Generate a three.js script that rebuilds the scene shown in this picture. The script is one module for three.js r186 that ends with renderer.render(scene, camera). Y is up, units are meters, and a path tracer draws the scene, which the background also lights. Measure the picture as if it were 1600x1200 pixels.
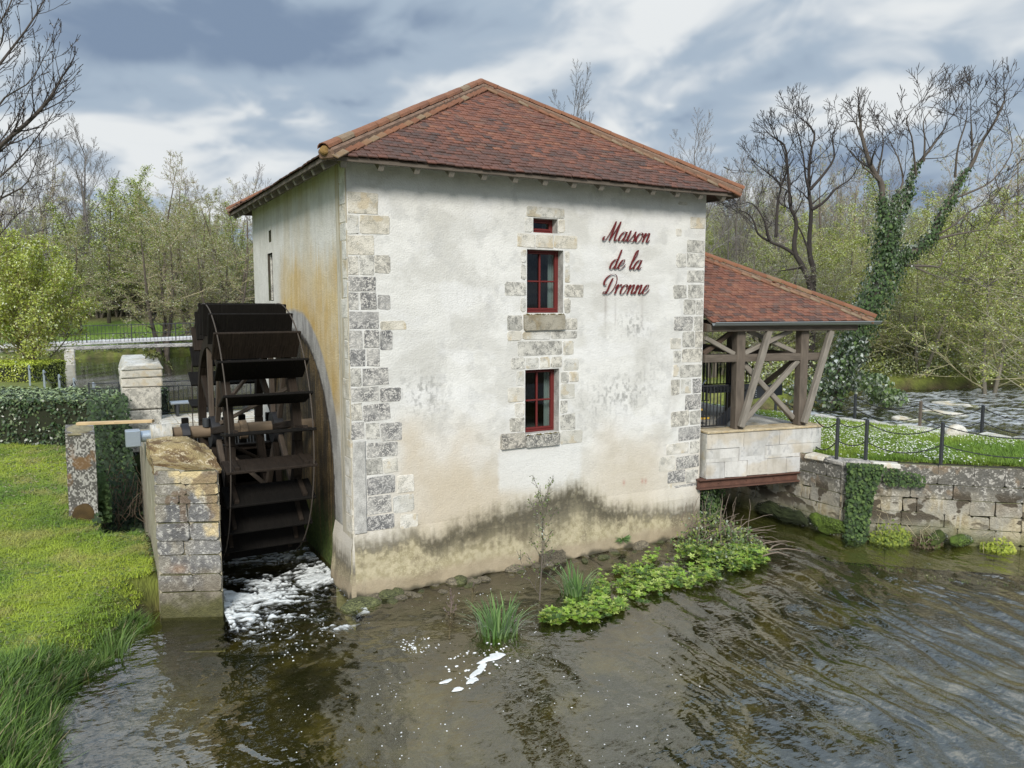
import * as THREE from 'three';
import { mergeGeometries } from 'three/addons/utils/BufferGeometryUtils.js';

// ---------------------------------------------------------------- camera, sky, sun, exposure
const scene = new THREE.Scene();
const CAM = new THREE.Vector3(-3.47, 4.5, 11.18);
const AZ = 1.06144;                                            // the front wall runs this far right of the view
const FH = new THREE.Vector3(Math.cos(AZ), 0, -Math.sin(AZ));  // level view direction
const RT = new THREE.Vector3(Math.sin(AZ), 0, Math.cos(AZ));   // to the right of it
const PITCH = Math.atan(124 / 1200);
const camera = new THREE.PerspectiveCamera(53.13, 4 / 3, 0.1, 2000);
camera.position.copy(CAM);
camera.lookAt(CAM.clone().addScaledVector(FH, Math.cos(PITCH)).add(new THREE.Vector3(0, -Math.sin(PITCH), 0)));
camera.updateMatrixWorld();

const renderer = new THREE.WebGLRenderer({ antialias: true });
renderer.toneMapping = THREE.LinearToneMapping;
renderer.toneMappingExposure = 1.16;
renderer.shadowMap.enabled = true;

const SUN_DIR = new THREE.Vector3(-0.42, 0.56, 0.70).normalize();
const sun = new THREE.DirectionalLight(new THREE.Color(1.0, 0.95, 0.87), 3.2);
sun.position.copy(SUN_DIR).multiplyScalar(60).add(new THREE.Vector3(3, 0, 0));
sun.target.position.set(3, 0, 0);
sun.castShadow = true;
sun.shadow.radius = 32;
sun.shadow.mapSize.set(2048, 2048);
Object.assign(sun.shadow.camera, { left: -30, right: 30, top: 30, bottom: -30, near: 1, far: 160 });
scene.add(sun, sun.target);
const SKY_GAIN = 0.86;

// ---------------------------------------------------------------- numbers
function rng(seed) {
  let s = seed | 0;
  return () => { s = (s + 0x6d2b79f5) | 0; let t = Math.imul(s ^ (s >>> 15), 1 | s); t = (t + Math.imul(t ^ (t >>> 7), 61 | t)) ^ t; return ((t ^ (t >>> 14)) >>> 0) / 4294967296; };
}
const PERM = new Uint8Array(512), VAL = new Float32Array(256);
{ const r = rng(77), p = [...Array(256).keys()]; for (let i = 255; i > 0; i--) { const j = Math.floor(r() * (i + 1)); [p[i], p[j]] = [p[j], p[i]]; } for (let i = 0; i < 512; i++) PERM[i] = p[i & 255]; for (let i = 0; i < 256; i++) VAL[i] = r(); }
function vn(x, y) {                                            // value noise, 0..1
  const xf = Math.floor(x), yf = Math.floor(y); let a = x - xf, b = y - yf; a = a * a * (3 - 2 * a); b = b * b * (3 - 2 * b);
  const xi = xf & 255, yi = yf & 255, xj = (xi + 1) & 255, yj = (yi + 1) & 255;
  const p = VAL[PERM[PERM[xi] + yi]], q = VAL[PERM[PERM[xj] + yi]], r = VAL[PERM[PERM[xi] + yj]], s = VAL[PERM[PERM[xj] + yj]];
  return (p + (q - p) * a) * (1 - b) + (r + (s - r) * a) * b;
}
function fbm(x, y, o = 4) { let s = 0, a = 0.5, t = 0; for (let i = 0; i < o; i++) { s += a * vn(x + i * 17.3, y - i * 9.1); t += a; a *= 0.5; x *= 2.03; y *= 2.03; } return s / t; }
function tvn(x, y, per) {                                      // the same, repeating every per cells
  const xf = Math.floor(x), yf = Math.floor(y); let a = x - xf, b = y - yf; a = a * a * (3 - 2 * a); b = b * b * (3 - 2 * b);
  const m = (k) => ((k % per) + per) % per, xi = m(xf), yi = m(yf), xj = m(xf + 1), yj = m(yf + 1);
  const h = (i, j) => VAL[PERM[PERM[i & 255] + (j & 255)]];
  return (h(xi, yi) * (1 - a) + h(xj, yi) * a) * (1 - b) + (h(xi, yj) * (1 - a) + h(xj, yj) * a) * b;
}
function tfbm(u, v, per, o = 4) { let s = 0, a = 0.5, t = 0; for (let i = 0; i < o; i++) { s += a * tvn(u * per, v * per, per); t += a; a *= 0.5; per *= 2; } return s / t; }
const clamp = (x, a = 0, b = 1) => Math.min(b, Math.max(a, x));
const sst = (a, b, x) => { const t = clamp((x - a) / (b - a)); return t * t * (3 - 2 * t); };
const mix = (a, b, t) => a + (b - a) * t;
const mix3 = (a, b, t) => [mix(a[0], b[0], t), mix(a[1], b[1], t), mix(a[2], b[2], t)];
const mul3 = (a, k) => [a[0] * k, a[1] * k, a[2] * k];
const enc = (x) => { x = clamp(x); return 255 * (x <= 0.0031308 ? 12.92 * x : 1.055 * Math.pow(x, 1 / 2.4) - 0.055); };
function pwl(pts, x) { if (x <= pts[0][0]) return pts[0][1]; for (let i = 1; i < pts.length; i++) if (x <= pts[i][0]) return mix(pts[i - 1][1], pts[i][1], (x - pts[i - 1][0]) / (pts[i][0] - pts[i - 1][0])); return pts[pts.length - 1][1]; }
const V3 = (x, y, z) => new THREE.Vector3(x, y, z);
const viewPt = (L, y, D) => CAM.clone().setY(y).addScaledVector(RT, L).addScaledVector(FH, D);   // a place by its distance ahead and to the right

// ---------------------------------------------------------------- the sky
function pxAng(u, v) {
  const d = RT.clone().multiplyScalar((u - 800) / 1200);
  const up = FH.clone().multiplyScalar(Math.sin(PITCH)).add(V3(0, Math.cos(PITCH), 0)), fw = FH.clone().multiplyScalar(Math.cos(PITCH)).add(V3(0, -Math.sin(PITCH), 0));
  d.addScaledVector(up, -(v - 600) / 1200).add(fw).normalize();
  return [Math.atan2(d.dot(RT), d.dot(FH)), Math.asin(d.y)];
}
{
  const W = 3072, H = 1536, data = new Float32Array(W * H * 4);
  // soft masses of cloud: [u, v, half width, half height, tilt, weight]; positive is white, negative is the darker blue
  const masses = [
    [200, 30, 420, 62, 0.03, -1.25], [560, 40, 220, 62, 0.0, -1.0], [760, 20, 130, 40, 0.1, -0.5],
    [200, 128, 170, 24, 0.02, 0.75], [480, 140, 110, 26, -0.1, 0.6], [330, 215, 120, 26, -0.05, 0.5], [130, 190, 90, 40, 0, 0.35],
    [430, 190, 60, 16, -0.2, -0.75], [640, 190, 140, 30, -0.18, -0.45], [560, 215, 70, 26, -0.2, -0.35],
    [480, 240, 120, 26, -0.05, 0.55], [300, 290, 160, 40, 0, 0.4],
    [760, 90, 120, 30, -0.1, 0.55], [960, 70, 190, 52, -0.15, 0.7], [1000, 170, 120, 46, 0, 0.55], [900, 220, 120, 40, 0, 0.5],
    [1180, 150, 110, 26, -0.45, -0.85], [1270, 110, 90, 22, -0.4, -0.45], [1090, 205, 70, 22, -0.4, -0.5],
    [1120, 280, 110, 50, -0.1, 0.65], [1220, 190, 60, 30, -0.3, 0.3], [1300, 250, 130, 46, 0, -0.75], [1400, 280, 120, 40, 0, -0.5], [1330, 200, 60, 24, -0.2, -0.4],
    [1400, 110, 170, 44, -0.1, 0.8], [1520, 50, 160, 60, -0.1, 0.8], [1300, -80, 400, 90, 0, 0.7], [900, -60, 200, 60, 0, 0.4], [1570, 130, 70, 40, 0, -0.25], [1260, 30, 200, 44, 0, 0.25], [1130, 60, 90, 30, -0.2, -0.25],
    [1560, 210, 90, 50, 0, 0.1], [1180, 345, 110, 40, 0, 0.6], [90, 330, 200, 50, 0, 0.25],
  ].map(([u, v, a, b, t, w]) => { const [az, el] = pxAng(u, v); return [az, el, a / 1230, b / 1230, Math.cos(t), Math.sin(t), w]; });
  const dark = [0.215, 0.29, 0.41], mid = [0.395, 0.485, 0.59], lite = [0.80, 0.83, 0.845];
  for (let j = 0; j < H; j++) {
    const el = ((j + 0.5) / H - 0.5) * Math.PI, y = Math.sin(el), ch = Math.cos(el);
    for (let i = 0; i < W; i++) {
      const k = (j * W + i) * 4;
      if (el < -0.02) { data[k] = 0.30; data[k + 1] = 0.32; data[k + 2] = 0.30; data[k + 3] = 1; continue; }
      const th = ((i + 0.5) / W - 0.5) * 2 * Math.PI, x = ch * Math.cos(th), z = ch * Math.sin(th);
      const f = x * FH.x + z * FH.z, r = x * RT.x + z * RT.z, az = Math.atan2(r, f);
      const s = 2.3 / (Math.max(y, 0) + 0.20), cx = r * s + 31, cz = f * s + 57;
      const wx = fbm(cx * 0.9, cz * 0.9, 3) - 0.5, wz = fbm(cx * 0.9 + 40, cz * 0.9 + 11, 3) - 0.5;
      const n = fbm(cx * 0.8 + wx * 1.6, cz * 0.8 + wz * 1.6, 6);
      const n2 = fbm(cx * 2.6 + wx * 2.2, cz * 2.6 + wz * 2.2, 5);
      let w = 0;
      const a2 = az + wx * 0.16, e2 = el + wz * 0.11 + (n2 - 0.5) * 0.03;
      if (Math.abs(az) < 1.1 && el < 0.8) for (const m of masses) { const da = a2 - m[0], de = e2 - m[1], p = (da * m[4] - de * m[5]) / m[2], q = (da * m[5] + de * m[4]) / m[3], d = p * p + q * q; if (d < 9) w += m[6] * Math.exp(-d * 0.75); }
      let t = 0.52 + w * 0.40 + (n - 0.5) * 1.35 + (n2 - 0.5) * 1.0;
      t = clamp(t, 0, 1.1);
      let c = t < 0.5 ? mix3(dark, mid, sst(0, 0.5, t)) : mix3(mid, lite, sst(0.5, 1.05, t));
      const lift = SKY_GAIN * (1 + 1.0 * sst(0.32, 0.85, el));
      data[k] = c[0] * lift; data[k + 1] = c[1] * lift; data[k + 2] = c[2] * lift; data[k + 3] = 1;
    }
  }
  const sky = new THREE.DataTexture(data, W, H, THREE.RGBAFormat, THREE.FloatType);
  sky.mapping = THREE.EquirectangularReflectionMapping; sky.magFilter = THREE.LinearFilter; sky.needsUpdate = true;
  scene.background = sky; scene.environment = sky;
}

// ---------------------------------------------------------------- textures and materials
function colorTex(w, h, fn, repeat) {                          // fn(u, v) -> linear rgb
  const d = new Uint8Array(w * h * 4);
  for (let j = 0; j < h; j++) for (let i = 0; i < w; i++) { const c = fn((i + 0.5) / w, (j + 0.5) / h), k = (j * w + i) * 4; d[k] = enc(c[0]); d[k + 1] = enc(c[1]); d[k + 2] = enc(c[2]); d[k + 3] = 255; }
  const t = new THREE.DataTexture(d, w, h); t.colorSpace = THREE.SRGBColorSpace; return finish(t, repeat);
}
function grayTex(w, h, fn, repeat) {
  const d = new Uint8Array(w * h * 4);
  for (let j = 0; j < h; j++) for (let i = 0; i < w; i++) { const k = (j * w + i) * 4; d[k] = d[k + 1] = d[k + 2] = 255 * clamp(fn((i + 0.5) / w, (j + 0.5) / h)); d[k + 3] = 255; }
  return finish(new THREE.DataTexture(d, w, h), repeat);
}
function finish(t, repeat) { t.wrapS = t.wrapT = THREE.RepeatWrapping; t.magFilter = THREE.LinearFilter; t.minFilter = THREE.LinearMipmapLinearFilter; t.generateMipmaps = true; if (repeat) t.repeat.set(...repeat); t.needsUpdate = true; return t; }
const std = (o) => new THREE.MeshStandardMaterial({ roughness: 0.9, metalness: 0, ...o });
const lin = (r, g, b) => new THREE.Color().setRGB(r, g, b);

const grainTex = grayTex(512, 512, (u, v) => 0.62 + 0.55 * (tfbm(u, v, 8, 5) - 0.5) + 0.3 * (tvn(u * 128, v * 128, 128) - 0.5), [1, 1]);
const bumpTex = grayTex(512, 512, (u, v) => 0.6 * tfbm(u, v, 12, 5) + 0.4 * tvn(u * 90, v * 90, 90), [1, 1]);
// limestone with lichen: dark crust broken by pale specks
const darkStoneTex = colorTex(1024, 1024, (u, v) => {
  const n = tfbm(u, v, 22, 5), m = tfbm(u + 0.3, v + 0.7, 5, 3), f = tvn(u * 120, v * 120, 120) * 0.5 + tvn(u * 60, v * 60, 60) * 0.5;
  let c = mix3([0.14, 0.142, 0.146], [0.34, 0.338, 0.33], sst(0.35, 0.75, m));
  c = mix3(c, [0.54, 0.53, 0.51], 0.9 * sst(0.47, 0.66, n * 0.4 + f * 0.6));
  return mul3(c, 0.8 + 0.4 * tvn(u * 256, v * 256, 256));
}, [1, 1]);
const paleStoneTex = colorTex(1024, 1024, (u, v) => {
  const n = tfbm(u, v, 10, 5), m = tfbm(u + 0.5, v + 0.2, 4, 4), f = tvn(u * 140, v * 140, 140);
  let c = mix3([0.52, 0.50, 0.445], [0.64, 0.625, 0.585], sst(0.3, 0.7, m));
  c = mix3(c, [0.24, 0.24, 0.22], 0.65 * sst(0.54, 0.70, n * 0.7 + f * 0.3));
  c = mix3(c, [0.46, 0.37, 0.22], 0.5 * sst(0.58, 0.75, tfbm(u + 0.1, v + 0.9, 7, 3)));
  return mul3(c, 0.86 + 0.28 * tvn(u * 256, v * 256, 256));
}, [1, 1]);
const midStoneTex = colorTex(1024, 1024, (u, v) => {
  const n = tfbm(u, v, 16, 5), m = tfbm(u + 0.2, v + 0.4, 5, 4), f = tvn(u * 170, v * 170, 170) * 0.5 + tvn(u * 85, v * 85, 85) * 0.5;
  let c = mix3([0.36, 0.355, 0.33], [0.54, 0.53, 0.495], sst(0.3, 0.7, m));
  c = mix3(c, [0.15, 0.15, 0.143], 0.75 * sst(0.50, 0.64, n * 0.5 + f * 0.5)); c = mix3(c, [0.60, 0.59, 0.55], 0.7 * sst(0.58, 0.7, tfbm(u + 0.7, v + 0.1, 20, 4)));
  return mul3(c, 0.85 + 0.3 * tvn(u * 256, v * 256, 256));
}, [1, 1]);
const woodTex = colorTex(512, 512, (u, v) => { const g = tfbm(u, v * 0.25, 16, 4), s = tvn(u * 60, v * 4, 60); const k = 0.55 + 0.6 * g * (0.6 + 0.5 * s); return [k, k * 0.97, k * 0.93]; }, [1, 1]);
const woodBump = grayTex(512, 512, (u, v) => 0.5 * tvn(u * 64, v * 4, 64) + 0.5 * tfbm(u, v, 8, 4), [1, 1]);

const stoneMat = (tex, r, g, b) => std({ map: tex, color: lin(r, g, b), bumpMap: bumpTex, bumpScale: 0.012, roughness: 0.95 });
const STONE = {
  d: [stoneMat(darkStoneTex, 1.08, 1.06, 1.02), stoneMat(darkStoneTex, 0.95, 0.94, 0.92), stoneMat(darkStoneTex, 1.12, 1.1, 1.05)],
  m: [stoneMat(midStoneTex, 1.12, 1.11, 1.08), stoneMat(midStoneTex, 1.0, 0.99, 0.96), stoneMat(midStoneTex, 1.12, 1.09, 1.03)],
  p: [stoneMat(paleStoneTex, 1.06, 1.07, 1.08), stoneMat(paleStoneTex, 0.95, 0.96, 0.96), stoneMat(paleStoneTex, 1.05, 1.03, 0.99)],
  o: [stoneMat(paleStoneTex, 1.04, 1.03, 1.0), stoneMat(paleStoneTex, 1.0, 0.97, 0.90), stoneMat(paleStoneTex, 1.06, 1.05, 1.03)],
  s: [stoneMat(darkStoneTex, 1.0, 0.98, 0.9), stoneMat(paleStoneTex, 0.55, 0.52, 0.45), stoneMat(darkStoneTex, 1.0, 0.95, 0.85)],
};
const wetTimber = (r, g, b) => new THREE.MeshPhysicalMaterial({ map: woodTex, color: lin(r, g, b), bumpMap: woodBump, bumpScale: 0.01, roughness: 0.8, specularIntensity: 0.3 });
const wood = (r, g, b, rough = 0.85) => std({ map: woodTex, color: lin(r, g, b), bumpMap: woodBump, bumpScale: 0.006, roughness: rough });
const M = {
  wetWood: wetTimber(0.008, 0.007, 0.006), wetWood2: wetTimber(0.03, 0.023, 0.018), spokeWood: wood(0.085, 0.066, 0.05), greyWood: wood(0.27, 0.25, 0.22), oakWood: wood(0.145, 0.122, 0.10), darkOak: wood(0.10, 0.07, 0.05),
  paleWood: wood(0.62, 0.47, 0.28), logWood: wood(0.20, 0.15, 0.10),
  iron: std({ color: lin(0.035, 0.036, 0.04), metalness: 0.6, roughness: 0.55 }), hoopIron: std({ color: lin(0.06, 0.048, 0.038), roughness: 0.8 }), postIron: std({ color: lin(0.05, 0.055, 0.06), metalness: 0.4, roughness: 0.55 }), galv: std({ color: lin(0.40, 0.46, 0.52), metalness: 0.6, roughness: 0.42, bumpMap: bumpTex, bumpScale: 0.003 }),
  rust: std({ map: grainTex, color: lin(0.16, 0.075, 0.05), roughness: 0.85, bumpMap: bumpTex, bumpScale: 0.004 }), zinc: std({ color: lin(0.25, 0.27, 0.27), metalness: 0.5, roughness: 0.45 }),
  red: std({ color: lin(0.125, 0.014, 0.012), roughness: 0.5 }), signRed: std({ color: lin(0.13, 0.010, 0.010), roughness: 0.4 }),
  glass: new THREE.MeshPhysicalMaterial({ transmission: 1, thickness: 0, roughness: 0.02, color: lin(0.75, 0.82, 0.82), ior: 1.5 }),
  curtain: std({ color: lin(0.20, 0.23, 0.21), roughness: 0.9, side: THREE.DoubleSide }), dark: std({ color: lin(0.02, 0.02, 0.02) }),
  mortar: std({ map: grainTex, color: lin(0.27, 0.17, 0.115), bumpMap: bumpTex, bumpScale: 0.01 }), concrete: std({ map: paleStoneTex, color: lin(0.85, 0.86, 0.86), bumpMap: bumpTex, bumpScale: 0.006 }),
  yellow: std({ color: lin(0.62, 0.40, 0.06) }), slate: std({ color: lin(0.05, 0.055, 0.065), roughness: 0.55, metalness: 0.3 }), whitePaint: std({ map: grainTex, color: lin(0.85, 0.86, 0.88), roughness: 0.6 }),
};
const TILE = [[0.19, 0.066, 0.043], [0.165, 0.059, 0.040], [0.14, 0.053, 0.039], [0.115, 0.048, 0.038], [0.095, 0.045, 0.037], [0.225, 0.085, 0.053], [0.15, 0.068, 0.050], [0.08, 0.043, 0.038]].map((c) => std({ map: grainTex, color: lin(c[0] * 1.42, c[1] * 1.62, c[2] * 1.5), roughness: 0.85 }));
const RIDGE = [[0.33, 0.16, 0.095], [0.28, 0.135, 0.083], [0.33, 0.21, 0.135], [0.33, 0.26, 0.185]].map((c) => std({ map: paleStoneTex, color: lin(c[0] * 1.2, c[1] * 1.15, c[2] * 1.15), roughness: 0.9, bumpMap: bumpTex, bumpScale: 0.006 }));

// ---------------------------------------------------------------- builders
class G {                                                      // collects triangles into one geometry
  constructor(color = false) { this.k = color === 4 ? 4 : 3; this.p = []; this.n = []; this.u = []; this.c = color ? [] : null; this.i = []; }
  v(x, y, z, nx, ny, nz, u, w, c) { this.p.push(x, y, z); this.n.push(nx, ny, nz); this.u.push(u, w); if (this.c) { this.c.push(c[0], c[1], c[2]); if (this.k === 4) this.c.push(c[3]); } return this.p.length / 3 - 1; }
  poly(pts, col) {                                             // flat polygon, fan
    const n = V3(); for (let i = 0; i < pts.length; i++) { const a = pts[i], b = pts[(i + 1) % pts.length]; n.x += (a[1] - b[1]) * (a[2] + b[2]); n.y += (a[2] - b[2]) * (a[0] + b[0]); n.z += (a[0] - b[0]) * (a[1] + b[1]); } n.normalize();
    const ax = Math.abs(n.x), ay = Math.abs(n.y), az = Math.abs(n.z);
    const k = pts.map((q) => this.v(q[0], q[1], q[2], n.x, n.y, n.z, ax > ay && ax > az ? q[2] : q[0], ay > ax && ay >= az ? q[2] : q[1], col));
    for (let i = 2; i < k.length; i++) this.i.push(k[0], k[i - 1], k[i]);
  }
  tube(pts, rad, sides = 5, col) {                             // pts: Vector3[], rad: number or number[]
    const T = V3(), Nn = V3(), B = V3(), q = V3(); let prev = -1, len = 0;
    for (let i = 0; i < pts.length; i++) {
      T.copy(pts[Math.min(i + 1, pts.length - 1)]).sub(pts[Math.max(i - 1, 0)]).normalize();
      if (i === 0) { Nn.set(0, 1, 0); if (Math.abs(T.y) > 0.9) Nn.set(1, 0, 0); } else len += pts[i].distanceTo(pts[i - 1]);
      Nn.addScaledVector(T, -Nn.dot(T)).normalize(); B.crossVectors(T, Nn);
      const r = Array.isArray(rad) ? rad[i] : rad, at = this.p.length / 3;
      for (let s = 0; s <= sides; s++) { const a = s / sides * 2 * Math.PI, c = Math.cos(a), d = Math.sin(a); q.copy(Nn).multiplyScalar(c).addScaledVector(B, d); this.v(pts[i].x + q.x * r, pts[i].y + q.y * r, pts[i].z + q.z * r, q.x, q.y, q.z, s / sides * r * 6.3, len, col); }
      if (prev >= 0) for (let s = 0; s < sides; s++) this.i.push(prev + s, prev + s + 1, at + s, prev + s + 1, at + s + 1, at + s);
      prev = at;
    }
  }
  twig(a, b, r0, r1, col) {                                    // a three-sided straight twig
    const T = b.clone().sub(a).normalize(), Nn = Math.abs(T.y) > 0.9 ? V3(1, 0, 0) : V3(0, 1, 0); Nn.addScaledVector(T, -Nn.dot(T)).normalize(); const B = V3().crossVectors(T, Nn);
    const k = this.p.length / 3;
    for (let e = 0; e < 2; e++) for (let s = 0; s < 3; s++) { const an = s * 2.0944, x = Nn.x * Math.cos(an) + B.x * Math.sin(an), y = Nn.y * Math.cos(an) + B.y * Math.sin(an), z = Nn.z * Math.cos(an) + B.z * Math.sin(an), p = e ? b : a, r = e ? r1 : r0; this.v(p.x + x * r, p.y + y * r, p.z + z * r, x, y, z, s * 0.03, e * 0.3, col); }
    for (let s = 0; s < 3; s++) { const t = (s + 1) % 3; this.i.push(k + s, k + t, k + 3 + s, k + t, k + 3 + t, k + 3 + s); }
  }
  leaf(p, dir, nor, L, W, col) {                               // a folded diamond leaf
    const s = V3().crossVectors(dir, nor).normalize(), k = this.p.length / 3, m = 0.45;
    const P = [[0, 0], [m, 0.5], [1, 0], [m, -0.5]];
    for (const [t, w] of P) { const q = p.clone().addScaledVector(dir, t * L).addScaledVector(s, w * W).addScaledVector(nor, Math.abs(w) * W * 0.3); this.v(q.x, q.y, q.z, nor.x, nor.y, nor.z, t, w, col); }
    this.i.push(k, k + 1, k + 2, k, k + 2, k + 3);
  }
  build() {
    const g = new THREE.BufferGeometry();
    g.setAttribute('position', new THREE.Float32BufferAttribute(this.p, 3)); g.setAttribute('normal', new THREE.Float32BufferAttribute(this.n, 3)); g.setAttribute('uv', new THREE.Float32BufferAttribute(this.u, 2));
    if (this.c) g.setAttribute('color', new THREE.Float32BufferAttribute(this.c, this.k));
    g.setIndex(this.p.length / 3 > 65535 ? new THREE.BufferAttribute(new Uint32Array(this.i), 1) : new THREE.BufferAttribute(new Uint16Array(this.i), 1));
    return g;
  }
}
function chamferBox(sx, sy, sz, b = 0.01, jit = 0, seed = 1) {  // 44 triangles, uv in metres
  const g = new G(), r = rng(seed), X = sx / 2, Y = sy / 2, Z = sz / 2; b = Math.min(b, X * 0.9, Y * 0.9, Z * 0.9);
  const cor = {};
  for (const i of [-1, 1]) for (const j of [-1, 1]) for (const k of [-1, 1]) cor[[i, j, k]] = [(r() - 0.5) * jit, (r() - 0.5) * jit, (r() - 0.5) * jit];
  const P = (i, j, k, ax) => { const o = cor[[i, j, k]]; return [i * (ax === 0 ? X : X - b) + o[0], j * (ax === 1 ? Y : Y - b) + o[1], k * (ax === 2 ? Z : Z - b) + o[2]]; };
  const put = (q, out) => { const a = V3(...q[0]), n = V3(...q[1]).sub(a).cross(V3(...q[2]).sub(a)); g.poly(n.dot(V3(...out)) < 0 ? q.reverse() : q); };
  for (let ax = 0; ax < 3; ax++) for (const s of [-1, 1]) {
    const q = [[-1, -1], [1, -1], [1, 1], [-1, 1]].map(([a, c]) => { const v = [0, 0, 0]; v[ax] = s; v[(ax + 1) % 3] = a; v[(ax + 2) % 3] = c; return P(...v, ax); }), o = [0, 0, 0]; o[ax] = s; put(q, o);
  }
  for (let ax = 0; ax < 3; ax++) for (const s of [-1, 1]) for (const t of [-1, 1]) {
    const b1 = (ax + 1) % 3, b2 = (ax + 2) % 3, mk = (e) => { const v = [0, 0, 0]; v[ax] = e; v[b1] = s; v[b2] = t; return v; }, o = [0, 0, 0]; o[b1] = s; o[b2] = t;
    put([P(...mk(-1), b1), P(...mk(1), b1), P(...mk(1), b2), P(...mk(-1), b2)], o);
  }
  for (const i of [-1, 1]) for (const j of [-1, 1]) for (const k of [-1, 1]) put([P(i, j, k, 0), P(i, j, k, 1), P(i, j, k, 2)], [i, j, k]);
  return g.build();
}
const mat4 = (p, q, s) => new THREE.Matrix4().compose(p, q ?? new THREE.Quaternion(), s ?? V3(1, 1, 1));
function beamGeo(a, b, w, h, bev = 0.008, jit = 0, seed = 1) {   // timber from a to b: w across, h in the upright sense; grain along it
  const L = a.distanceTo(b), g = chamferBox(w, L, h, bev, jit, seed), T = b.clone().sub(a).normalize(), up = Math.abs(T.y) > 0.95 ? V3(0, 0, 1) : V3(0, 1, 0);
  const Xa = V3().crossVectors(T, up).normalize(), Za = V3().crossVectors(Xa, T).normalize();
  g.applyMatrix4(new THREE.Matrix4().makeBasis(Xa, T, Za).setPosition(a.clone().add(b).multiplyScalar(0.5)));
  return g;
}
const names = new Map();
function numbered(n) { const k = names.get(n) ?? 0; names.set(n, k + 1); return k ? n + '_' + String(k).padStart(3, '0') : n; }
function mesh(name, geo, mat, parent) {
  const o = new THREE.Mesh(geo, mat); o.name = parent === scene ? numbered(name) : numberedIn(parent, name); o.castShadow = o.receiveShadow = true; parent.add(o); return o;
}
function numberedIn(parent, n) { const m = parent.userDataNames ?? (parent.userDataNames = new Map()), k = m.get(n) ?? 0; m.set(n, k + 1); return k ? n + '_' + String(k).padStart(3, '0') : n; }
function tag(o, label, category, group, kind) { o.userData.label = label; if (category) o.userData.category = category; if (group) o.userData.group = group; if (kind) o.userData.kind = kind; return o; }
function thing(name, label, category, pos = [0, 0, 0], turn = 0, group) { const o = new THREE.Group(); o.name = numbered(name); o.position.set(...pos); o.rotation.y = turn; scene.add(o); return tag(o, label, category, group); }
function part(parent, name) { const o = new THREE.Group(); o.name = numberedIn(parent, name); parent.add(o); return o; }
function instanced(name, geo, mat, mats, cols, parent = scene) {
  const o = new THREE.InstancedMesh(geo, mat, mats.length); o.name = parent === scene ? numbered(name) : numberedIn(parent, name); mats.forEach((m, i) => o.setMatrixAt(i, m));
  if (cols) cols.forEach((c, i) => o.setColorAt(i, c)); o.castShadow = o.receiveShadow = true; o.userData.kind = 'stuff'; parent.add(o); return o;
}
function slab(x0, y0, x1, y1, proud, seed, round = 0.03, shift = true) {        // a facing stone in the plane z = 0, about 40 triangles
  const r = rng(seed), g = new G(), j = () => (r() - 0.5) * 0.026, R = () => Math.min(round * (0.5 + r()), (x1 - x0) * 0.35, (y1 - y0) * 0.35);
  const c = [R(), R(), R(), R()], o = [[x0, y0 + c[0]], [x0 + c[0], y0], [x1 - c[1], y0], [x1, y0 + c[1]], [x1, y1 - c[2]], [x1 - c[2], y1], [x0 + c[3], y1], [x0, y1 - c[3]]].map(([x, y]) => [x + j() * 0.7, y + j() * 0.7]);
  const mx = (x0 + x1) / 2, my = (y0 + y1) / 2, b = 0.004 + 0.004 * r(), ins = (p) => { const dx = mx - p[0], dy = my - p[1], l = Math.hypot(dx, dy); return [p[0] + dx / l * b * 1.3, p[1] + dy / l * b * 1.3]; };
  const A = o.map((p) => [...ins(p), proud + (r() - 0.5) * 0.006]), B = o.map((p) => [p[0], p[1], proud - b]), C = o.map((p) => [p[0], p[1], -0.03]);
  g.poly(A); for (let i = 0; i < 8; i++) { const k = (i + 1) % 8; g.poly([B[i], B[k], A[k], A[i]]); g.poly([C[i], C[k], B[k], B[i]]); }
  const geo = g.build(), du = shift ? r() : 0, dv = shift ? r() : 0, uv = geo.attributes.uv; for (let i = 0; i < uv.count; i++) uv.setXY(i, uv.getX(i) + du, uv.getY(i) + dv);
  return geo;
}
function roughen(geo, amp, freq, seed = 0) {                     // pushes points about by noise of their place (the same place, the same push)
  const p = geo.attributes.position; for (let i = 0; i < p.count; i++) { const x = p.getX(i), y = p.getY(i), z = p.getZ(i); p.setXYZ(i, x + amp * (fbm(y * freq + seed, z * freq + 3, 3) - 0.5) * 2, y + amp * (fbm(x * freq + seed + 9, z * freq, 3) - 0.5) * 2, z + amp * (fbm(x * freq + 5, y * freq + seed, 3) - 0.5) * 2); }
  geo.computeVertexNormals(); return geo;
}
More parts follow.
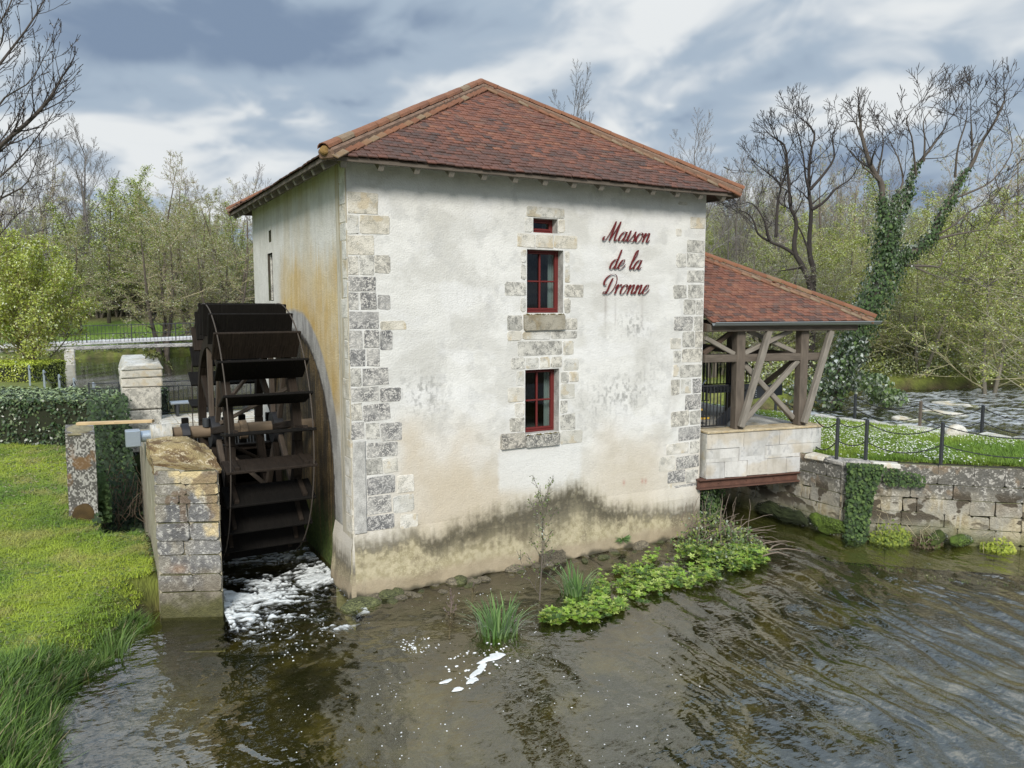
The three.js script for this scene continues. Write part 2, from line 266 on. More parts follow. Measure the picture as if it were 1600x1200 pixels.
// ---------------------------------------------------------------- the lie of the land
const bankX = (z) => pwl([[-60, -6.5], [-42, -5.6], [-25, -4.6], [-14, -3.3], [-9, -2.65], [-1.2, -2.62], [-0.5, -2.95], [0.4, -3.5], [1.4, -4.1], [2.9, -4.05], [4.5, -4.25], [7, -4.7], [12, -5.2], [40, -9]], z) + 0.10 * (fbm(z * 1.3, 5, 3) - 0.5);
const ISLE = [[9.12, 1.62], [11.4, 3.76], [15, 7.15], [18, 9], [16.4, 4.4], [14.75, 2.1], [14.45, 0.7], [13.75, -2.2], [13.2, -6], [12.6, -13], [9.12, -13]];
function isleD(x, z) {                                          // metres inside the island (negative outside)
  let d = 1e9, inside = false;
  for (let i = 0, j = ISLE.length - 1; i < ISLE.length; j = i++) {
    const [ax, az] = ISLE[j], [bx, bz] = ISLE[i], ex = bx - ax, ez = bz - az, t = clamp(((x - ax) * ex + (z - az) * ez) / (ex * ex + ez * ez)), dx = x - ax - ex * t, dz = z - az - ez * t;
    d = Math.min(d, dx * dx + dz * dz); if ((bz > z) !== (az > z) && x < (ax - bx) * (z - bz) / (az - bz) + bx) inside = !inside;
  }
  return Math.sqrt(d) * (inside ? 1 : -1);
}
const farBank = (L) => pwl([[-60, 40], [-28, 50], [-20, 63], [-6, 64], [2, 60], [6, 34], [10, 31], [13, 31.5], [15.5, 36.5], [26, 40], [60, 46]], L);
const POND = 0.95, RIVER = 0.3;
function ground(x, z) {
  const dx = x - CAM.x, dz = z - CAM.z, L = dx * RT.x + dz * RT.z, D = dx * FH.x + dz * FH.z, rough = fbm(x * 0.9, z * 0.9, 4) - 0.5;
  let h = -0.52 + 0.22 * (fbm(x * 0.45 + 3, z * 0.45, 4) - 0.5) + 0.08 * rough;
  h += 0.08 * Math.exp(-(((x - 4.0) / 3.4) ** 2 + ((z - 1.0) / 1.5) ** 2)) * sst(-0.4, 0.2, z);   // shoal under the front wall
  h += 0.30 * Math.exp(-(((x - 1.4) / 1.3) ** 2 + ((z - 2.2) / 1.0) ** 2));
  h -= 0.25 * sst(3.0, 5.0, x) * sst(1.5, 3.5, z);
  if (D > 22 && L < 9 && z < -10) h = Math.min(h + 0.3, 0.3);
  const lb = bankX(z) - x;                                      // metres inside the left bank
  if (lb > -0.9 && z > -62) {
    const B = pwl([[-60, 1.25], [-12, 1.15], [-9, 1.12], [-4, 0.85], [-1, 0.52], [0.5, 0.36], [3, 0.32], [8, 0.6], [14, 1.0]], z);
    const top = B + 0.05 * rough + Math.min(lb, 6) * 0.045 + 0.06 * (fbm(x * 0.35, z * 0.35, 3) - 0.5), k = sst(-0.55, z < -1 ? 0.12 : 0.55, lb);
    h = mix(h, Math.max(top, h), k);
    const pit = sst(-3.42, -3.25, x) * sst(-2.75, -3.05, z) * sst(-9.2, -8.6, z); h -= pit * 0.75;
  }
  const isl = isleD(x, z);
  if (isl > 0.02) h = Math.max(h, mix(h, 1.5 + 0.03 * rough + 0.02 * isl, sst(0.17, 0.36, isl)));
  const fb = D - farBank(L);                                    // metres beyond the far waterline
  if (fb > -1.5) {
    const rise = L < 3 ? 1.15 + clamp(fb, 0, 24) * 0.095 + clamp(fb - 40, 0, 120) * 0.09 : 0.9 + clamp(fb, 0, 30) * 0.03 + clamp(fb - 18, 0, 120) * 0.13;
    h = mix(h, Math.max(h, rise + 0.15 * rough + 1.5 * (fbm(x * 0.03, z * 0.03, 3) - 0.5) * sst(10, 40, fb)), sst(-1.4, 0.6, fb));
  }
  if (D > 320) h = Math.min(h, 26);
  if (x > -0.1 && x < 7.1 && z < -0.1 && z > -7.1) h = Math.min(h, -0.3);
  return h;
}
{
  const N = 450, K = 6.3, map = (t, c, s) => c + s * Math.sinh(K * t) / Math.sinh(K) , g = new G(true), S = 700;
  const detail = grayTex(1024, 1024, (u, v) => 0.55 + 0.5 * (tfbm(u, v, 24, 5) - 0.5) + 0.35 * (tvn(u * 180, v * 180, 180) - 0.5), [1 / 2.4, 1 / 2.4]);
  const xs = [], zs = []; for (let i = 0; i <= N; i++) { const t = i / N * 2 - 1; xs.push(map(t, 5.5, S)); zs.push(map(t, 1.2, S)); }
  const H = new Float32Array((N + 1) * (N + 1)); for (let j = 0; j <= N; j++) for (let i = 0; i <= N; i++) H[j * (N + 1) + i] = ground(xs[i], zs[j]);
  for (let j = 0; j <= N; j++) for (let i = 0; i <= N; i++) {
    const x = xs[i], z = zs[j], h = H[j * (N + 1) + i], at = (a, b) => H[clamp(b, 0, N) * (N + 1) + clamp(a, 0, N)];
    const ia = Math.max(i - 1, 0), ib = Math.min(i + 1, N), ja = Math.max(j - 1, 0), jb = Math.min(j + 1, N);
    const n = V3(-(at(ib, j) - at(ia, j)) / (xs[ib] - xs[ia]), 1, -(at(i, jb) - at(i, ja)) / (zs[jb] - zs[ja])).normalize();
    const dx = x - CAM.x, dz = z - CAM.z, L = dx * RT.x + dz * RT.z, D = dx * FH.x + dz * FH.z;
    const a = fbm(x * 0.8 + 7, z * 0.8, 5), b = fbm(x * 2.6, z * 2.6 + 5, 4), wet = D - farBank(L) > -1 && L < 0 ? POND : L > 9 && D > 17 ? RIVER : 0;
    let c = mix3([0.022, 0.020, 0.008], [0.075, 0.058, 0.021], sst(0.35, 0.68, 0.6 * a + 0.4 * b));                  // bed: brown silt, ochre gravel
    c = mix3(c, [0.018, 0.021, 0.008], 0.8 * sst(0.50, 0.62, fbm(x * 0.6 + 21, z * 1.0 + 3, 4)));                      // dark weed
    c = mix3(c, [0.15, 0.115, 0.045], 0.7 * sst(0.56, 0.7, fbm(x * 1.7 + 11, z * 1.7 + 9, 4)));
      const soil = mix3([0.06, 0.045, 0.026], [0.10, 0.08, 0.04], b), lawn = mix3(mix3([0.10, 0.13, 0.022], [0.17, 0.20, 0.035], a), [0.20, 0.18, 0.07], 0.6 * sst(0.55, 0.7, b));
    const above = h - (L < -6 && D > 22 ? 0.7 : wet - 0.1);
    c = mix3(c, soil, sst(-0.05, 0.12, above)); c = mix3(c, lawn, sst(0.22, 0.42, above));
    if (D > 30) { const wood = sst(L < 3 ? 17 : 6, L < 3 ? 22 : 16, D - farBank(L)); c = mix3(c, mix3([0.10, 0.085, 0.045], [0.13, 0.13, 0.05], a), wood); }
    if (D > 30 && L < 3) c = mix3(c, [0.16, 0.27, 0.03], sst(2.5, 5, D - farBank(L)) * sst(21, 16, D - farBank(L)) * 0.9);
    if (D > 18 && L < 5 && h < POND) c = mix3(c, [0.016, 0.02, 0.008], sst(POND, POND - 0.15, h));
    if (x > -3.5 && x < -2.4 && z < -2.6 && z > -9.4) c = soil;
    g.v(x, h, z, n.x, n.y, n.z, x, z, c);
  }
  for (let j = 0; j < N; j++) for (let i = 0; i < N; i++) { const k = j * (N + 1) + i; g.i.push(k, k + N + 1, k + 1, k + 1, k + N + 1, k + N + 2); }
  tag(mesh('ground', g.build(), std({ vertexColors: true, map: detail, color: lin(1.65, 1.65, 1.65), bumpMap: bumpTex, bumpScale: 0.02, roughness: 1 }), scene), 'river bed, banks, lawns and rising land behind', 'ground', null, 'structure');
}

// ---------------------------------------------------------------- water
function waterSheet(name, x0, x1, z0, z1, nx, nz, hf, keep, mat, label) {
  const g = new G(), e = 0.02; const id = new Int32Array((nx + 1) * (nz + 1)).fill(-1);
  const X = (i) => x0 + (x1 - x0) * i / nx, Z = (j) => z0 + (z1 - z0) * j / nz;
  for (let j = 0; j < nz; j++) for (let i = 0; i < nx; i++) {
    if (!keep((X(i) + X(i + 1)) / 2, (Z(j) + Z(j + 1)) / 2)) continue;
    const k = [[i, j], [i, j + 1], [i + 1, j + 1], [i + 1, j]].map(([a, b]) => { const q = b * (nx + 1) + a; if (id[q] < 0) { const x = X(a), z = Z(b), h = hf(x, z), nn = V3(-(hf(x + e, z) - h) / e, 1, -(hf(x, z + e) - h) / e).normalize(); id[q] = g.v(x, h, z, nn.x, nn.y, nn.z, x, z); } return id[q]; });
    g.i.push(k[0], k[1], k[2], k[0], k[2], k[3]);
  }
  return tag(mesh(name, g.build(), mat, scene), label, 'water', null, 'structure');
}
const rippleBump = grayTex(512, 512, (u, v) => 0.6 * tfbm(u, v, 10, 4) + 0.4 * tfbm(u + 0.37, v * 2 + 0.1, 16, 3), [1 / 1.7, 1 / 1.7]);
const waterMat = new THREE.MeshPhysicalMaterial({ transmission: 1, thickness: 0, roughness: 0.0, ior: 2.2, color: lin(0.70, 0.72, 0.46), bumpMap: rippleBump, bumpScale: 0.012 });
const pondMat = new THREE.MeshPhysicalMaterial({ transmission: 1, thickness: 0, roughness: 0.02, ior: 1.4, color: lin(0.28, 0.33, 0.16), bumpMap: rippleBump, bumpScale: 0.004 });
const riverMat = new THREE.MeshPhysicalMaterial({ transmission: 1, thickness: 0, roughness: 0.08, ior: 2.1, color: lin(0.72, 0.74, 0.6), bumpMap: rippleBump, bumpScale: 0.03 });
function ripple(x, z) {
  const wx = fbm(x * 0.5 + 3, z * 0.5, 3) - 0.5, wz = fbm(x * 0.5 + 30, z * 0.5 + 8, 3) - 0.5;
  const right = sst(1.8, 5.0, x + 0.25 * z), rap = Math.exp(-(((x + 0.9) / 1.5) ** 2 + ((z - 0.2) / 2.6) ** 2));
  let h = 0;
  const s = 0.3 + 0.7 * right;                                  // long crests running toward the camera, drifting to the right
  const wq = fbm(x * 1.4 + 13, z * 0.8 + 4, 3) - 0.5, u = x * 0.97 + z * 0.16 + wx * 1.3 + wq * 0.28, k1 = 2 * Math.PI / 0.52, k2 = 2 * Math.PI / 0.29, k3 = 2 * Math.PI / 1.15, k4 = 2 * Math.PI / 0.175;
  const gate = 0.35 + 0.9 * fbm(x * 0.9 + 5, z * 0.35 + 2, 3), gate3 = sst(0.35, 0.65, fbm(x * 1.3 + 80, z * 0.7 + 33, 3)), gate2 = sst(0.4, 0.65, fbm(x * 0.8 + 50, z * 0.4 + 12, 3));
  const br = sst(0.30, 0.62, fbm(x * 1.5 + 40, z * 1.1 + 70, 3));
  h += s * (0.015 * gate * br * Math.sin(u * k1 + 2.2 * wz) + 0.008 * gate2 * Math.sin((u + wz * 0.5) * k2 + 1) + 0.004 * Math.sin((u * 0.92 - z * 0.2 + wz) * k3) + 0.003 * gate3 * Math.sin((u * 1.02 + z * 0.05 + wx * 0.6) * k4 + 2) + 0.062 * (fbm(u * 2.6, z * 0.9 + wx * 2, 4) - 0.5) + 0.030 * (fbm(u * 6.5 + wq, z * 2.4, 3) - 0.5));
  h += (1 - right) * 0.024 * (fbm(x * 1.5 + wz * 2.5, z * 1.9 + wx * 2.5, 4) - 0.5);
  h += 0.012 * (fbm(x * 4.2 + wz * 3, z * 4.2, 3) - 0.5) * (1.1 - 0.6 * right);
  h += rap * 0.14 * (fbm(x * 2.4 + wx * 3, z * 2.8, 4) - 0.5);
  return h;
}
waterSheet('river_pool', -6.2, 14.5, -3.4, 11.6, 560, 400, ripple, (x, z) => isleD(x, z) < 0.25 && !(x > 0.1 && x < 6.9 && z < -0.1) && !(x > 13 && z < 1) && (z > -1 || (x > -1.9 && x < 0.1)), waterMat, 'shallow brown mill pool with ripples reflecting the sky');
waterSheet('river_pool', 7.0, 9.4, -14, -1.0, 30, 100, (x, z) => 0.004 * Math.sin(x * 9 + z * 5), () => true, waterMat, 'dark tail water under the timber shed');
waterSheet('river_pool', 14.5, 40, 2, 26, 60, 60, (x, z) => 0.01 * Math.sin(x * 7), (x, z) => isleD(x, z) < 0.2 && z > 5 + (x - 14.5) * 0.25, waterMat, 'open pool water downstream of the lawn');
waterSheet('mill_pond', -8.5, 6, -64, -5.35, 60, 160, (x, z) => POND + 0.004 * Math.sin(x * 3 + z * 2.1 + 2 * fbm(x, z, 2)), (x, z) => x > bankX(z) - 0.7 - 0.02 * (z < -25 ? -z - 25 : 0) && !(z > -10.4 && x < -2.3) && (z < -8.0 || (x > -1.9 && x < 0.05)), pondMat, 'still green mill pond behind the wheel');
const riv = (x, z) => { const wx = fbm(x * 0.4, z * 0.4, 3); return RIVER + 0.22 * (fbm(x * 1.6 + wx * 2, z * 1.2, 4) - 0.5) + 0.12 * (fbm(x * 4, z * 3.2 + wx, 3) - 0.5) + 0.02 * Math.sin(x * 4.0 + z * 2 + wx * 7); };
waterSheet('river', 12.4, 60, -46, 8, 300, 300, riv, (x, z) => { const D = (x - CAM.x) * FH.x + (z - CAM.z) * FH.z, L = (x - CAM.x) * RT.x + (z - CAM.z) * RT.z; return isleD(x, z) < 0.1 && z < 6 + (x - 14.5) * 0.25 && D < farBank(L) + 1.2; }, riverMat, 'broken silvery river running over shallows beyond the lawn');

{ // broken water over the shallows: the white of the rapids itself
  const g = new G(4), nx = 300, nz = 260, x0 = 14.2, x1 = 36, z0 = -13, z1 = 5; const mask = (x, z) => { const w = fbm(x * 0.5 + 3, z * 0.5, 3), a = x * 0.75 + z * 0.66, b = -x * 0.66 + z * 0.75, f = fbm(a * 1.6 + w * 3, b * 4.2 + w * 3, 5), f2 = fbm(a * 5, b * 11 + w * 4, 3), big = sst(0.34, 0.56, fbm(x * 0.22 + 8, z * 0.22 + 2, 3)); return f * 0.45 + f2 * 0.55 - 0.60 + 0.12 * big; };
  const id = new Map(), V = (i, j) => { const q = j * 1000 + i; if (!id.has(q)) { const x = mix(x0, x1, i / nx), z = mix(z0, z1, j / nz), m = mask(x, z); id.set(q, g.v(x, riv(x, z) + 0.01 + Math.min(0.04, Math.max(0, m) * 0.3), z, 0, 1, 0, x, z, [0.62, 0.66, 0.70, 0.5 * sst(-0.02, 0.18, m)])); } return id.get(q); };
  for (let j = 0; j < nz; j++) for (let i = 0; i < nx; i++) { const x = mix(x0, x1, (i + 0.5) / nx), z = mix(z0, z1, (j + 0.5) / nz), D = (x - CAM.x) * FH.x + (z - CAM.z) * FH.z, L = (x - CAM.x) * RT.x + (z - CAM.z) * RT.z; if (isleD(x, z) > -0.3 || D > farBank(L) - 1.5 || mask(x, z) < -0.02) continue; const a = V(i, j), b = V(i, j + 1), c = V(i + 1, j + 1), d = V(i + 1, j); g.i.push(a, b, c, a, c, d); }
  const wg = g.build(); wg.computeVertexNormals(); tag(mesh('rapids_foam', wg, std({ vertexColors: true, transparent: true, roughness: 0.5 }), scene), 'pale broken water of the rapids behind the daisy lawn', 'water', null, 'stuff');
}
// ---------------------------------------------------------------- the mill house
const MW = 7.0, MD = 7.05;                                      // front and side, metres; the near left corner stands at the origin
const stainEdge = [[0, 0.86], [0.5, 0.80], [0.95, 0.86], [1.3, 0.74], [1.8, 0.86], [2.3, 0.96], [2.65, 1.0], [3.4, 1.10], [4.1, 1.28], [4.45, 1.10], [4.8, 0.84], [5.1, 0.72], [5.6, 0.62], [6.5, 0.54], [7, 0.5]];
const frontTex = colorTex(2048, 1920, (u, v) => {
  const x = u * 7, y = v * 7.4 - 0.6;
  const n = fbm(x * 1.1, y * 1.1, 5), h = fbm(x * 1.3 + 9, y * 5 + 4, 5), f = fbm(x * 14, y * 14, 4), vs = fbm(x * 22, y * 1.6, 4), g = vn(x * 70, y * 70);
  let c = mix3([0.575, 0.57, 0.54], [0.70, 0.695, 0.665], sst(0.25, 0.75, 0.5 * n + 0.5 * h));
  c = mix3(c, [0.47, 0.46, 0.42], 0.45 * sst(0.52, 0.75, fbm(x * 2.2 + 31, y * 2.2, 5)));
  c = mix3(c, [0.47, 0.47, 0.455], 0.4 * sst(0.55, 0.7, fbm(x * 6 + 3, y * 6 + 7, 5)) * sst(0.4, 0.6, n));
  c = mix3(c, [0.70, 0.70, 0.69], 0.5 * sst(0.55, 0.72, fbm(x * 1.8 + 60, y * 3.0, 4)));
  // old buff wash showing through, lower left and by the right quoins
  const w1 = sst(3.05, 2.2, y + 0.7 * (fbm(x * 1.6, y * 1.6 + 50, 4) - 0.5)) * sst(3.2, 2.0, x + 0.5 * (n - 0.5)) * sst(0.5, 1.0, x + (n - 0.5));
  const w2 = 0.55 * sst(2.55, 1.8, y + 0.9 * (fbm(x * 1.5 + 4, y * 1.5 + 20, 4) - 0.5)) * sst(4.1, 4.9, x + 0.6 * (n - 0.5)) * sst(6.4, 5.6, x);
  c = mix3(c, [0.47, 0.385, 0.26], clamp(w1 * (0.42 + 0.6 * sst(0.35, 0.7, fbm(x * 1.2 + 8, y * 0.8 + 2, 4))) + w2) * 0.72);
  c = mix3(c, [0.52, 0.46, 0.36], 0.5 * sst(2.2, 1.2, y + (n - 0.5)));
  // the paler patch of new plaster under the lower window
  const pt = sst(2.50, 2.58, x + 0.05 * f) * sst(4.25, 4.12, x) * sst(1.15, 1.45, y + 0.3 * (n - 0.5)) * sst(2.09, 2.07, y); c = mix3(c, [0.64, 0.64, 0.62], pt * 0.75);
  // soot-like lichen in specks and streaks
  const blot = (bx, by, rx, ry, k) => k * Math.exp(-(((x - bx) / rx) ** 2 + ((y - by) / ry) ** 2));
  const bl = blot(5.3, 4.12, 0.35, 0.22, 0.9) + blot(5.1, 2.9, 0.6, 0.35, 0.85) + blot(1.15, 3.1, 0.4, 0.35, 0.8) + blot(4.3, 2.6, 0.5, 0.4, 0.3) + blot(5.9, 3.4, 0.4, 0.5, 0.25) + blot(2.2, 4.6, 0.8, 0.5, 0.15);
  c = mix3(c, [0.17, 0.17, 0.16], clamp(bl * 0.75 * sst(0.47, 0.72, 0.7 * fbm(x * 22, y * 17, 4) + 0.3 * vs)));
  const drip = blot(4.68, 4.45, 0.03, 0.3, 0.5) + blot(4.9, 4.3, 0.02, 0.3, 0.3) + blot(5.5, 4.35, 0.03, 0.35, 0.3); c = mix3(c, [0.30, 0.27, 0.25], clamp(drip * (0.4 + vs)));
  for (const [bx, by] of [[5.15, 1.22], [5.58, 1.2], [5.66, 1.19]]) c = mix3(c, [0.4, 0.2, 0.16], blot(bx, by, 0.03, 0.05, 0.6));
  // the river's mark: dark algae above, ochre below, bare wet render at the foot
  const e = pwl(stainEdge, x) + 0.22 * (fbm(x * 3, 2.5, 4) - 0.5) + 0.16 * (vs - 0.5) + 0.22 * (f - 0.5);
  const thick = pwl([[0, 0.04], [0.9, 0.10], [1.6, 0.34], [2.6, 0.5], [3.5, 0.66], [4.3, 0.6], [4.8, 0.26], [5.6, 0.10], [7, 0.08]], x);
  const below = sst(e + 0.30, e - 0.16, y);
  let s = mix3([0.31, 0.27, 0.16], [0.42, 0.37, 0.245], sst(0.3, 0.7, f));
  s = mix3(s, [0.17, 0.14, 0.085], 0.7 * sst(0.5, 0.7, fbm(x * 3 + 1, y * 3, 5)));
  s = mix3(s, [0.46, 0.41, 0.27], 0.6 * sst(0.6, 0.8, g) * sst(0.4, 0.6, n));
  const dk = sst(e - thick - 0.15, e - thick * 0.4, y + 0.15 * (n - 0.5)) * below; s = mix3(s, mix3([0.045, 0.042, 0.032], [0.095, 0.08, 0.045], f), dk * (0.72 + 0.28 * sst(0.3, 0.55, f)));
  s = mix3(s, mix3([0.33, 0.27, 0.185], [0.25, 0.2, 0.13], sst(0.4, 0.7, n)), sst(0.34, 0.16, y + 0.22 * (n - 0.5)) * 0.85);
  s = mix3(s, [0.05, 0.045, 0.025], sst(0.10, 0.0, y + 0.18 * (fbm(x * 4, 3, 4) - 0.5)));
  c = mix3(c, s, below * 0.96);
  c = mix3(c, mix3([0.03, 0.028, 0.014], [0.06, 0.05, 0.025], f), sst(0.03, -0.05, y));
  return mul3(c, 0.93 + 0.14 * (0.5 * f + 0.5 * g));
}, [1 / 7, 1 / 7.4]); frontTex.offset.set(0, 0.6 / 7.4);
const plasterBump = grayTex(1024, 1024, (u, v) => 0.5 * tfbm(u, v, 6, 6) + 0.3 * tfbm(u, v * 2, 10, 4) + 0.2 * tvn(u * 200, v * 200, 200), [1 / 3.1, 1 / 3.1]);
const ARC = { y: 1.56, z: -3.44, r: 2.42 };
const sideTex = colorTex(1536, 1536, (u, v) => {
  const z = -7.05 + u * 7.05, y = v * 6.9;
  const n = fbm(z * 1.2, y * 1.2, 5), st = 0.5 * fbm(z * 12, y * 1.3, 4) + 0.5 * fbm(z * 2.4 + 7, y * 1.6, 4), st2 = fbm(z * 2.6, y * 0.9 + 8, 4), f = fbm(z * 14, y * 14, 4);
  let c = mix3([0.53, 0.52, 0.475], [0.63, 0.62, 0.585], sst(0.3, 0.7, 0.5 * n + 0.5 * st));
  c = mix3(c, [0.50, 0.45, 0.34], 0.5 * sst(0.44, 0.66, st2) * sst(-5.4, -3.6, z));
  c = mix3(c, [0.36, 0.33, 0.26], 0.4 * sst(0.5, 0.72, fbm(z * 9, y * 0.7, 4)) * sst(5.6, 6.7, y + 0.6 * st2));
  const d = y > ARC.y ? Math.hypot(y - ARC.y, z - ARC.z) - ARC.r : Math.abs(z - ARC.z) - ARC.r;
  const right = z > ARC.z - 0.5 ? 1 : sst(-5.0, -4.0, z);
  const och = right * sst(5.7, 4.9, y + 0.9 * (st - 0.5)) * sst(2.4, 3.1, y + 0.5 * (st - 0.5)) * sst(-5.1, -4.2, z + 0.4 * (n - 0.5)) * sst(-0.22, -0.5, z);
  c = mix3(c, mix3([0.50, 0.345, 0.12], [0.56, 0.44, 0.23], sst(0.35, 0.65, st)), clamp(och * (0.62 + 0.55 * sst(0.9, 0.2, d + 0.6 * (n - 0.5)) + 0.25 * sst(0.4, 0.6, n))));
  const band = sst(0.50, 0.40, d + 0.10 * (n - 0.5)); c = mix3(c, mix3([0.26, 0.255, 0.24], [0.40, 0.395, 0.37], sst(0.3, 0.7, fbm(z * 7, y * 2, 4))), band * right);
  c = mix3(c, [0.05, 0.042, 0.035], sst(0.10, 0.02, d + 0.08 * (f - 0.5)));
  c = mix3(c, mix3([0.06, 0.05, 0.03], [0.07, 0.12, 0.02], sst(0.4, 0.6, n)), sst(1.2, 0.5, y + 0.8 * (st - 0.5)) * sst(-0.2, -0.8, z));
  return mul3(c, 0.9 + 0.2 * f);
}, [1 / 7.05, 1 / 6.9]);
sideTex.offset.set(1, 0);
const archTex = colorTex(1024, 1024, (u, v) => {
  const z = -7.05 + u * 7.05, y = v * 6.9, st = fbm(z * 18, y * 0.8, 5), n = fbm(z * 2, y * 2, 5), f = fbm(z * 20, y * 20, 4);
  let c = mix3([0.045, 0.035, 0.022], [0.17, 0.115, 0.048], sst(0.38, 0.7, 0.6 * st + 0.4 * n)); c = mix3(c, [0.30, 0.22, 0.10], 0.7 * sst(0.62, 0.75, f * 0.5 + st * 0.5));
  c = mix3(c, mix3([0.03, 0.05, 0.01], [0.12, 0.20, 0.03], f), sst(1.25, 0.35, y + 1.2 * (st - 0.5)) * 0.85); return c;
}, [1 / 7.05, 1 / 6.9]);
archTex.offset.set(1, 0);
const plasterMat = std({ map: frontTex, bumpMap: plasterBump, bumpScale: 0.018, roughness: 0.95 });
const sideMat = std({ map: sideTex, bumpMap: plasterBump, bumpScale: 0.02, roughness: 0.95 });
const archMat = std({ map: archTex, bumpMap: bumpTex, bumpScale: 0.03, roughness: 0.7 });
const plainPlaster = std({ map: grainTex, color: lin(0.66, 0.65, 0.61), bumpMap: bumpTex, bumpScale: 0.008 });

const mill = thing('mill_house', 'square whitewashed mill house with grey quoins and a red hipped tile roof', 'mill');
const OPEN = [[3.18, 5.70, 3.66, 5.94], [3.06, 4.36, 3.78, 5.42], [3.03, 2.30, 3.71, 3.40]];   // x0 y0 x1 y1 of the three openings
{
  const sh = new THREE.Shape(); sh.moveTo(0, -0.6); sh.lineTo(MW, -0.6); sh.lineTo(MW, 6.82); sh.lineTo(0, 6.60); sh.lineTo(0, -0.6);
  for (const [a, b, c, d] of OPEN) { const h = new THREE.Path(); h.moveTo(a, b); h.lineTo(a, d); h.lineTo(c, d); h.lineTo(c, b); h.lineTo(a, b); sh.holes.push(h); }
  sh.curves.length && 0;
  const g = new THREE.ExtrudeGeometry(sh, { depth: 0.5, bevelEnabled: false }); g.translate(0, 0, -0.5);
  var frontWall = mesh('wall', g, [plasterMat, plainPlaster], mill);
  // the flared, broken foot of the render
  const fg = new G(), path = []; let pv = null;
  for (let i = 0; i <= 14; i++) path.push([0, -0.97 + 0.95 * i / 14, -1, 0]);
  path.push([0, 0, -0.8, 0.8]);
  for (let i = 1; i <= 88; i++) path.push([MW * i / 88, 0, 0, 1]);
  for (const [x, z, nx, nz] of path) {
    const t = x - z * 1.7, b = -0.02 + 0.16 * (fbm(t * 1.9, 4.2, 4) - 0.5) + 0.06 * (fbm(t * 9, 1, 3) - 0.5), q = 0.05 + 0.08 * fbm(t * 2.3, 8, 3), o = (y, k) => [x + nx * k, y, z + nz * k];
    const row = [o(1.0, 0.004), o(0.76, 0.02 + q * 0.3), o(0.45, q * 0.6), o(0.2, q * 0.9), o(b, q * 1.1), o(b - 0.04, q * 0.5), o(b - 0.05, 0)];
    if (pv) for (let k = 0; k < row.length - 1; k++) { fg.poly([pv[k + 1], row[k + 1], row[k], pv[k]]); }
    pv = row;
  }
  const foot = fg.build(); foot.computeVertexNormals(); tag(mesh('footing_render', foot, plasterMat, mill), 'ochre stained render flaring at the foot of the front wall');
  // side wall: an outer skin of plaster cut by the arch over the wheel, and the wet masonry behind
  const s2 = new THREE.Shape(); s2.moveTo(-MD, -0.6); s2.lineTo(-0.5, -0.6); s2.lineTo(-0.5, 6.62); s2.lineTo(-MD, 6.62); s2.lineTo(-MD, -0.6);
  const ah = new THREE.Path(); ah.moveTo(ARC.z + ARC.r, -0.55); ah.lineTo(ARC.z + ARC.r, ARC.y); for (let i = 1; i <= 40; i++) { const a = i / 40 * Math.PI, w = 1 + 0.012 * (vn(i * 0.9, 3) - 0.5); ah.lineTo(ARC.z + Math.cos(a) * ARC.r * w, ARC.y + Math.sin(a) * ARC.r * w); } ah.lineTo(ARC.z - ARC.r, -0.55); ah.lineTo(ARC.z + ARC.r, -0.55); s2.holes.push(ah);
  for (const [a, b, c, d] of [[-5.55, 4.58, -5.08, 5.56], [-5.36, 5.78, -5.14, 6.02]]) { const h = new THREE.Path(); h.moveTo(a, b); h.lineTo(a, d); h.lineTo(c, d); h.lineTo(c, b); h.lineTo(a, b); s2.holes.push(h); }
  const turn = (g, x) => { g.rotateY(-Math.PI / 2); g.translate(x, 0, 0); return g; };
  tag(mesh('wall', turn(new THREE.ExtrudeGeometry(s2, { depth: 0.09, bevelEnabled: false }), 0.09), sideMat, mill), 'side wall with an ochre stain and a grey cement band over the wheel');
  const s3 = new THREE.Shape(); s3.moveTo(-MD, -0.6); s3.lineTo(-0.5, -0.6); s3.lineTo(-0.5, 6.62); s3.lineTo(-MD, 6.62);
  tag(mesh('arch_masonry', turn(new THREE.ExtrudeGeometry(s3, { depth: 0.4, bevelEnabled: false }), 0.492), archMat, mill), 'wet brown and mossy masonry inside the arch');
  // the strip of side wall at the corner, which the front wall's end does not texture
  mesh('wall', (() => { const g = new THREE.BoxGeometry(0.02, 7.2, 0.5); g.translate(-0.0075, 3.0, -0.2495); return g; })(), std({ map: paleStoneTex, color: lin(0.86, 0.82, 0.72), bumpMap: plasterBump, bumpScale: 0.01 }), mill);
  const bx = (w, h, d, x, y, z) => { const g = new THREE.BoxGeometry(w, h, d); g.translate(x, y, z); return g; };
  mesh('wall', bx(0.5, 7.2, MD - 1.0, MW - 0.25, 3.02, -MD / 2), plainPlaster, mill);
  mesh('wall', bx(MW - 0.5 - 0.006, 7.2, 0.49, MW / 2 + 0.25, 3.02, -MD + 0.25), plainPlaster, mill);
  mesh('floor', bx(MW - 1.05, 0.2, MD - 1.05, MW / 2, 2.0, -MD / 2), plainPlaster, mill); mesh('floor', bx(MW - 1.05, 0.2, MD - 1.05, MW / 2, 4.2, -MD / 2), plainPlaster, mill);
  // corner buttress patch of white plaster low on the left corner
  tag(mesh('plaster_patch', roughen(chamferBox(0.20, 1.45, 0.05, 0.015), 0.012, 3).translate(0.105, 1.72, 0.004), plainPlaster, mill), 'smooth white plaster patch low on the near corner');
  // near-black panel painted for the unlit space behind the slit windows
  mesh('slit_dark_backing', bx(0.02, 1.5, 0.6, 0.085, 5.3, -5.3), M.dark, mill);
}
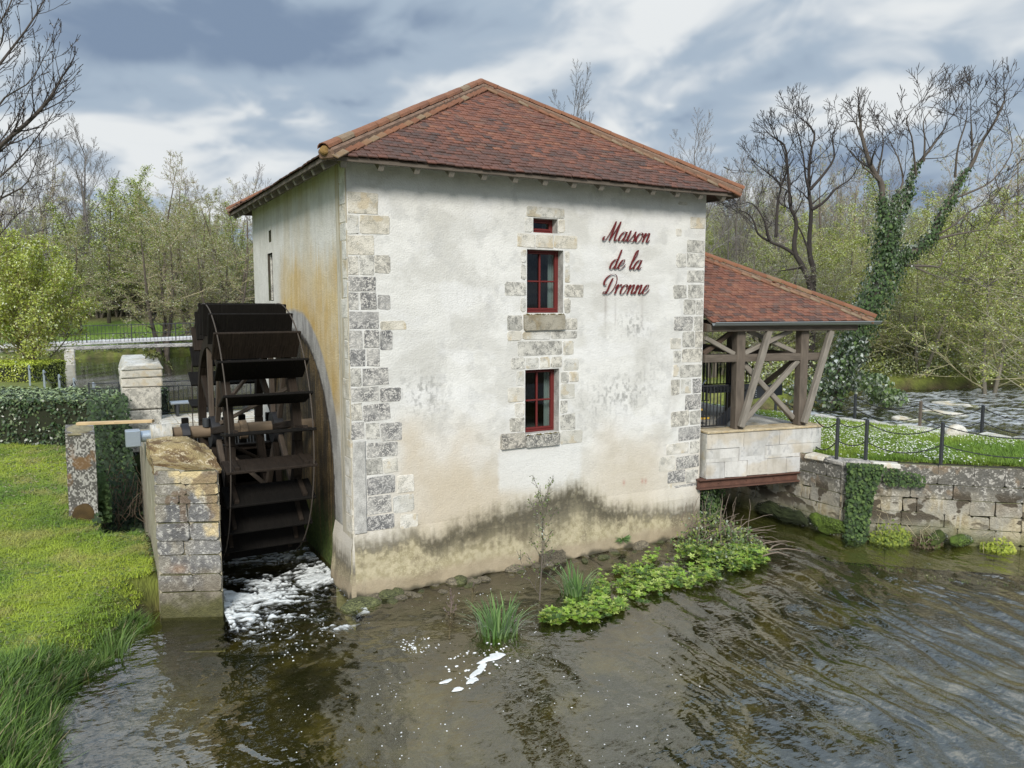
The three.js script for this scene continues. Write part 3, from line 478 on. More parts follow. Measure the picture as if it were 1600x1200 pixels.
const quoinL = [[0.02,5.84,0.48,6.15,'o'],[0.01,5.54,0.17,5.81,'p'],[0.19,5.55,0.66,5.82,'o'],[0.01,5.24,0.4,5.52,'o'],[0,4.94,0.16,5.22,'m'],[0.18,4.94,0.4,5.23,'m'],[0.41,4.97,0.66,5.24,'m'],[0,4.7,0.43,4.92,'d'],[0,4.42,0.16,4.68,'d'],[0.18,4.42,0.43,4.68,'d'],[0.45,4.42,0.65,4.66,'d'],[0,4.14,0.46,4.4,'d'],[0.48,4.12,0.9,4.25,'o'],[0,3.85,0.2,4.11,'d'],[0.22,3.85,0.46,4.11,'d'],[0.48,3.8,0.68,4.11,'d'],[0,3.58,0.24,3.83,'d'],[0.26,3.57,0.46,3.83,'d'],[0,3.28,0.17,3.55,'m'],[0.19,3.28,0.6,3.54,'d'],[0,3.04,0.44,3.26,'d'],[0.46,3.02,0.8,3.23,'d'],[0,2.76,0.17,3.02,'m'],[0.19,2.73,0.62,2.99,'d'],[0,2.47,0.2,2.73,'d'],[0.22,2.45,0.44,2.71,'m'],[0.46,2.4,0.81,2.69,'d'],[0.23,2.16,0.74,2.39,'d'],[0.22,1.89,0.48,2.15,'m'],[0.49,1.9,0.73,2.12,'o'],[0.22,1.58,0.69,1.86,'d'],[0.71,1.55,1.0,1.84,'p'],[0.21,1.27,0.61,1.56,'d'],[0.64,1.24,0.99,1.52,'p'],[0.2,1.01,0.66,1.25,'d'],[0.75,0.97,1.06,1.2,'o'],[0.22,0.68,0.63,0.98,'o'],[0.66,0.73,1.25,0.93,'o'],[0.68,0.5,0.87,0.71,'p']];
const quoinR = [[6.31,6.34,6.53,6.4,'o'],[6.62,5.93,6.99,6.15,'o'],[6.26,5.77,6.41,5.91,'p'],[6.55,5.48,6.99,5.71,'m'],[6.3,5.2,6.53,5.45,'m'],[6.55,5.21,6.99,5.46,'m'],[6.57,4.92,6.99,5.15,'m'],[6.24,4.62,6.56,4.87,'m'],[6.59,4.62,6.99,4.88,'m'],[6.49,4.32,6.79,4.6,'m'],[6.81,4.31,6.99,4.6,'m'],[6.28,4.01,6.74,4.28,'d'],[6.77,4.0,6.99,4.28,'m'],[6.49,3.69,6.78,3.99,'m'],[6.8,3.68,6.99,3.99,'m'],[6.19,3.66,6.46,3.87,'o'],[6.28,3.40,6.46,3.64,'m'],[6.48,3.40,6.99,3.66,'m'],[6.27,3.14,6.43,3.37,'p'],[6.45,3.11,6.99,3.36,'m'],[6.23,2.79,6.44,3.09,'m'],[6.47,2.8,6.74,3.09,'p'],[6.77,2.79,6.98,3.08,'d'],[6.58,2.48,6.99,2.77,'d'],[6.24,2.18,6.7,2.47,'m'],[6.72,2.18,6.98,2.45,'m'],[6.43,1.89,6.98,2.15,'d'],[6.15,1.64,6.71,1.85,'o'],[6.73,1.61,6.98,1.85,'m'],[5.96,1.33,6.37,1.61,'o'],[6.4,1.33,6.98,1.58,'d'],[6.19,1.08,6.64,1.31,'d'],[6.66,1.03,6.97,1.29,'m'],[6.21,0.8,6.34,1.06,'o'],[6.37,0.74,6.97,1.01,'d'],[6.01,0.57,6.34,0.77,'m'],[6.37,0.51,6.68,0.72,'d'],[6.71,0.47,6.97,0.71,'m']];
const surround = [[2.99,4.07,3.8,4.33,'s'],[2.68,4.07,2.97,4.32,'m'],[2.69,3.91,2.96,4.06,'o'],[3.83,4.06,4.08,4.27,'m'],[2.98,3.91,3.53,4.05,'p'],[3.54,3.91,4.08,4.05,'m'],[2.88,3.64,3.77,3.89,'m'],[3.79,3.63,4.01,3.88,'o'],[2.76,3.42,3.02,3.62,'m'],[3.04,3.42,3.29,3.61,'p'],[3.32,3.42,3.52,3.61,'o'],[3.54,3.42,3.77,3.6,'m'],[3.8,3.36,4.11,3.56,'p'],[2.86,3.14,3.01,3.39,'p'],[2.7,2.87,3.01,3.12,'o'],[2.83,2.62,3.01,2.85,'o'],[2.73,2.36,3.01,2.6,'m'],[3.74,3.14,3.9,3.34,'m'],[3.92,3.15,4.12,3.33,'p'],[3.74,2.86,4.04,3.12,'p'],[3.74,2.61,3.89,2.84,'m'],[3.74,2.31,4.06,2.59,'m'],[2.55,2.09,3.01,2.34,'s'],[3.03,2.07,3.71,2.28,'s'],[3.73,2.06,4.21,2.29,'p'],[3.05,5.96,3.79,6.13,'p'],[3.02,5.70,3.16,5.94,'p'],[3.68,5.72,3.8,5.94,'p'],[2.87,5.45,3.22,5.67,'o'],[3.23,5.45,3.58,5.68,'p'],[3.59,5.45,4.06,5.67,'o'],[2.94,5.2,3.04,5.40,'p'],[2.94,4.91,3.04,5.17,'m'],[2.64,4.64,3.04,4.87,'m'],[2.94,4.38,3.04,4.62,'p'],[3.81,5.21,3.91,5.41,'p'],[3.81,4.87,3.92,5.18,'p'],[3.81,4.63,4.21,4.85,'m'],[3.81,4.35,3.93,4.61,'m']];
{
  let k = 0; const r = rng(41);
  const put = (name, list, proud, round) => { for (const [a, b, c, d, t] of list) { const ms = STONE[t]; mesh(name, slab(a, b, c, d, proud + r() * 0.005, ++k * 7, (c > 0.6 && c < 6.2) || a > 0.4 && a < 6.5 ? round : 0.008), ms[Math.floor(r() * ms.length)], frontWall); } };
  put('quoin_stone', quoinL, 0.004, 0.022); put('quoin_stone', quoinR, 0.004, 0.022); put('surround_stone', surround.filter((s) => s[4] !== 's'), 0.005, 0.022);
  put('sill_stone', surround.filter((s) => s[4] === 's'), 0.05, 0.015);
  // the same quoins seen round the corner, dressed and paler
  let y = 1.0; while (y < 6.3) { const h = 0.26 + r() * 0.07, w = r() < 0.45 ? 0.30 : 0.20; const g = slab(-w, y, -0.006, y + h - 0.012, 0.004, ++k * 3, 0.01); g.rotateY(-Math.PI / 2); g.translate(-0.0175, 0, 0); const g2 = g; mesh('quoin_stone', g2, STONE[y > 4.6 ? 'p' : 'o'][Math.floor(r() * 3)], frontWall); y += h; }
  // gutter of crust along the sills is real moss: small cushions
  const mm = std({ map: grainTex, color: lin(0.16, 0.13, 0.03) }), tufts = new G(); for (let i = 0; i < 70; i++) { const up = i < 35, x = up ? 3.0 + r() * 0.8 : 3.05 + r() * 0.65, yy = up ? 4.335 : 2.285, s = 0.012 + r() * 0.02; const c = V3(x, yy, 0.02 + r() * 0.025); for (let q = 0; q < 5; q++) { const a = q * 1.257 + r(); tufts.poly([[c.x + Math.cos(a) * s, c.y - 0.004, c.z + Math.sin(a) * s], [c.x + Math.cos(a + 1.26) * s, c.y - 0.004, c.z + Math.sin(a + 1.26) * s], [c.x, c.y + s * 0.6, c.z]]); } }
  const mo = mesh('sill_moss', tufts.build(), mm, frontWall); mo.userData.kind = 'stuff';
}
function windowAt(x0, y0, x1, y1, cross, label) {
  const w = part(mill, 'window'); tag(w, label); const z = -0.19, f = 0.036, bx = (a, b, c, d, zz, dd, mat, name, bev = 0.006) => mesh(name, chamferBox(c - a, d - b, dd, bev).translate((a + c) / 2, (b + d) / 2, zz), mat, w);
  bx(x0, y0, x0 + f, y1, z, 0.06, M.red, 'frame'); bx(x1 - f, y0, x1, y1, z, 0.06, M.red, 'frame'); bx(x0 + f, y0, x1 - f, y0 + f * 1.25, z, 0.06, M.red, 'frame'); bx(x0 + f, y1 - f, x1 - f, y1, z, 0.06, M.red, 'frame');
  const s = 0.026, a = x0 + f + 0.002, b = x1 - f - 0.002, c = y0 + f * 1.25 + 0.002, d = y1 - f - 0.002;
  bx(a, c, a + s, d, z + 0.012, 0.05, M.red, 'sash'); bx(b - s * 1.3, c, b, d, z + 0.012, 0.05, M.red, 'sash'); bx(a + s, c, b - s * 1.3, c + s * 1.4, z + 0.012, 0.05, M.red, 'sash'); bx(a + s, d - s, b - s * 1.3, d, z + 0.012, 0.05, M.red, 'sash');
  if (cross) { const mx = (a + b) / 2 - 0.01, my = (c + d) / 2; bx(mx - 0.016, c + s * 1.4, mx + 0.016, d - s, z + 0.015, 0.035, M.red, 'glazing_bar'); bx(a + s, my - 0.014, mx - 0.018, my + 0.014, z + 0.015, 0.033, M.red, 'glazing_bar'); bx(mx + 0.018, my - 0.014, b - s * 1.3, my + 0.014, z + 0.015, 0.033, M.red, 'glazing_bar'); }
  const xs = cross ? [[a + s, (a + b) / 2 - 0.027], [(a + b) / 2 + 0.007, b - s * 1.3]] : [[a + s, b - s * 1.3]], ys = cross ? [[c + s * 1.4, (c + d) / 2 - 0.016], [(c + d) / 2 + 0.016, d - s]] : [[c + s * 1.4, d - s]];
  for (const [p, q] of xs) for (const [u, v] of ys) { const g = new THREE.PlaneGeometry(q - p, v - u); g.translate((p + q) / 2, (u + v) / 2, z); mesh('pane', g, M.glass, w); }
  const cg = new G(); const cx = x1 - f - 0.06; let pv = null; for (let i = 0; i <= 14; i++) { const x = cx + i / 14 * 0.16, zz = z - 0.16 + 0.015 * Math.sin(i * 1.4); if (pv) cg.poly([[pv[0], y0 + 0.05, pv[1]], [x, y0 + 0.05, zz], [x, y1, zz], [pv[0], y1, pv[1]]]); pv = [x, zz]; } mesh('curtain', cg.build(), M.curtain, w);
}
windowAt(...OPEN[0], false, 'small red framed window under the eaves'); windowAt(...OPEN[1], true, 'upper red window of four panes'); windowAt(...OPEN[2], true, 'lower red window of four panes');
{ const w = part(mill, 'window'); tag(w, 'narrow slit window high in the side wall'); mesh('frame', chamferBox(0.03, 0.95, 0.06, 0.006).translate(0.06, 5.07, -5.5), STONE.m[1], w); mesh('frame', chamferBox(0.03, 0.95, 0.06, 0.006).translate(0.06, 5.07, -5.13), STONE.m[1], w); mesh('pane', new THREE.PlaneGeometry(0.3, 0.95).rotateY(-Math.PI / 2).translate(0.07, 5.07, -5.31), M.glass, w); }

// ---------------------------------------------------------------- roofs
// covers a slope with flat tiles; e0 -> e1 is the eave seen from outside (left to right), up the direction up the slope, keep(s, t) says where tiles lie
function tiles(root, e0, e1, up, keep, nParts, seed, tone, W = 0.15, E = 0.104) {
  const r = rng(seed), ax = e1.clone().sub(e0), L = ax.length(); ax.normalize(); const nor = V3().crossVectors(ax, up).normalize();
  const geo = chamferBox(W - 0.008, 0.25, 0.022, 0.004), all = [];
  const lift = new THREE.Quaternion().setFromAxisAngle(ax, -0.10);
  for (let j = 0; ; j++) {
    const t = j * E; let any = false;
    for (let i = -1; i * W < L + W; i++) {
      const s = (i + (j % 2 ? 0.5 : 0)) * W + W / 2; if (!keep(s, t)) continue; any = true;
      const q = new THREE.Quaternion().setFromRotationMatrix(new THREE.Matrix4().makeBasis(ax, up, nor)); q.premultiply(lift).premultiply(new THREE.Quaternion().setFromAxisAngle(nor, (r() - 0.5) * 0.04)).premultiply(new THREE.Quaternion().setFromAxisAngle(ax, (r() - 0.5) * 0.03));
      const p = e0.clone().addScaledVector(ax, s + (r() - 0.5) * 0.008).addScaledVector(up, t + 0.1 + (r() - 0.5) * 0.020).addScaledVector(nor, 0.018 + r() * 0.010 + 0.035 * (fbm(s * 0.9 + seed, t * 0.9, 3) - 0.5));
      all.push({ m: new THREE.Matrix4().compose(p, q, V3(1, 1, 1)), d: root.localToWorld(p.clone()).distanceToSquared(CAM), k: tone(s / L, t, r) });
    }
    if (!any && j > 2) break;
  }
  all.sort((a, b) => a.d - b.d);
  const n = Math.min(nParts, all.length);
  for (let i = 0; i < n; i++) { const o = mesh('roof_tile', geo, TILE[all[i].k], root); o.applyMatrix4(all[i].m); }
  for (let k = 0; k < TILE.length; k++) { const ms = all.slice(n).filter((a) => a.k === k).map((a) => a.m); if (ms.length) instanced('tile_course', geo, TILE[k], ms, null, root); }
}
function ridge(root, a, b, seed, len = 0.34, rad = 0.105, outs = V3(0, 1, 0)) {   // half-round tiles from a (low) to b (high) in a bed of mortar
  const r = rng(seed), D = b.clone().sub(a), L = D.length(); D.normalize(); const X = V3().crossVectors(D, outs).normalize(), Y = V3().crossVectors(X, D).normalize();
  const g = new G(), S = 6, th = 0.014, arc = (k, z, R) => [Math.cos(Math.PI * (0.03 + 0.94 * k / S)) * R, Math.sin(Math.PI * (0.03 + 0.94 * k / S)) * R * 0.85, z];
  for (let k = 0; k < S; k++) { g.poly([arc(k, 0, rad), arc(k + 1, 0, rad), arc(k + 1, len + 0.03, rad * 0.88), arc(k, len + 0.03, rad * 0.88)].reverse()); g.poly([arc(k, 0, rad - th), arc(k + 1, 0, rad - th), arc(k + 1, 0, rad), arc(k, 0, rad)].reverse()); }
  const geo = g.build(), n = Math.round(L / len);
  for (let i = 0; i < n; i++) {
    const o = mesh('ridge_tile', geo, RIDGE[Math.floor(r() * r() * RIDGE.length)], root), z = D.clone().applyAxisAngle(X, 0.03 + (r() - 0.5) * 0.02).applyAxisAngle(Y, (r() - 0.5) * 0.05), x2 = V3().crossVectors(Y, z).normalize();
    o.applyMatrix4(new THREE.Matrix4().makeBasis(x2, V3().crossVectors(z, x2), z).setPosition(a.clone().addScaledVector(D, i * L / n).addScaledVector(Y, 0.012 + r() * 0.008)));
  }
  const bed = roughen(chamferBox(rad * 2.5, 0.15, L, 0.03), 0.012, 7, seed), bm = new THREE.Matrix4().makeBasis(X.clone().negate(), Y, D.clone()).setPosition(a.clone().addScaledVector(D, L / 2).addScaledVector(Y, -0.06)); bed.applyMatrix4(bm); mesh('mortar_bed', bed, M.mortar, root);
  return { D, X, Y, L };
}
function hipCourse(root, a, b, faceUp, nor, seed) {              // the cut tiles bedded along a hip, on one face of it
  const r = rng(seed), D = b.clone().sub(a), L = D.length(); D.normalize(); const N = nor.clone(), S = V3().crossVectors(N, D).normalize(); if (S.dot(faceUp) > 0) S.negate();
  const geo = chamferBox(0.16, 0.26, 0.026, 0.006), n = Math.round(L / 0.215);
  for (let i = 0; i < n; i++) { const o = mesh('hip_tile', geo, RIDGE[Math.floor(r() * RIDGE.length)], root), q = new THREE.Quaternion().setFromRotationMatrix(new THREE.Matrix4().makeBasis(V3().crossVectors(D, N).normalize(), D, N)); q.premultiply(new THREE.Quaternion().setFromAxisAngle(V3().crossVectors(D, N).normalize(), 0.09)).premultiply(new THREE.Quaternion().setFromAxisAngle(N, (r() - 0.5) * 0.12)); o.position.copy(a).addScaledVector(D, (i + 0.5) * L / n).addScaledVector(S, 0.135 + (r() - 0.5) * 0.02).addScaledVector(N, 0.045 + r() * 0.01); o.quaternion.copy(q); }
}
{
  const roof = part(mill, 'roof'), xl = -0.42, xr = MW + 0.42, zf = 0.45, zb = -MD - 0.45, ey = 6.56, ry = 8.72, zr = -2.62, zr2 = -MD + 2.62, xm = 3.55;
  const A = V3(xl, ey, zf), B = V3(xr, ey, zf), C = V3(xr, ey, zb), D = V3(xl, ey, zb), P = V3(xm, ry, zr), Q = V3(xm, ry, zr2);
  const face = (pts) => { const g = new G(), n = V3().crossVectors(pts[1].clone().sub(pts[0]), pts[2].clone().sub(pts[0])).normalize(), lo = pts.map((p) => p.clone().addScaledVector(n, -0.03)); g.poly(pts.map((p) => p.toArray())); g.poly(lo.map((p) => p.toArray()).reverse()); for (let i = 0; i < pts.length; i++) { const k = (i + 1) % pts.length; g.poly([lo[i], lo[k], pts[k], pts[i]].map((p) => p.toArray())); } mesh('roof_boarding', g.build(), M.darkOak, roof); return n; };
  face([A, B, P]); face([B, C, Q, P]); face([C, D, Q]); face([D, A, P, Q]);
  const tone = (f, t, r) => { const low = sst(1.5, 0.2, t), v = r(); return v < 0.30 ? (r() < low ? 3 : 0) : v < 0.52 ? (r() < low ? 4 : 1) : v < 0.72 ? 2 : v < 0.82 ? (r() < low ? 7 : 6) : v < 0.90 ? 3 : v < 0.95 ? 7 : r() < low ? 4 : 5; };
  const slope = (e0, e1, top0, top1, n, seed) => { const ax = e1.clone().sub(e0).normalize(), L = e1.distanceTo(e0), t0 = top0.clone().sub(e0), s0 = t0.dot(ax), upv = t0.addScaledVector(ax, -s0), H = upv.length(); upv.normalize(); const s1 = top1.clone().sub(e0).dot(ax); tiles(roof, e0, e1, upv, (s, t) => t < H - 0.06 && s > s0 * t / H + 0.04 && s < L - (L - s1) * t / H - 0.04, n, seed, tone); };
  slope(A, B, P, P, 300, 11); slope(B, C, P, Q, 0, 12); slope(C, D, Q, Q, 0, 13); slope(D, A, Q, P, 0, 14);
  const up = V3(0, 0.05, 0);
  ridge(roof, A.clone().add(V3(-0.03, 0.05, 0.03)), P.clone().add(up), 21); ridge(roof, B.clone().add(V3(0.03, 0.05, 0.03)), P.clone().add(up), 22); ridge(roof, C.clone().add(up), Q.clone().add(up), 23); ridge(roof, D.clone().add(up), Q.clone().add(up), 24); ridge(roof, P.clone().add(up), Q.clone().add(V3(0, 0.06, 0)), 25);
  { const nf = V3(0, 3.07, 2.16).normalize(), uf = V3(0, 2.16, -3.07).normalize(); hipCourse(roof, A, P, uf, nf, 71); hipCourse(roof, B, P, uf, nf, 72); }
  // rafter feet under the eaves
  const sf = 2.16 / 3.07, sl = 2.16 / 3.97;
  for (let i = 0; i < 14; i++) { const x = -0.15 + i * 0.555; mesh('rafter', beamGeo(V3(x, ey - 0.135 + 0.05 * sf, zf - 0.05), V3(x, ey - 0.135 + 0.55 * sf, zf - 0.55), 0.09, 0.11, 0.006, 0.006, i), M.greyWood, roof); }
  for (let i = 0; i < 14; i++) { const z = 0.1 - i * 0.56; mesh('rafter', beamGeo(V3(xl + 0.05, ey - 0.125 + 0.05 * sl, z), V3(xl + 0.55, ey - 0.125 + 0.55 * sl, z), 0.09, 0.11, 0.006, 0.006, i), M.greyWood, roof); }
  mesh('eaves_board', beamGeo(V3(xl + 0.02, ey - 0.035, zf - 0.02), V3(xr - 0.02, ey - 0.035, zf - 0.02), 0.028, 0.06, 0.005), M.oakWood, roof); mesh('eaves_board', beamGeo(V3(xl + 0.02, ey - 0.036, zf - 0.04), V3(xl + 0.02, ey - 0.036, zb), 0.028, 0.06, 0.005), M.oakWood, roof); mesh('eaves_board', beamGeo(V3(xr - 0.02, ey - 0.036, zf - 0.04), V3(xr - 0.02, ey - 0.036, zb), 0.028, 0.06, 0.005), M.oakWood, roof);
  mesh('mortar_finial', roughen(new THREE.IcosahedronGeometry(0.075, 2), 0.02, 8).translate(xl - 0.0, ey + 0.05, zf), std({ map: grainTex, color: lin(0.36, 0.22, 0.07) }), roof);
}

// ---------------------------------------------------------------- the lettering on the front wall
{
  const sign = thing('wall_lettering', 'dark red script letters reading Maison de la Dronne on the white wall', 'sign', [0, 0, 0]);
  // pen strokes, x-height 1; thick on the way down, thin on the way up
  const a = [[[0.72, 0.86], [0.5, 1.02], [0.22, 0.82], [0.06, 0.4], [0.12, 0.06], [0.34, 0.02], [0.58, 0.34], [0.74, 0.8]], [[0.76, 1.0], [0.70, 0.5], [0.68, 0.14], [0.82, 0.0], [1.04, 0.28]]];
  const n = [[[-0.06, 0.62], [0.06, 0.98], [0.14, 0.9], [0.12, 0.4], [0.1, 0.0]], [[0.12, 0.3], [0.34, 0.84], [0.52, 1.0], [0.62, 0.86], [0.6, 0.4], [0.62, 0.08], [0.76, 0.0], [0.96, 0.3]]];
  const L = {
    M: [[[-0.42, 0.42], [-0.50, 0.22], [-0.40, 0.02], [-0.2, 0.06], [0.06, 0.7], [0.30, 1.98]], [[0.32, 2.0], [0.36, 1.2], [0.36, 0.0]], [[0.36, 0.0], [0.62, 0.9], [0.90, 1.98]], [[0.92, 2.0], [0.92, 1.0], [0.94, 0.2], [1.08, 0.0], [1.30, 0.26]]],
    a, n, i: [[[-0.04, 0.4], [0.1, 0.96], [0.14, 1.16]], [[0.14, 1.16], [0.12, 0.5], [0.13, 0.1], [0.26, 0.0], [0.46, 0.28]]],
    s: [[[-0.06, 0.3], [0.2, 0.8], [0.3, 1.08]], [[0.3, 1.08], [0.3, 0.8], [0.46, 0.42], [0.42, 0.1], [0.2, 0.0], [0.04, 0.12]]],
    o: [[[0.46, 1.0], [0.2, 0.86], [0.06, 0.42], [0.14, 0.06], [0.36, 0.0], [0.6, 0.2], [0.7, 0.62], [0.6, 0.96], [0.46, 1.0]], [[0.6, 0.94], [0.72, 0.76], [0.9, 0.84]]],
    d: [[[0.72, 0.86], [0.5, 1.02], [0.22, 0.82], [0.06, 0.4], [0.12, 0.06], [0.34, 0.02], [0.58, 0.34], [0.74, 0.8]], [[0.74, 2.0], [0.72, 1.2], [0.68, 0.4], [0.72, 0.06], [0.86, 0.02], [1.04, 0.28]]],
    e: [[[0.06, 0.38], [0.36, 0.5], [0.58, 0.76], [0.5, 1.0], [0.3, 0.96], [0.1, 0.6], [0.08, 0.18], [0.28, 0.0], [0.56, 0.12], [0.86, 0.5]]],
    l: [[[-0.02, 0.3], [0.3, 1.0], [0.46, 1.7], [0.38, 2.02], [0.22, 1.8], [0.14, 1.0], [0.12, 0.2], [0.26, 0.0], [0.46, 0.28]]],
    r: [[[-0.08, 0.6], [0.08, 1.0], [0.14, 0.9], [0.12, 0.4], [0.1, 0.0]], [[0.12, 0.34], [0.3, 0.86], [0.46, 1.0], [0.56, 0.84]]],
    D: [[[0.52, 1.62], [0.42, 1.0], [0.36, 0.3], [0.14, 0.02], [-0.06, 0.06], [-0.02, 0.24], [0.2, 0.22], [0.5, 0.02], [0.9, 0.2], [1.16, 0.9], [1.06, 1.6], [0.66, 2.0], [0.16, 2.0], [-0.24, 1.7], [-0.40, 1.2], [-0.22, 0.88], [0.0, 1.0]]],
  };
  const stroke = (pts, sc, ox, oy) => {
    const cv = new THREE.CatmullRomCurve3(pts.map(([x, y]) => V3(x, y, 0)), false, 'centripetal').getPoints(pts.length * 6), sk = (x, y) => [ox + (x + y * 0.44) * sc, oy + y * sc], lft = [], rgt = [];
    cv.forEach((p, i) => { const q = cv[Math.min(i + 1, cv.length - 1)].clone().sub(cv[Math.max(0, i - 1)]).normalize(), end = Math.min(1, 0.35 + Math.min(i, cv.length - 1 - i) * 0.35); const w = (0.018 + 0.066 * sst(0.15, 0.95, -q.y)) * (0.6 + 0.4 * end); const a2 = sk(p.x - q.y * w, p.y + q.x * w * 0.6), b2 = sk(p.x + q.y * w, p.y - q.x * w * 0.6); lft.push(a2); rgt.push(b2); });
    const g = new G(), z0 = 0.022, z1 = 0.044, n2 = lft.length;
    for (let i = 0; i < n2 - 1; i++) { g.poly([[...lft[i], z1], [...rgt[i], z1], [...rgt[i + 1], z1], [...lft[i + 1], z1]]); g.poly([[...lft[i], z0], [...lft[i], z1], [...lft[i + 1], z1], [...lft[i + 1], z0]]); g.poly([[...rgt[i], z1], [...rgt[i], z0], [...rgt[i + 1], z0], [...rgt[i + 1], z1]]); }
    for (const i of [0, n2 - 1]) g.poly([[...lft[i], z0], [...rgt[i], z0], [...rgt[i], z1], [...lft[i], z1]]);
    return g.build();
  };
  const write = (txt, x, y, sc, adv) => { for (const ch of txt) { if (ch !== ' ') mesh('letter', mergeGeometries(L[ch].map((s) => stroke(s, sc, x, y))), M.signRed, sign); x += (adv[ch] ?? 0.8) * sc; } };
  const adv = { M: 1.42, a: 1.06, i: 0.52, s: 0.62, o: 0.92, n: 1.0, d: 1.06, e: 0.86, l: 0.54, r: 0.68, D: 1.38, ' ': 0.6 };
  write('Maison', 4.66, 5.62, 0.172, adv); write('de la', 4.72, 5.13, 0.172, adv); write('Dronne', 4.60, 4.69, 0.172, adv);
}
// ---------------------------------------------------------------- the water wheel
const AX = { y: 2.35, z: -2.6 };
{
  const wheel = thing('water_wheel', 'large dark timber water wheel against the side of the mill', 'water wheel', [0, AX.y, AX.z]);
  const R = 2.18, r0 = 1.66, xL = -1.74, xR = -0.40, N = 24, rd = rng(9);
  const pt = (x, rr, a) => V3(x, rr * Math.sin(a), rr * Math.cos(a));
  for (let i = 0; i < N; i++) {
    const a = (i * 15 + 6.9) * Math.PI / 180, mid = pt((xL + xR) / 2, (R + r0) / 2, a), d = pt(0, 1, a);
    const g = roughen(chamferBox(xR - xL + (rd() - 0.5) * 0.06, R - r0 + (rd() - 0.5) * 0.04, 0.042, 0.008), 0.008, 5, i); g.applyMatrix4(new THREE.Matrix4().makeBasis(V3(1, 0, 0), d, V3(1, 0, 0).cross(d)).setPosition(mid));
    const p = mesh('paddle', g, i % 5 === 3 ? M.wetWood2 : M.wetWood, wheel);
    for (const x of [xL + 0.16, xR - 0.16]) mesh('start', beamGeo(pt(x, r0 - 0.22, a + 0.018), pt(x, R - 0.06, a + 0.018), 0.07, 0.055, 0.006, 0.01, i), M.wetWood2, p);
  }
  for (const x of [xL + 0.16, xR - 0.16]) {                      // the two rims, in eight felloes each
    for (let k = 0; k < 8; k++) { const g = new G(), a0 = k * Math.PI / 4 + 0.004, a1 = (k + 1) * Math.PI / 4 - 0.004, S = 6, ri = 1.44, ro = 1.62, w = 0.065; for (let s = 0; s < S; s++) { const p = mix(a0, a1, s / S), q = mix(a0, a1, (s + 1) / S), A = (xx, rr, aa) => pt(xx, rr, aa).toArray(); g.poly([A(x - w, ri, p), A(x - w, ro, p), A(x - w, ro, q), A(x - w, ri, q)]); g.poly([A(x + w, ri, p), A(x + w, ri, q), A(x + w, ro, q), A(x + w, ro, p)]); g.poly([A(x - w, ro, p), A(x + w, ro, p), A(x + w, ro, q), A(x - w, ro, q)]); g.poly([A(x - w, ri, p), A(x - w, ri, q), A(x + w, ri, q), A(x + w, ri, p)]); } mesh('rim_felloe', g.build(), M.wetWood2, wheel); }
    for (let k = 0; k < 8; k++) { const a = k * Math.PI / 4 + 0.18; mesh('spoke', beamGeo(pt(x + (k % 2 ? 0.035 : -0.035), 0.10, a), pt(x, 1.47, a), 0.09, 0.12, 0.012, 0.015, k), k % 3 ? M.spokeWood : M.wetWood2, wheel); }
    const hub = roughen(new THREE.CylinderGeometry(0.27, 0.27, 0.16, 16, 1).rotateZ(Math.PI / 2).translate(x, 0, 0), 0.01, 4); mesh('hub', hub, M.iron, wheel);
    const ring = new G(), pts = []; for (let i = 0; i <= 96; i++) pts.push(pt(x < -1 ? xL + 0.06 : xR - 0.06, R - 0.012, i / 96 * 2 * Math.PI)); ring.tube(pts, 0.011, 5); mesh('iron_hoop', ring.build(), M.hoopIron, wheel);
  }
  for (let k = 0; k < 4; k++) { const a = k * Math.PI / 2 + 0.6; mesh('brace', beamGeo(pt(xL + 0.22, 0.3, a), pt(xR - 0.2, 1.42, a), 0.06, 0.06, 0.008), M.spokeWood, wheel); }
  const ax = new G(); ax.tube([V3(-2.42, 0.02, 0), V3(-1.9, 0.015, 0), V3(-1.1, 0, 0), V3(0.12, -0.01, 0)], [0.10, 0.105, 0.115, 0.115], 16); mesh('axle', ax.build(), M.logWood, wheel);
  for (const x of [-1.12, -2.05]) mesh('axle_band', roughen(new THREE.CylinderGeometry(0.165, 0.165, 0.12, 14).rotateZ(Math.PI / 2).translate(x, 0, 0), 0.02, 5, x), x < -2 ? M.iron : M.logWood, wheel);
  for (const x of [xL + 0.02, xL + 0.32]) mesh('bolt_cap', new THREE.CylinderGeometry(0.06, 0.06, 0.14, 10).translate(x, 0.17, 0.06), M.postIron, wheel);
}
{
  const b = thing('axle_bearing', 'pale stone bearing drum and galvanised cap box at the axle end on the pier', 'bearing', [-2.42, AX.y + 0.02, AX.z]);
  mesh('drum', roughen(new THREE.CylinderGeometry(0.17, 0.17, 0.32, 20, 2).rotateZ(Math.PI / 2), 0.006, 6), M.concrete, b);
  mesh('cap_box', chamferBox(0.22, 0.26, 0.24, 0.01).translate(-0.42, -0.02, 0.05), M.galv, b); const s = new G(); s.tube([V3(-0.16, -0.01, 0.02), V3(-0.31, -0.01, 0.03)], 0.095, 14); mesh('sleeve', s.build(), M.galv, b);
}
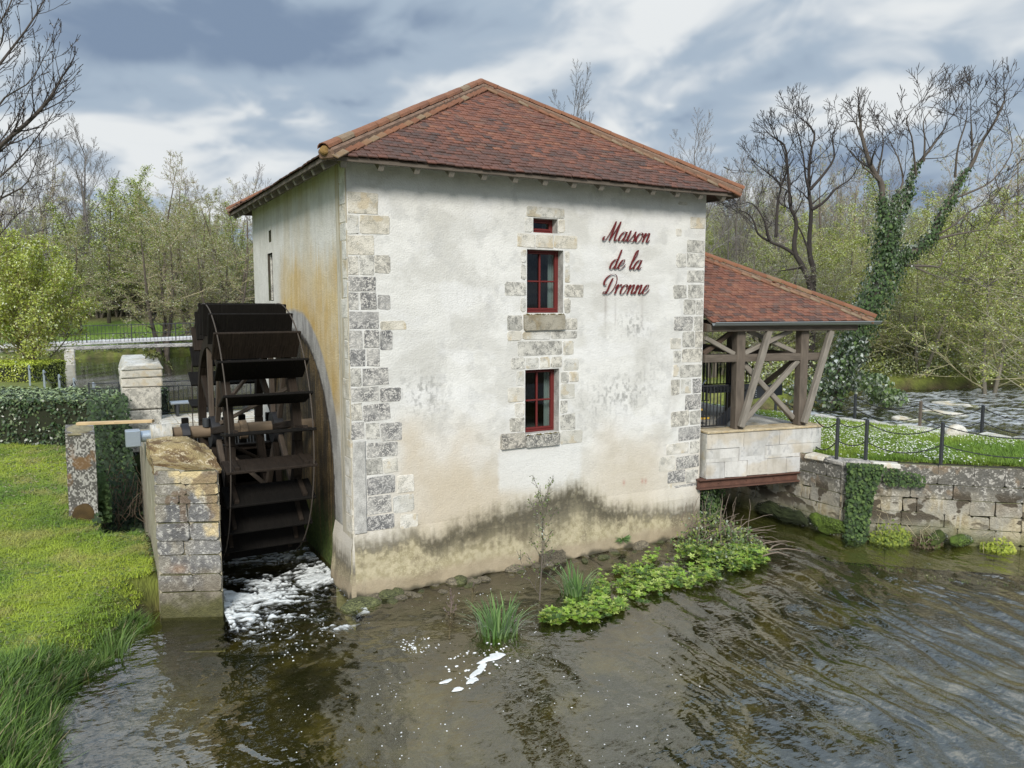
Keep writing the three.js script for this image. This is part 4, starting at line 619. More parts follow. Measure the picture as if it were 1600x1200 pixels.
// ---------------------------------------------------------------- the masonry pier that carries the axle
{
  const pier = thing('wheel_pier', 'tall weathered stone pier carrying the outer end of the wheel axle', 'pier');
  const FL = [-2.68, -0.63], FR = [-1.88, -0.26], BL = [-2.62, -5.0], BR = [-1.88, -5.0];
  const sideTexP = colorTex(512, 512, (u, v) => { const st = tvn(u * 40, v * 3, 40), n = tfbm(u, v, 6, 5); return mix3(mix3([0.30, 0.27, 0.20], [0.50, 0.47, 0.39], n), [0.12, 0.11, 0.07], 0.7 * sst(0.55, 0.8, st)); }, [1, 1]);
  const g = new G(), lo = -0.7, P = (q, y) => [q[0], y, q[1]], tl = 2.22, tr = 2.05, bl = 2.12;
  g.poly([P(FL, lo), P(FR, lo), P(FR, tr), P(FL, tl)]); g.poly([P(FR, lo), P(BR, lo), P(BR, bl), P(FR, tr)]); g.poly([P(BR, lo), P(BL, lo), P(BL, bl), P(BR, bl)]); g.poly([P(BL, lo), P(FL, lo), P(FL, tl), P(BL, bl)]); g.poly([P(FL, tl), P(FR, tr), P(BR, bl), P(BL, bl)]);
  mesh('core', g.build(), std({ map: sideTexP, color: lin(0.9, 0.88, 0.82), bumpMap: bumpTex, bumpScale: 0.02 }), pier);
  const W = Math.hypot(FR[0] - FL[0], FR[1] - FL[1]), ang = Math.atan2(-(FR[1] - FL[1]), FR[0] - FL[0]), r = rng(31), ms = [M.concrete];
  const faceTex = colorTex(512, 1536, (u, v) => {
    const x = u * 0.9, y = -0.5 + v * 2.7, n = fbm(x * 3, y * 3, 5), f = fbm(x * 16, y * 16, 4), g = vn(x * 70, y * 70) * 0.5 + vn(x * 35 + 5, y * 35) * 0.5, st = fbm(x * 10, y * 1.5 + 3, 4);
    let c = mix3([0.11, 0.11, 0.112], [0.23, 0.225, 0.215], sst(0.3, 0.7, 0.6 * n + 0.4 * f)); c = mix3(c, [0.46, 0.45, 0.42], 0.75 * sst(0.54, 0.68, 0.5 * g + 0.5 * f)); c = mix3(c, [0.30, 0.27, 0.21], 0.55 * sst(0.54, 0.70, fbm(x * 2.6 + 8, y * 1.9 + 2, 4)));
    c = mix3(c, [0.66, 0.53, 0.29], 0.85 * sst(0.0, 0.14, (x - 0.50) * 0.9 + (y - 1.78) * 0.6 + 0.8 * (n - 0.5) - 0.03) * (0.45 + 0.55 * sst(0.4, 0.6, fbm(x * 7 + 3, y * 7, 4)))); c = mix3(c, [0.15, 0.10, 0.06], 0.7 * sst(0.56, 0.66, fbm(x * 5 + 30, y * 4, 4)) * sst(1.2, 1.6, y));
    c = mix3(c, mix3([0.12, 0.10, 0.07], [0.21, 0.18, 0.13], f), 0.7 * sst(0.75, 0.40, y + 0.7 * (n - 0.5))); c = mix3(c, mix3([0.055, 0.055, 0.02], [0.11, 0.105, 0.04], f), sst(0.40, 0.12, y + 0.5 * (n - 0.5))); c = mix3(c, [0.26, 0.15, 0.075], 0.7 * Math.exp(-(((x - 0.28) / 0.12) ** 2 + ((y - 0.72) / 0.08) ** 2)) * (0.4 + n));
    c = mix3(c, [0.018, 0.017, 0.008], sst(0.04, -0.06, y));
    return mul3(c, 0.85 + 0.3 * g);
  }, [1 / 0.9, 1 / 2.7]); faceTex.offset.set(0, 0.5 / 2.7);
  const face = std({ map: faceTex, bumpMap: bumpTex, bumpScale: 0.025 });
  const rows = [[-0.5, 0.39, [1]], [0.39, 0.65, [0.55]], [0.65, 0.93, [0.5]], [0.93, 1.15, [0.42]], [1.15, 1.41, [0.53]], [1.41, 1.68, [0.5]], [1.68, 1.80, [0.38]], [1.80, 1.97, [0.5]], [1.97, 2.16, [0.42]]];
  let k = 0; rows.forEach(([y0, y1, cuts]) => { const xs = [0, ...cuts.map((c) => c * W).filter((c) => c < W - 0.01), W]; for (let i = 0; i + 1 < xs.length; i++) { const geo = slab(xs[i] + 0.002, y0 + 0.003, xs[i + 1] - 0.002, y1 - 0.003, 0.015 + r() * 0.04, 900 + ++k, 0.03, false); geo.rotateY(ang); geo.translate(FL[0], 0, FL[1]); mesh('stone_block', geo, face, pier); } });
  // cap: broken, sloping rubble with brown and straw lichen
  const cap = new THREE.BoxGeometry(0.86, 0.16, 1.55, 12, 3, 20); cap.translate(-2.25, 2.16, -1.32); const cp = cap.attributes.position; for (let i = 0; i < cp.count; i++) { const x = cp.getX(i), z = cp.getZ(i), f = sst(-0.5, -1.4, z); if (cp.getY(i) > 2.17) cp.setY(i, cp.getY(i) + 0.02 + 0.13 * f * sst(-1.85, -2.15, x) - 0.12 * sst(-1.2, -0.5, z) * sst(-2.5, -1.9, x)); cp.setZ(i, z + (x + 2.25) * 0.42 * sst(-2.1, -0.6, z)); }
  cap.computeVertexNormals(); roughen(cap, 0.045, 4.5, 4);
  mesh('cap_stone', cap, std({ map: colorTex(512, 512, (u, v) => { const n = tfbm(u, v, 8, 5), m = tfbm(u + 0.4, v, 14, 4); return mix3(mix3([0.14, 0.085, 0.035], [0.34, 0.26, 0.12], sst(0.35, 0.6, n)), [0.60, 0.50, 0.33], 0.8 * sst(0.56, 0.7, m * 0.6 + 0.4 * tvn(u * 60, v * 60, 60))); }, [0.8, 0.8]), bumpMap: bumpTex, bumpScale: 0.03 }), pier);
  mesh('back_slab', chamferBox(0.8, 0.14, 2.9, 0.02).translate(-2.24, 2.02, -3.6), STONE.o[0], pier);
}
{
  const p = thing('stone_post', 'short square lichen covered post standing on the lawn under the pale plank', 'stone post');
  const g = new THREE.BoxGeometry(0.44, 1.75, 1.0, 4, 12, 6), q = g.attributes.position; for (let i = 0; i < q.count; i++) q.setZ(i, q.getZ(i) + q.getX(i) * 0.8);
  g.translate(-3.60, 1.46, -4.12); roughen(g, 0.025, 3, 2);
  mesh('shaft', g, std({ map: colorTex(1024, 1024, (u, v) => { const n = tfbm(u, v, 9, 5), f = tvn(u * 44, v * 44, 44); let c = mix3([0.09, 0.085, 0.077], [0.36, 0.35, 0.325], sst(0.46, 0.68, n * 0.45 + f * 0.55)); return mix3(c, [0.17, 0.09, 0.03], 0.75 * sst(0.60, 0.72, tfbm(u + 0.2, v + 0.6, 4, 4))); }, [0.5, 1.6]), bumpMap: bumpTex, bumpScale: 0.02 }), p);
  const mg = roughen(new THREE.SphereGeometry(0.23, 16, 12).scale(0.95, 1.15, 0.25), 0.03, 6, 5); mg.rotateY(-0.62); mg.translate(-3.60, 0.86, -3.61); tag(mesh('moss', mg, std({ map: grainTex, color: lin(0.085, 0.05, 0.012) }), p), 'brown moss at the foot');
  const tg = roughen(new THREE.SphereGeometry(0.3, 16, 8).scale(0.75, 0.2, 1.7), 0.04, 6, 9).translate(-3.60, 2.32, -4.1); mesh('cap_moss', tg, std({ map: grainTex, color: lin(0.34, 0.30, 0.18) }), p);
}
tag(mesh('plank', beamGeo(V3(-3.62, 2.52, -3.45), V3(-2.50, 2.55, -2.95), 0.11, 0.05, 0.006), M.paleWood, scene), 'pale wooden plank laid from the lichen post to the axle bearing', 'plank');
// ---------------------------------------------------------------- head race: gate pillar, deck, railing, grating
{
  const p = thing('gate_pillar', 'tall old stone gate pillar with a sloping coping at the end of the hedge', 'pillar');
  const r = rng(8), blk = (w, h, d, x, y, z, m, s) => mesh('stone_block', roughen(chamferBox(w, h, d, 0.025, 0.02, s), 0.012, 4, s), m, p).position.set(x, y, z);
  blk(0.80, 1.0, 0.9, -2.32, 1.55, -9.0, STONE.m[1], 1); blk(0.82, 0.52, 0.92, -2.32, 2.325, -9.0, STONE.m[2], 2); blk(0.86, 0.22, 0.95, -2.32, 2.70, -9.0, STONE.p[2], 3); blk(0.88, 0.18, 1.0, -2.32, 2.905, -9.0, STONE.o[0], 4);
  const c = chamferBox(0.9, 0.2, 1.15, 0.03), q = c.attributes.position; for (let i = 0; i < q.count; i++) if (q.getY(i) > 0) { q.setX(i, q.getX(i) * 0.86 + 0.02); q.setY(i, q.getY(i) + (q.getZ(i) < 0 ? 0.10 : -0.06)); } roughen(c, 0.015, 4, 6); mesh('coping', c, STONE.p[1], p).position.set(-2.30, 3.09, -9.05);
  const l = new G(), rr = rng(17); for (let i = 0; i < 260; i++) { const x = -2.2 + rr() * 0.55, y = 3.25 + rr() * 0.05 - (x > -1.88 ? (x + 1.88) * 1.2 : 0), z = -9.5 + rr() * 0.9; const d = V3(rr() - 0.4, rr() - 0.4, rr() - 0.5).normalize(); l.leaf(V3(x, y, z), d, V3(rr() - 0.5, 1, rr() - 0.5).normalize(), 0.08, 0.05); } const w = mesh('growth', l.build(), std({ color: lin(0.12, 0.13, 0.035) }), p); w.userData.kind = 'stuff';
}
{
  const d = thing('race_deck', 'low walkway of pale pavers over the head race behind the wheel', 'walkway');
  const bx = (n, w, h, dd, x, y, z, m, b = 0.01) => mesh(n, chamferBox(w, h, dd, b).translate(x, y, z), m, d);
  bx('slab', 2.6, 0.14, 1.6, -0.72, 1.70, -8.55, M.concrete); bx('support', 2.5, 2.0, 0.12, -0.72, 0.62, -9.2, std({ color: lin(0.06, 0.055, 0.05) }));
  const r = rng(3); for (let i = 0; i < 7; i++) for (let j = 0; j < 4; j++) bx('paver', 0.345, 0.03, 0.36, -1.83 + i * 0.36, 1.79 + (r() - 0.5) * 0.004, -9.12 + j * 0.375, STONE.p[Math.floor(r() * 3)], 0.006);
  bx('beam', 2.7, 0.16, 0.1, -0.70, 1.62, -7.66, M.slate);
}
{
  const b = thing('plank_bench', 'long grey-white plank bench on the walkway behind the wheel', 'bench', [-0.75, 1.8, -9.0]);
  mesh('seat', chamferBox(1.9, 0.05, 0.36, 0.01).translate(0, 0.33, 0), M.galv, b); for (const x of [-0.8, 0.8]) mesh('leg', chamferBox(0.06, 0.31, 0.3, 0.008).translate(x, 0.155, 0), M.postIron, b);
}
function railing(name, label, a, b, h, gap, y, posts, mat = M.postIron, group) {                 // upright-bar railing between two places
  const t = thing(name, label, 'railing', [0, 0, 0], 0, group), L = Math.hypot(b[0] - a[0], b[1] - a[1]), at = (s, yy) => V3(mix(a[0], b[0], s), y(s) + yy, mix(a[1], b[1], s));
  for (const yy of [h, 0.1, h - 0.12]) mesh('rail', beamGeo(at(0, yy), at(1, yy), 0.03, 0.02, 0.004), mat, t);
  const n = Math.round(L / gap); for (let i = 0; i <= n; i++) { const s = i / n, big = i % posts === 0; mesh(big ? 'post' : 'bar', beamGeo(at(s, big ? 0 : 0.11), at(s, big ? h + 0.03 : h - 0.13), big ? 0.035 : 0.014, big ? 0.035 : 0.014, 0.003), mat, t); }
  return t;
}
railing('race_railing', 'black bar railing between the gate pillar and the mill behind the wheel', [-1.88, -9.55], [0.3, -9.6], 0.88, 0.11, () => 1.72, 10);
railing('race_railing', 'short black railing left of the gate pillar above the hedge', [-3.4, -9.9], [-2.75, -9.8], 0.86, 0.11, () => 1.74, 6);
{
  const t = thing('sluice', 'dark timber sluice wall and trash rack under the walkway behind the wheel', 'sluice');
  mesh('breast_wall', chamferBox(1.86, 2.3, 0.3, 0.02).translate(-0.94, 0.35, -5.2), M.wetWood, t); mesh('sill_beam', chamferBox(1.9, 0.14, 0.2, 0.015).translate(-0.94, 1.58, -5.2), M.wetWood2, t);
  for (let i = 0; i < 4; i++) mesh('gate_post', chamferBox(0.13, 0.95, 0.13, 0.012).translate(-1.75 + i * 0.55, 1.75, -5.45), i === 1 ? M.spokeWood : M.wetWood, t);
  const rk = part(t, 'trash_rack'); for (let i = 0; i < 26; i++) mesh('bar', chamferBox(0.014, 0.9, 0.03, 0.003).rotateX(-0.35).translate(-1.75 + i * 0.066, 1.38, -6.9), M.postIron, rk); for (const y of [1.12, 1.62]) mesh('rail', chamferBox(1.74, 0.03, 0.03, 0.004).translate(-0.92, y, -6.88), M.postIron, rk);
}
// ---------------------------------------------------------------- the open timber shed over the tail race
{
  const shed = thing('timber_shed', 'open timber framed shed with a red tile roof beside the mill', 'shed', [7.0, 0, 0.15], -10.5 * Math.PI / 180);
  const Z = -0.15, bm = (n, a, b, w, h, m, par = shed, bev = 0.01) => mesh(n, beamGeo(V3(...a), V3(...b), w, h, bev, 0.012, (a[0] * 31 + b[1] * 17 + a[2] * 7) | 0), m, par);
  const bx = (n, x0, y0, z0, x1, y1, z1, m, par = shed, b = 0.01) => mesh(n, chamferBox(x1 - x0, y1 - y0, z1 - z0, b).translate((x0 + x1) / 2, (y0 + y1) / 2, (z0 + z1) / 2), m, par);
  const ashTex = colorTex(1024, 512, (u, v) => { const x = u * 3, y = v * 1.5, n = fbm(x * 2, y * 2.5, 5), st = fbm(x * 8, y * 1.2, 4), f = fbm(x * 18, y * 18, 3); let c = mix3([0.40, 0.39, 0.36], [0.60, 0.59, 0.56], sst(0.3, 0.65, 0.5 * n + 0.5 * st)); c = mix3(c, [0.24, 0.24, 0.24], 0.6 * sst(0.54, 0.72, st * 0.6 + f * 0.4)); c = mix3(c, [0.48, 0.39, 0.25], 0.4 * sst(0.55, 0.72, fbm(x * 1.6 + 20, y * 2.4, 4))); return mul3(c, 0.88 + 0.24 * f); }, [1 / 3, 1 / 1.5]);
  // the parapet of pale ashlar on its rusty girder
  const par = part(shed, 'parapet'); bx('core', 0.03, 1.10, -0.34, 2.74, 1.99, -0.02, M.concrete, par);
  const r = rng(12), ash = [0, 1, 2].map((k) => std({ map: ashTex, color: lin(1 - 0.05 * k, 1 - 0.04 * k, 1 - 0.02 * k), bumpMap: bumpTex, bumpScale: 0.008 }));
  [[1.10, 1.42, 6], [1.42, 1.69, 4], [1.69, 2.0, 3]].forEach(([y0, y1, n], ri) => { let x = 0.03; for (let i = 0; i < n; i++) { const x1 = i === n - 1 ? 2.75 : x + (2.75 - x) / (n - i) * (0.85 + 0.3 * r()); mesh('stone_block', slab(x + 0.0025, y0 + 0.0025, x1 - 0.0025, y1 - 0.0025, 0.004 + r() * 0.003, 300 + ri * 20 + i, 0.006, false), ash[Math.floor(r() * ash.length)], par); x = x1; } });
  for (const [y0, y1] of [[1.34, 1.69], [1.69, 2.0]]) { const g = slab(-0.34, y0 + 0.004, -0.01, y1 - 0.004, 0.012, 77 + y0 * 10, 0.012); g.rotateY(Math.PI / 2); g.translate(2.74, 0, -0.35); mesh('stone_block', g, ash[0], par); }
  bx('sill', 0.02, 2.0, -0.42, 2.78, 2.045, 0.035, stoneMat(paleStoneTex, 0.86, 0.74, 0.54), par, 0.008);
  const gd = part(shed, 'girder'); bx('flange', -0.12, 1.075, -0.18, 2.42, 1.098, 0.03, M.rust, gd, 0.004); bx('web', -0.12, 0.925, -0.08, 2.42, 1.073, -0.05, M.rust, gd, 0.003); bx('flange', -0.12, 0.90, -0.18, 2.42, 0.923, 0.03, M.rust, gd, 0.004); for (const x of [0.35, 1.0, 1.65, 2.25]) mesh('rivet', new THREE.SphereGeometry(0.018, 8, 6).translate(x, 1.0, -0.05), M.rust, gd);
  bx('floor_slab', 0.02, 1.86, -5.2, 2.74, 1.98, -0.36, M.concrete);
  bx('added_light_stop', 0.02, -0.6, -5.3, 2.2, 1.85, -5.1, M.mortarDark ?? (M.mortarDark = std({ map: grainTex, color: lin(0.07, 0.06, 0.04), bumpMap: bumpTex, bumpScale: 0.03 })));  // unseen wall added to shut out light from the far end, keeping it dark
  // frame: posts, rails, plates, braces
  for (const z of [Z, -2.55, -4.95]) for (const x of [0.80, 2.31]) { if (z === -2.55 && x < 1) continue; bm('post', [x, z === Z ? 2.045 : 1.98, z], [x, 3.98, z], 0.19, 0.19, M.oakWood); }
  for (const z of [Z, -4.95]) { bm('rail', [0.0, 3.455, z + 0.02], [2.76, 3.445, z + 0.02], 0.12, 0.155, M.oakWood); bm('wall_plate', [0.0, 4.06, z], [2.85, 4.06, z], 0.16, 0.16, M.darkOak); }
  bm('rail', [2.31, 3.45, -0.26], [2.31, 3.45, -4.85], 0.12, 0.15, M.oakWood); bm('wall_plate', [2.34, 4.061, -0.24], [2.34, 4.061, -4.86], 0.16, 0.155, M.darkOak); bm('wall_plate', [0.78, 4.061, -0.24], [0.78, 4.061, -4.86], 0.14, 0.155, M.darkOak);
  bm('eaves_beam', [0.0, 4.055, 0.0], [3.52, 4.05, 0.0], 0.12, 0.15, M.oakWood);
  for (const x of [0.80, 2.31]) { bm('strut', [x - 0.01, 2.10, Z + 0.155], [x + 0.57, 3.975, Z + 0.155], 0.12, 0.11, M.greyWood); }
  bm('brace', [0.93, 2.17, Z + 0.015], [2.20, 3.37, Z + 0.015], 0.085, 0.10, M.greyWood); bm('brace', [0.92, 3.37, Z - 0.075], [2.21, 2.18, Z - 0.075], 0.085, 0.10, M.greyWood);
  bm('brace', [0.92, 3.54, Z + 0.01], [2.02, 3.98, Z + 0.01], 0.08, 0.09, M.greyWood); bm('brace', [1.06, 3.98, Z - 0.08], [2.20, 3.54, Z - 0.08], 0.08, 0.09, M.greyWood); bm('brace', [0.03, 3.86, Z], [0.70, 3.53, Z], 0.08, 0.09, M.greyWood); bm('brace', [0.05, 3.54, Z - 0.1], [0.70, 3.97, Z - 0.1], 0.08, 0.09, M.darkOak);
  for (const s of [0, 1]) bm('brace', [2.31, s ? 2.1 : 3.4, -0.3], [2.31, s ? 3.4 : 2.1, -2.45], 0.09, 0.10, M.oakWood); for (const s of [0, 1]) bm('brace', [s ? 0.9 : 2.2, 2.1, -4.95], [s ? 2.2 : 0.9, 3.36, -4.95 - 0.09 * s], 0.085, 0.10, M.oakWood);
  for (const s of [0, 1]) bm('brace', [s ? 0.9 : 2.2, 3.54, -4.95], [s ? 2.2 : 0.9, 3.98, -4.95 - 0.09 * s], 0.085, 0.10, M.oakWood);
  // stair with yellow nosings, landing, handrails
  const st = part(shed, 'stair'); for (let i = 0; i < 4; i++) { bx('tread', 0.12 + i * 0.12, 2.10 + i * 0.15, -1.35 - i * 0.24, 0.78, 2.14 + i * 0.15, -1.10 - i * 0.24, M.slate, st, 0.004); bx('nosing', 0.12 + i * 0.12, 2.105 + i * 0.15, -1.095 - i * 0.24, 0.78, 2.145 + i * 0.15, -1.06 - i * 0.24, M.yellow, st, 0.004); }
  bm('stringer', [0.95, 1.98, -1.0], [1.75, 2.66, -1.0], 0.02, 0.22, M.slate, st, 0.004); bm('stringer', [1.72, 2.62, -1.0], [2.72, 2.66, -1.25], 0.02, 0.26, M.slate, st, 0.004); for (let i = 0; i < 8; i++) mesh('rivet', new THREE.SphereGeometry(0.014, 6, 5).translate(1.78 + (i % 2) * 0.07, 2.55 + (i >> 1) * 0.045, -0.985), M.galv, st);
  bx('landing', 0.9, 2.62, -2.4, 2.7, 2.66, -1.3, M.slate, st, 0.005); bm('handrail', [0.02, 2.80, -0.95], [0.72, 3.22, -1.35], 0.035, 0.035, M.galv, st); bm('handrail', [0.12, 2.55, -0.8], [0.74, 2.92, -1.2], 0.035, 0.035, M.galv, st);
  bm('stringer', [0.0, 3.3, -2.1], [0.8, 2.7, -1.7], 0.03, 0.22, M.slate, st, 0.004);
  const rl = part(shed, 'railing'), rail = (x0, z0, x1, z1, y0, y1, n) => { bm('rail', [x0, y1, z0], [x1, y1, z1], 0.035, 0.03, M.iron, rl, 0.004); bm('rail', [x0, y0, z0], [x1, y0, z1], 0.03, 0.025, M.iron, rl, 0.004); for (let i = 0; i <= n; i++) { const s = i / n; bm('bar', [mix(x0, x1, s), y0 + 0.01, mix(z0, z1, s)], [mix(x0, x1, s), y1 - 0.01, mix(z0, z1, s)], 0.018, 0.018, M.iron, rl, 0.003); } };
  rail(0.04, -0.30, 0.68, -0.30, 2.1, 2.9, 8); rail(0.95, -2.4, 2.7, -2.4, 2.68, 3.36, 20); rail(0.0, -3.6, 2.6, -3.9, 2.1, 3.3, 26);
  // roof
  const roof = part(shed, 'roof'), ey = 4.16, zf = 0.10, zb = -5.6, xr = 3.86, xl = 0.0, H = (zf - zb) / 2, ta = 0.55, zm = (zf + zb) / 2, ry = ey + H * ta;
  const A = V3(xl, ey, zf), B = V3(xr, ey, zf), C = V3(xr, ey, zb), D = V3(xl, ey, zb), P = V3(Math.max(xr - H, xl), ry, zm), clipT = Math.min(1, (xr - xl) / H), Pr = V3(xl, ey + clipT * H * ta, zf - clipT * H), Pb = V3(xl, ey + clipT * H * ta, zb + clipT * H);
  const face = (pts) => { const g = new G(), n = V3().crossVectors(pts[1].clone().sub(pts[0]), pts[2].clone().sub(pts[0])).normalize(), lo = pts.map((p) => p.clone().addScaledVector(n, -0.03)); g.poly(pts.map((p) => p.toArray())); g.poly(lo.map((p) => p.toArray()).reverse()); for (let i = 0; i < pts.length; i++) { const k = (i + 1) % pts.length; g.poly([lo[i], lo[k], pts[k], pts[i]].map((p) => p.toArray())); } mesh('roof_boarding', g.build(), M.darkOak, roof); };
  const ridgeL = V3(xl, ry, zm); const hipTop = P; face(xr - H > xl ? [A, B, P, ridgeL] : [A, B, P]); face([B, C, P]); face(xr - H > xl ? [C, D, ridgeL, P] : [C, D, P]);
  const up = V3(0, H * ta, -H).normalize(), upb = V3(0, H * ta, H).normalize(), upr = V3(-H, H * ta, 0).normalize(), SL = Math.hypot(H, H * ta);
  const tone = (f, t, rr) => { const v = rr(), low = sst(1.2, 0.2, t); return v < 0.34 ? (f > 0.45 && rr() < 0.5 ? 6 : 0) : v < 0.5 ? 5 : v < 0.68 ? 1 : v < 0.8 ? (rr() < 0.5 ? 4 : 2) : v < 0.9 ? (rr() < low + f * 0.5 ? 4 : 0) : v < 0.96 ? 6 : 3; };
  shed.updateMatrixWorld(true);
  tiles(roof, A, B, up, (s, t) => t < SL - 0.05 && s > 0.05 && s < (xr - xl) - t * H / SL - 0.05, 300, 51, tone, 0.15, 0.106);
  tiles(roof, B, C, upr, (s, t) => t < SL - 0.05 && s > t * H / SL + 0.05 && s < (zf - zb) - t * H / SL - 0.05, 0, 52, tone, 0.17, 0.115);
  tiles(roof, C, D, upb, (s, t) => t < SL - 0.05 && s > t * H / SL + 0.05 && s < (xr - xl) - 0.05, 0, 53, tone, 0.17, 0.115);
  const q = V3(0, 0.05, 0); ridge(roof, B.clone().add(V3(0.02, 0.05, 0.02)), P.clone().add(q), 61, 0.33, 0.10); ridge(roof, C.clone().add(q), P.clone().add(q), 62, 0.33, 0.10); if (xr - H > xl + 0.1) ridge(roof, P.clone().add(q), ridgeL.clone().add(V3(0, 0.06, 0)), 63, 0.33, 0.10);
  hipCourse(roof, B, P, up, V3(0, 1, ta).normalize(), 73);
  for (let i = 0; i < 7; i++) bm('rafter', [0.3 + i * 0.5, ey - 0.075 + 0.12 * ta, zf - 0.12], [0.3 + i * 0.5, ey - 0.075 + Math.min(H - 0.25, xr - 0.4 - i * 0.5) * ta, zf - Math.min(H - 0.25, xr - 0.4 - i * 0.5)], 0.08, 0.09, M.oakWood, roof);
  const gt = new G(), S = 8, R = 0.062; for (let s = 0; s < S; s++) { const a = Math.PI + s / S * Math.PI, b = Math.PI + (s + 1) / S * Math.PI, f = (an, x, rr = R) => [x, ey - 0.005 + Math.sin(an) * rr, zf + 0.075 + Math.cos(an) * rr]; gt.poly([f(a, xl), f(b, xl), f(b, xr + 0.08), f(a, xr + 0.08)]); gt.poly([f(a, xl, R - 0.006), f(a, xr + 0.08, R - 0.006), f(b, xr + 0.08, R - 0.006), f(b, xl, R - 0.006)]); gt.poly([f(a, xr + 0.08), f(b, xr + 0.08), [xr + 0.08, ey - 0.005, zf + 0.075]]); } gt.tube([V3(xl, ey - 0.003, zf + 0.14), V3(xr + 0.08, ey - 0.003, zf + 0.14)], 0.012, 8); mesh('gutter', gt.build(), M.zinc, roof);
}
// ---------------------------------------------------------------- the quay wall round the lawn
{
  const quay = thing('quay_wall', 'low old stone quay wall, blotched and mossy, holding up the daisy lawn', 'retaining wall');
  const r = rng(66);
  // the wall's own weathering runs on from stone to stone: black and white lichen above, buff stone below, moss at the water; the shade of hollows is painted in as dark blotches
  const quayTex = colorTex(2048, 512, (u, v) => {
    const x = u * 8, y = -0.5 + v * 2, n = fbm(x * 1.6, y * 2, 5), f = fbm(x * 14, y * 14, 4), g = vn(x * 60, y * 60) * 0.5 + vn(x * 30 + 7, y * 30) * 0.5, st = fbm(x * 9, y * 1.2 + 5, 4);
    let c = mix3([0.30, 0.25, 0.155], [0.44, 0.39, 0.275], sst(0.3, 0.7, 0.5 * n + 0.5 * f));
    c = mix3(c, [0.50, 0.48, 0.42], 0.6 * sst(0.5, 0.7, st)); c = mix3(c, [0.27, 0.26, 0.225], 0.7 * sst(0.45, 0.65, fbm(x * 2.3 + 40, y * 2.3, 4)));
    const up = sst(0.55, 1.2, y + 1.1 * (n - 0.5) + 0.3 * (st - 0.5)); let l = mix3([0.05, 0.05, 0.047], [0.15, 0.145, 0.13], f); l = mix3(l, [0.48, 0.46, 0.42], 0.8 * sst(0.56, 0.68, 0.5 * g + 0.5 * f)); l = mix3(l, [0.26, 0.17, 0.09], 0.5 * sst(0.55, 0.7, fbm(x * 4 + 11, y * 4, 4))); c = mix3(c, l, up * 0.85);
    c = mix3(c, [0.055, 0.042, 0.025], 0.9 * sst(0.585, 0.63, fbm(x * 2.8 + 3, y * 4.5 + 9, 4)) * sst(0.25, 0.5, y) * sst(1.15, 0.9, y));
    c = mix3(c, [0.10, 0.11, 0.03], 0.8 * sst(0.45, 0.05, y + 0.5 * (n - 0.5))); return mul3(c, 0.85 + 0.3 * g);
  }, [1 / 8, 1 / 2]); quayTex.offset.set(0, 0.25);
  const face = std({ map: quayTex, bumpMap: bumpTex, bumpScale: 0.03 }), grey = std({ map: darkStoneTex, color: lin(1, 0.97, 0.92), bumpMap: bumpTex, bumpScale: 0.03 });
  const run = (ax, az, bx, bz, len0, core) => {
    const L = Math.hypot(bx - ax, bz - az), ang = Math.atan2(-(bz - az), bx - ax), place = (g) => { g.rotateY(ang); g.translate(ax, 0, az); return g; };
    mesh('core', place(chamferBox(L, 2.2, 0.3, 0.01).translate(L / 2, 0.385, -0.29)), M.mortarDark ?? (M.mortarDark = std({ map: grainTex, color: lin(0.09, 0.075, 0.05), bumpMap: bumpTex, bumpScale: 0.03 })), quay);
    const hs = [-0.5, 0.06, 0.32, 0.58, 0.86, 1.14, 1.5]; let k = 0;
    for (let i = 0; i + 1 < hs.length; i++) { let x = 0; while (x < L - 0.02) { let w = (0.42 + r() * 0.5) * (i === 5 ? 1.15 : 1); if (L - x - w < 0.25) w = L - x; const hole = i > 0 && i < 5 && r() < 0; if (!hole) { const split = i > 0 && i < 5 && r() < 0.22 && w > 0.5; const list = split ? [[x, hs[i], x + w * 0.6, hs[i + 1]], [x + w * 0.6 + 0.01, hs[i], x + w, hs[i + 1] - 0.02]] : [[x, hs[i], x + w, hs[i + 1]]]; for (const [a, b, c, d] of list) { const m = face, g = slab(a + 0.002, b + 0.002, c - 0.002, d - 0.002, 0.02 + r() * 0.010 + (i < 2 ? 0.012 : 0), 5000 + ++k * 13 + Math.round(ax * 100), 0.025, false); g.translate(0, 0, -0.10); mesh('stone_block', place(g), m, quay); } } x += w; } }
  };
  run(9.12, -9, 9.12, 1.62); run(9.12, 1.62, 11.4, 3.76); run(11.4, 3.76, 15, 7.15);
  // coping stones along the top
  const line = [[9.12, 0.72], [9.16, 1.60], [9.9, 2.3]];
  for (let s = 0; s + 1 < line.length; s++) { const [ax, az] = line[s], [bx, bz] = line[s + 1], L = Math.hypot(bx - ax, bz - az), n = Math.max(1, Math.round(L / 0.55)), ang = Math.atan2(-(bz - az), bx - ax); for (let i = 0; i < n; i++) { const t = (i + 0.5) / n, g = roughen(chamferBox(L / n - 0.012, 0.10, 0.30, 0.02, 0.03, i + s * 9), 0.012, 4, i); g.rotateY(ang); g.translate(mix(ax, bx, t) + (s ? 0.10 : 0.14), 1.46 + (r() - 0.5) * 0.02, mix(az, bz, t) - (s ? 0.10 : 0)); mesh('coping_stone', g, r() < 0.4 ? STONE.p[Math.floor(r() * 3)] : grey, quay); } }
}
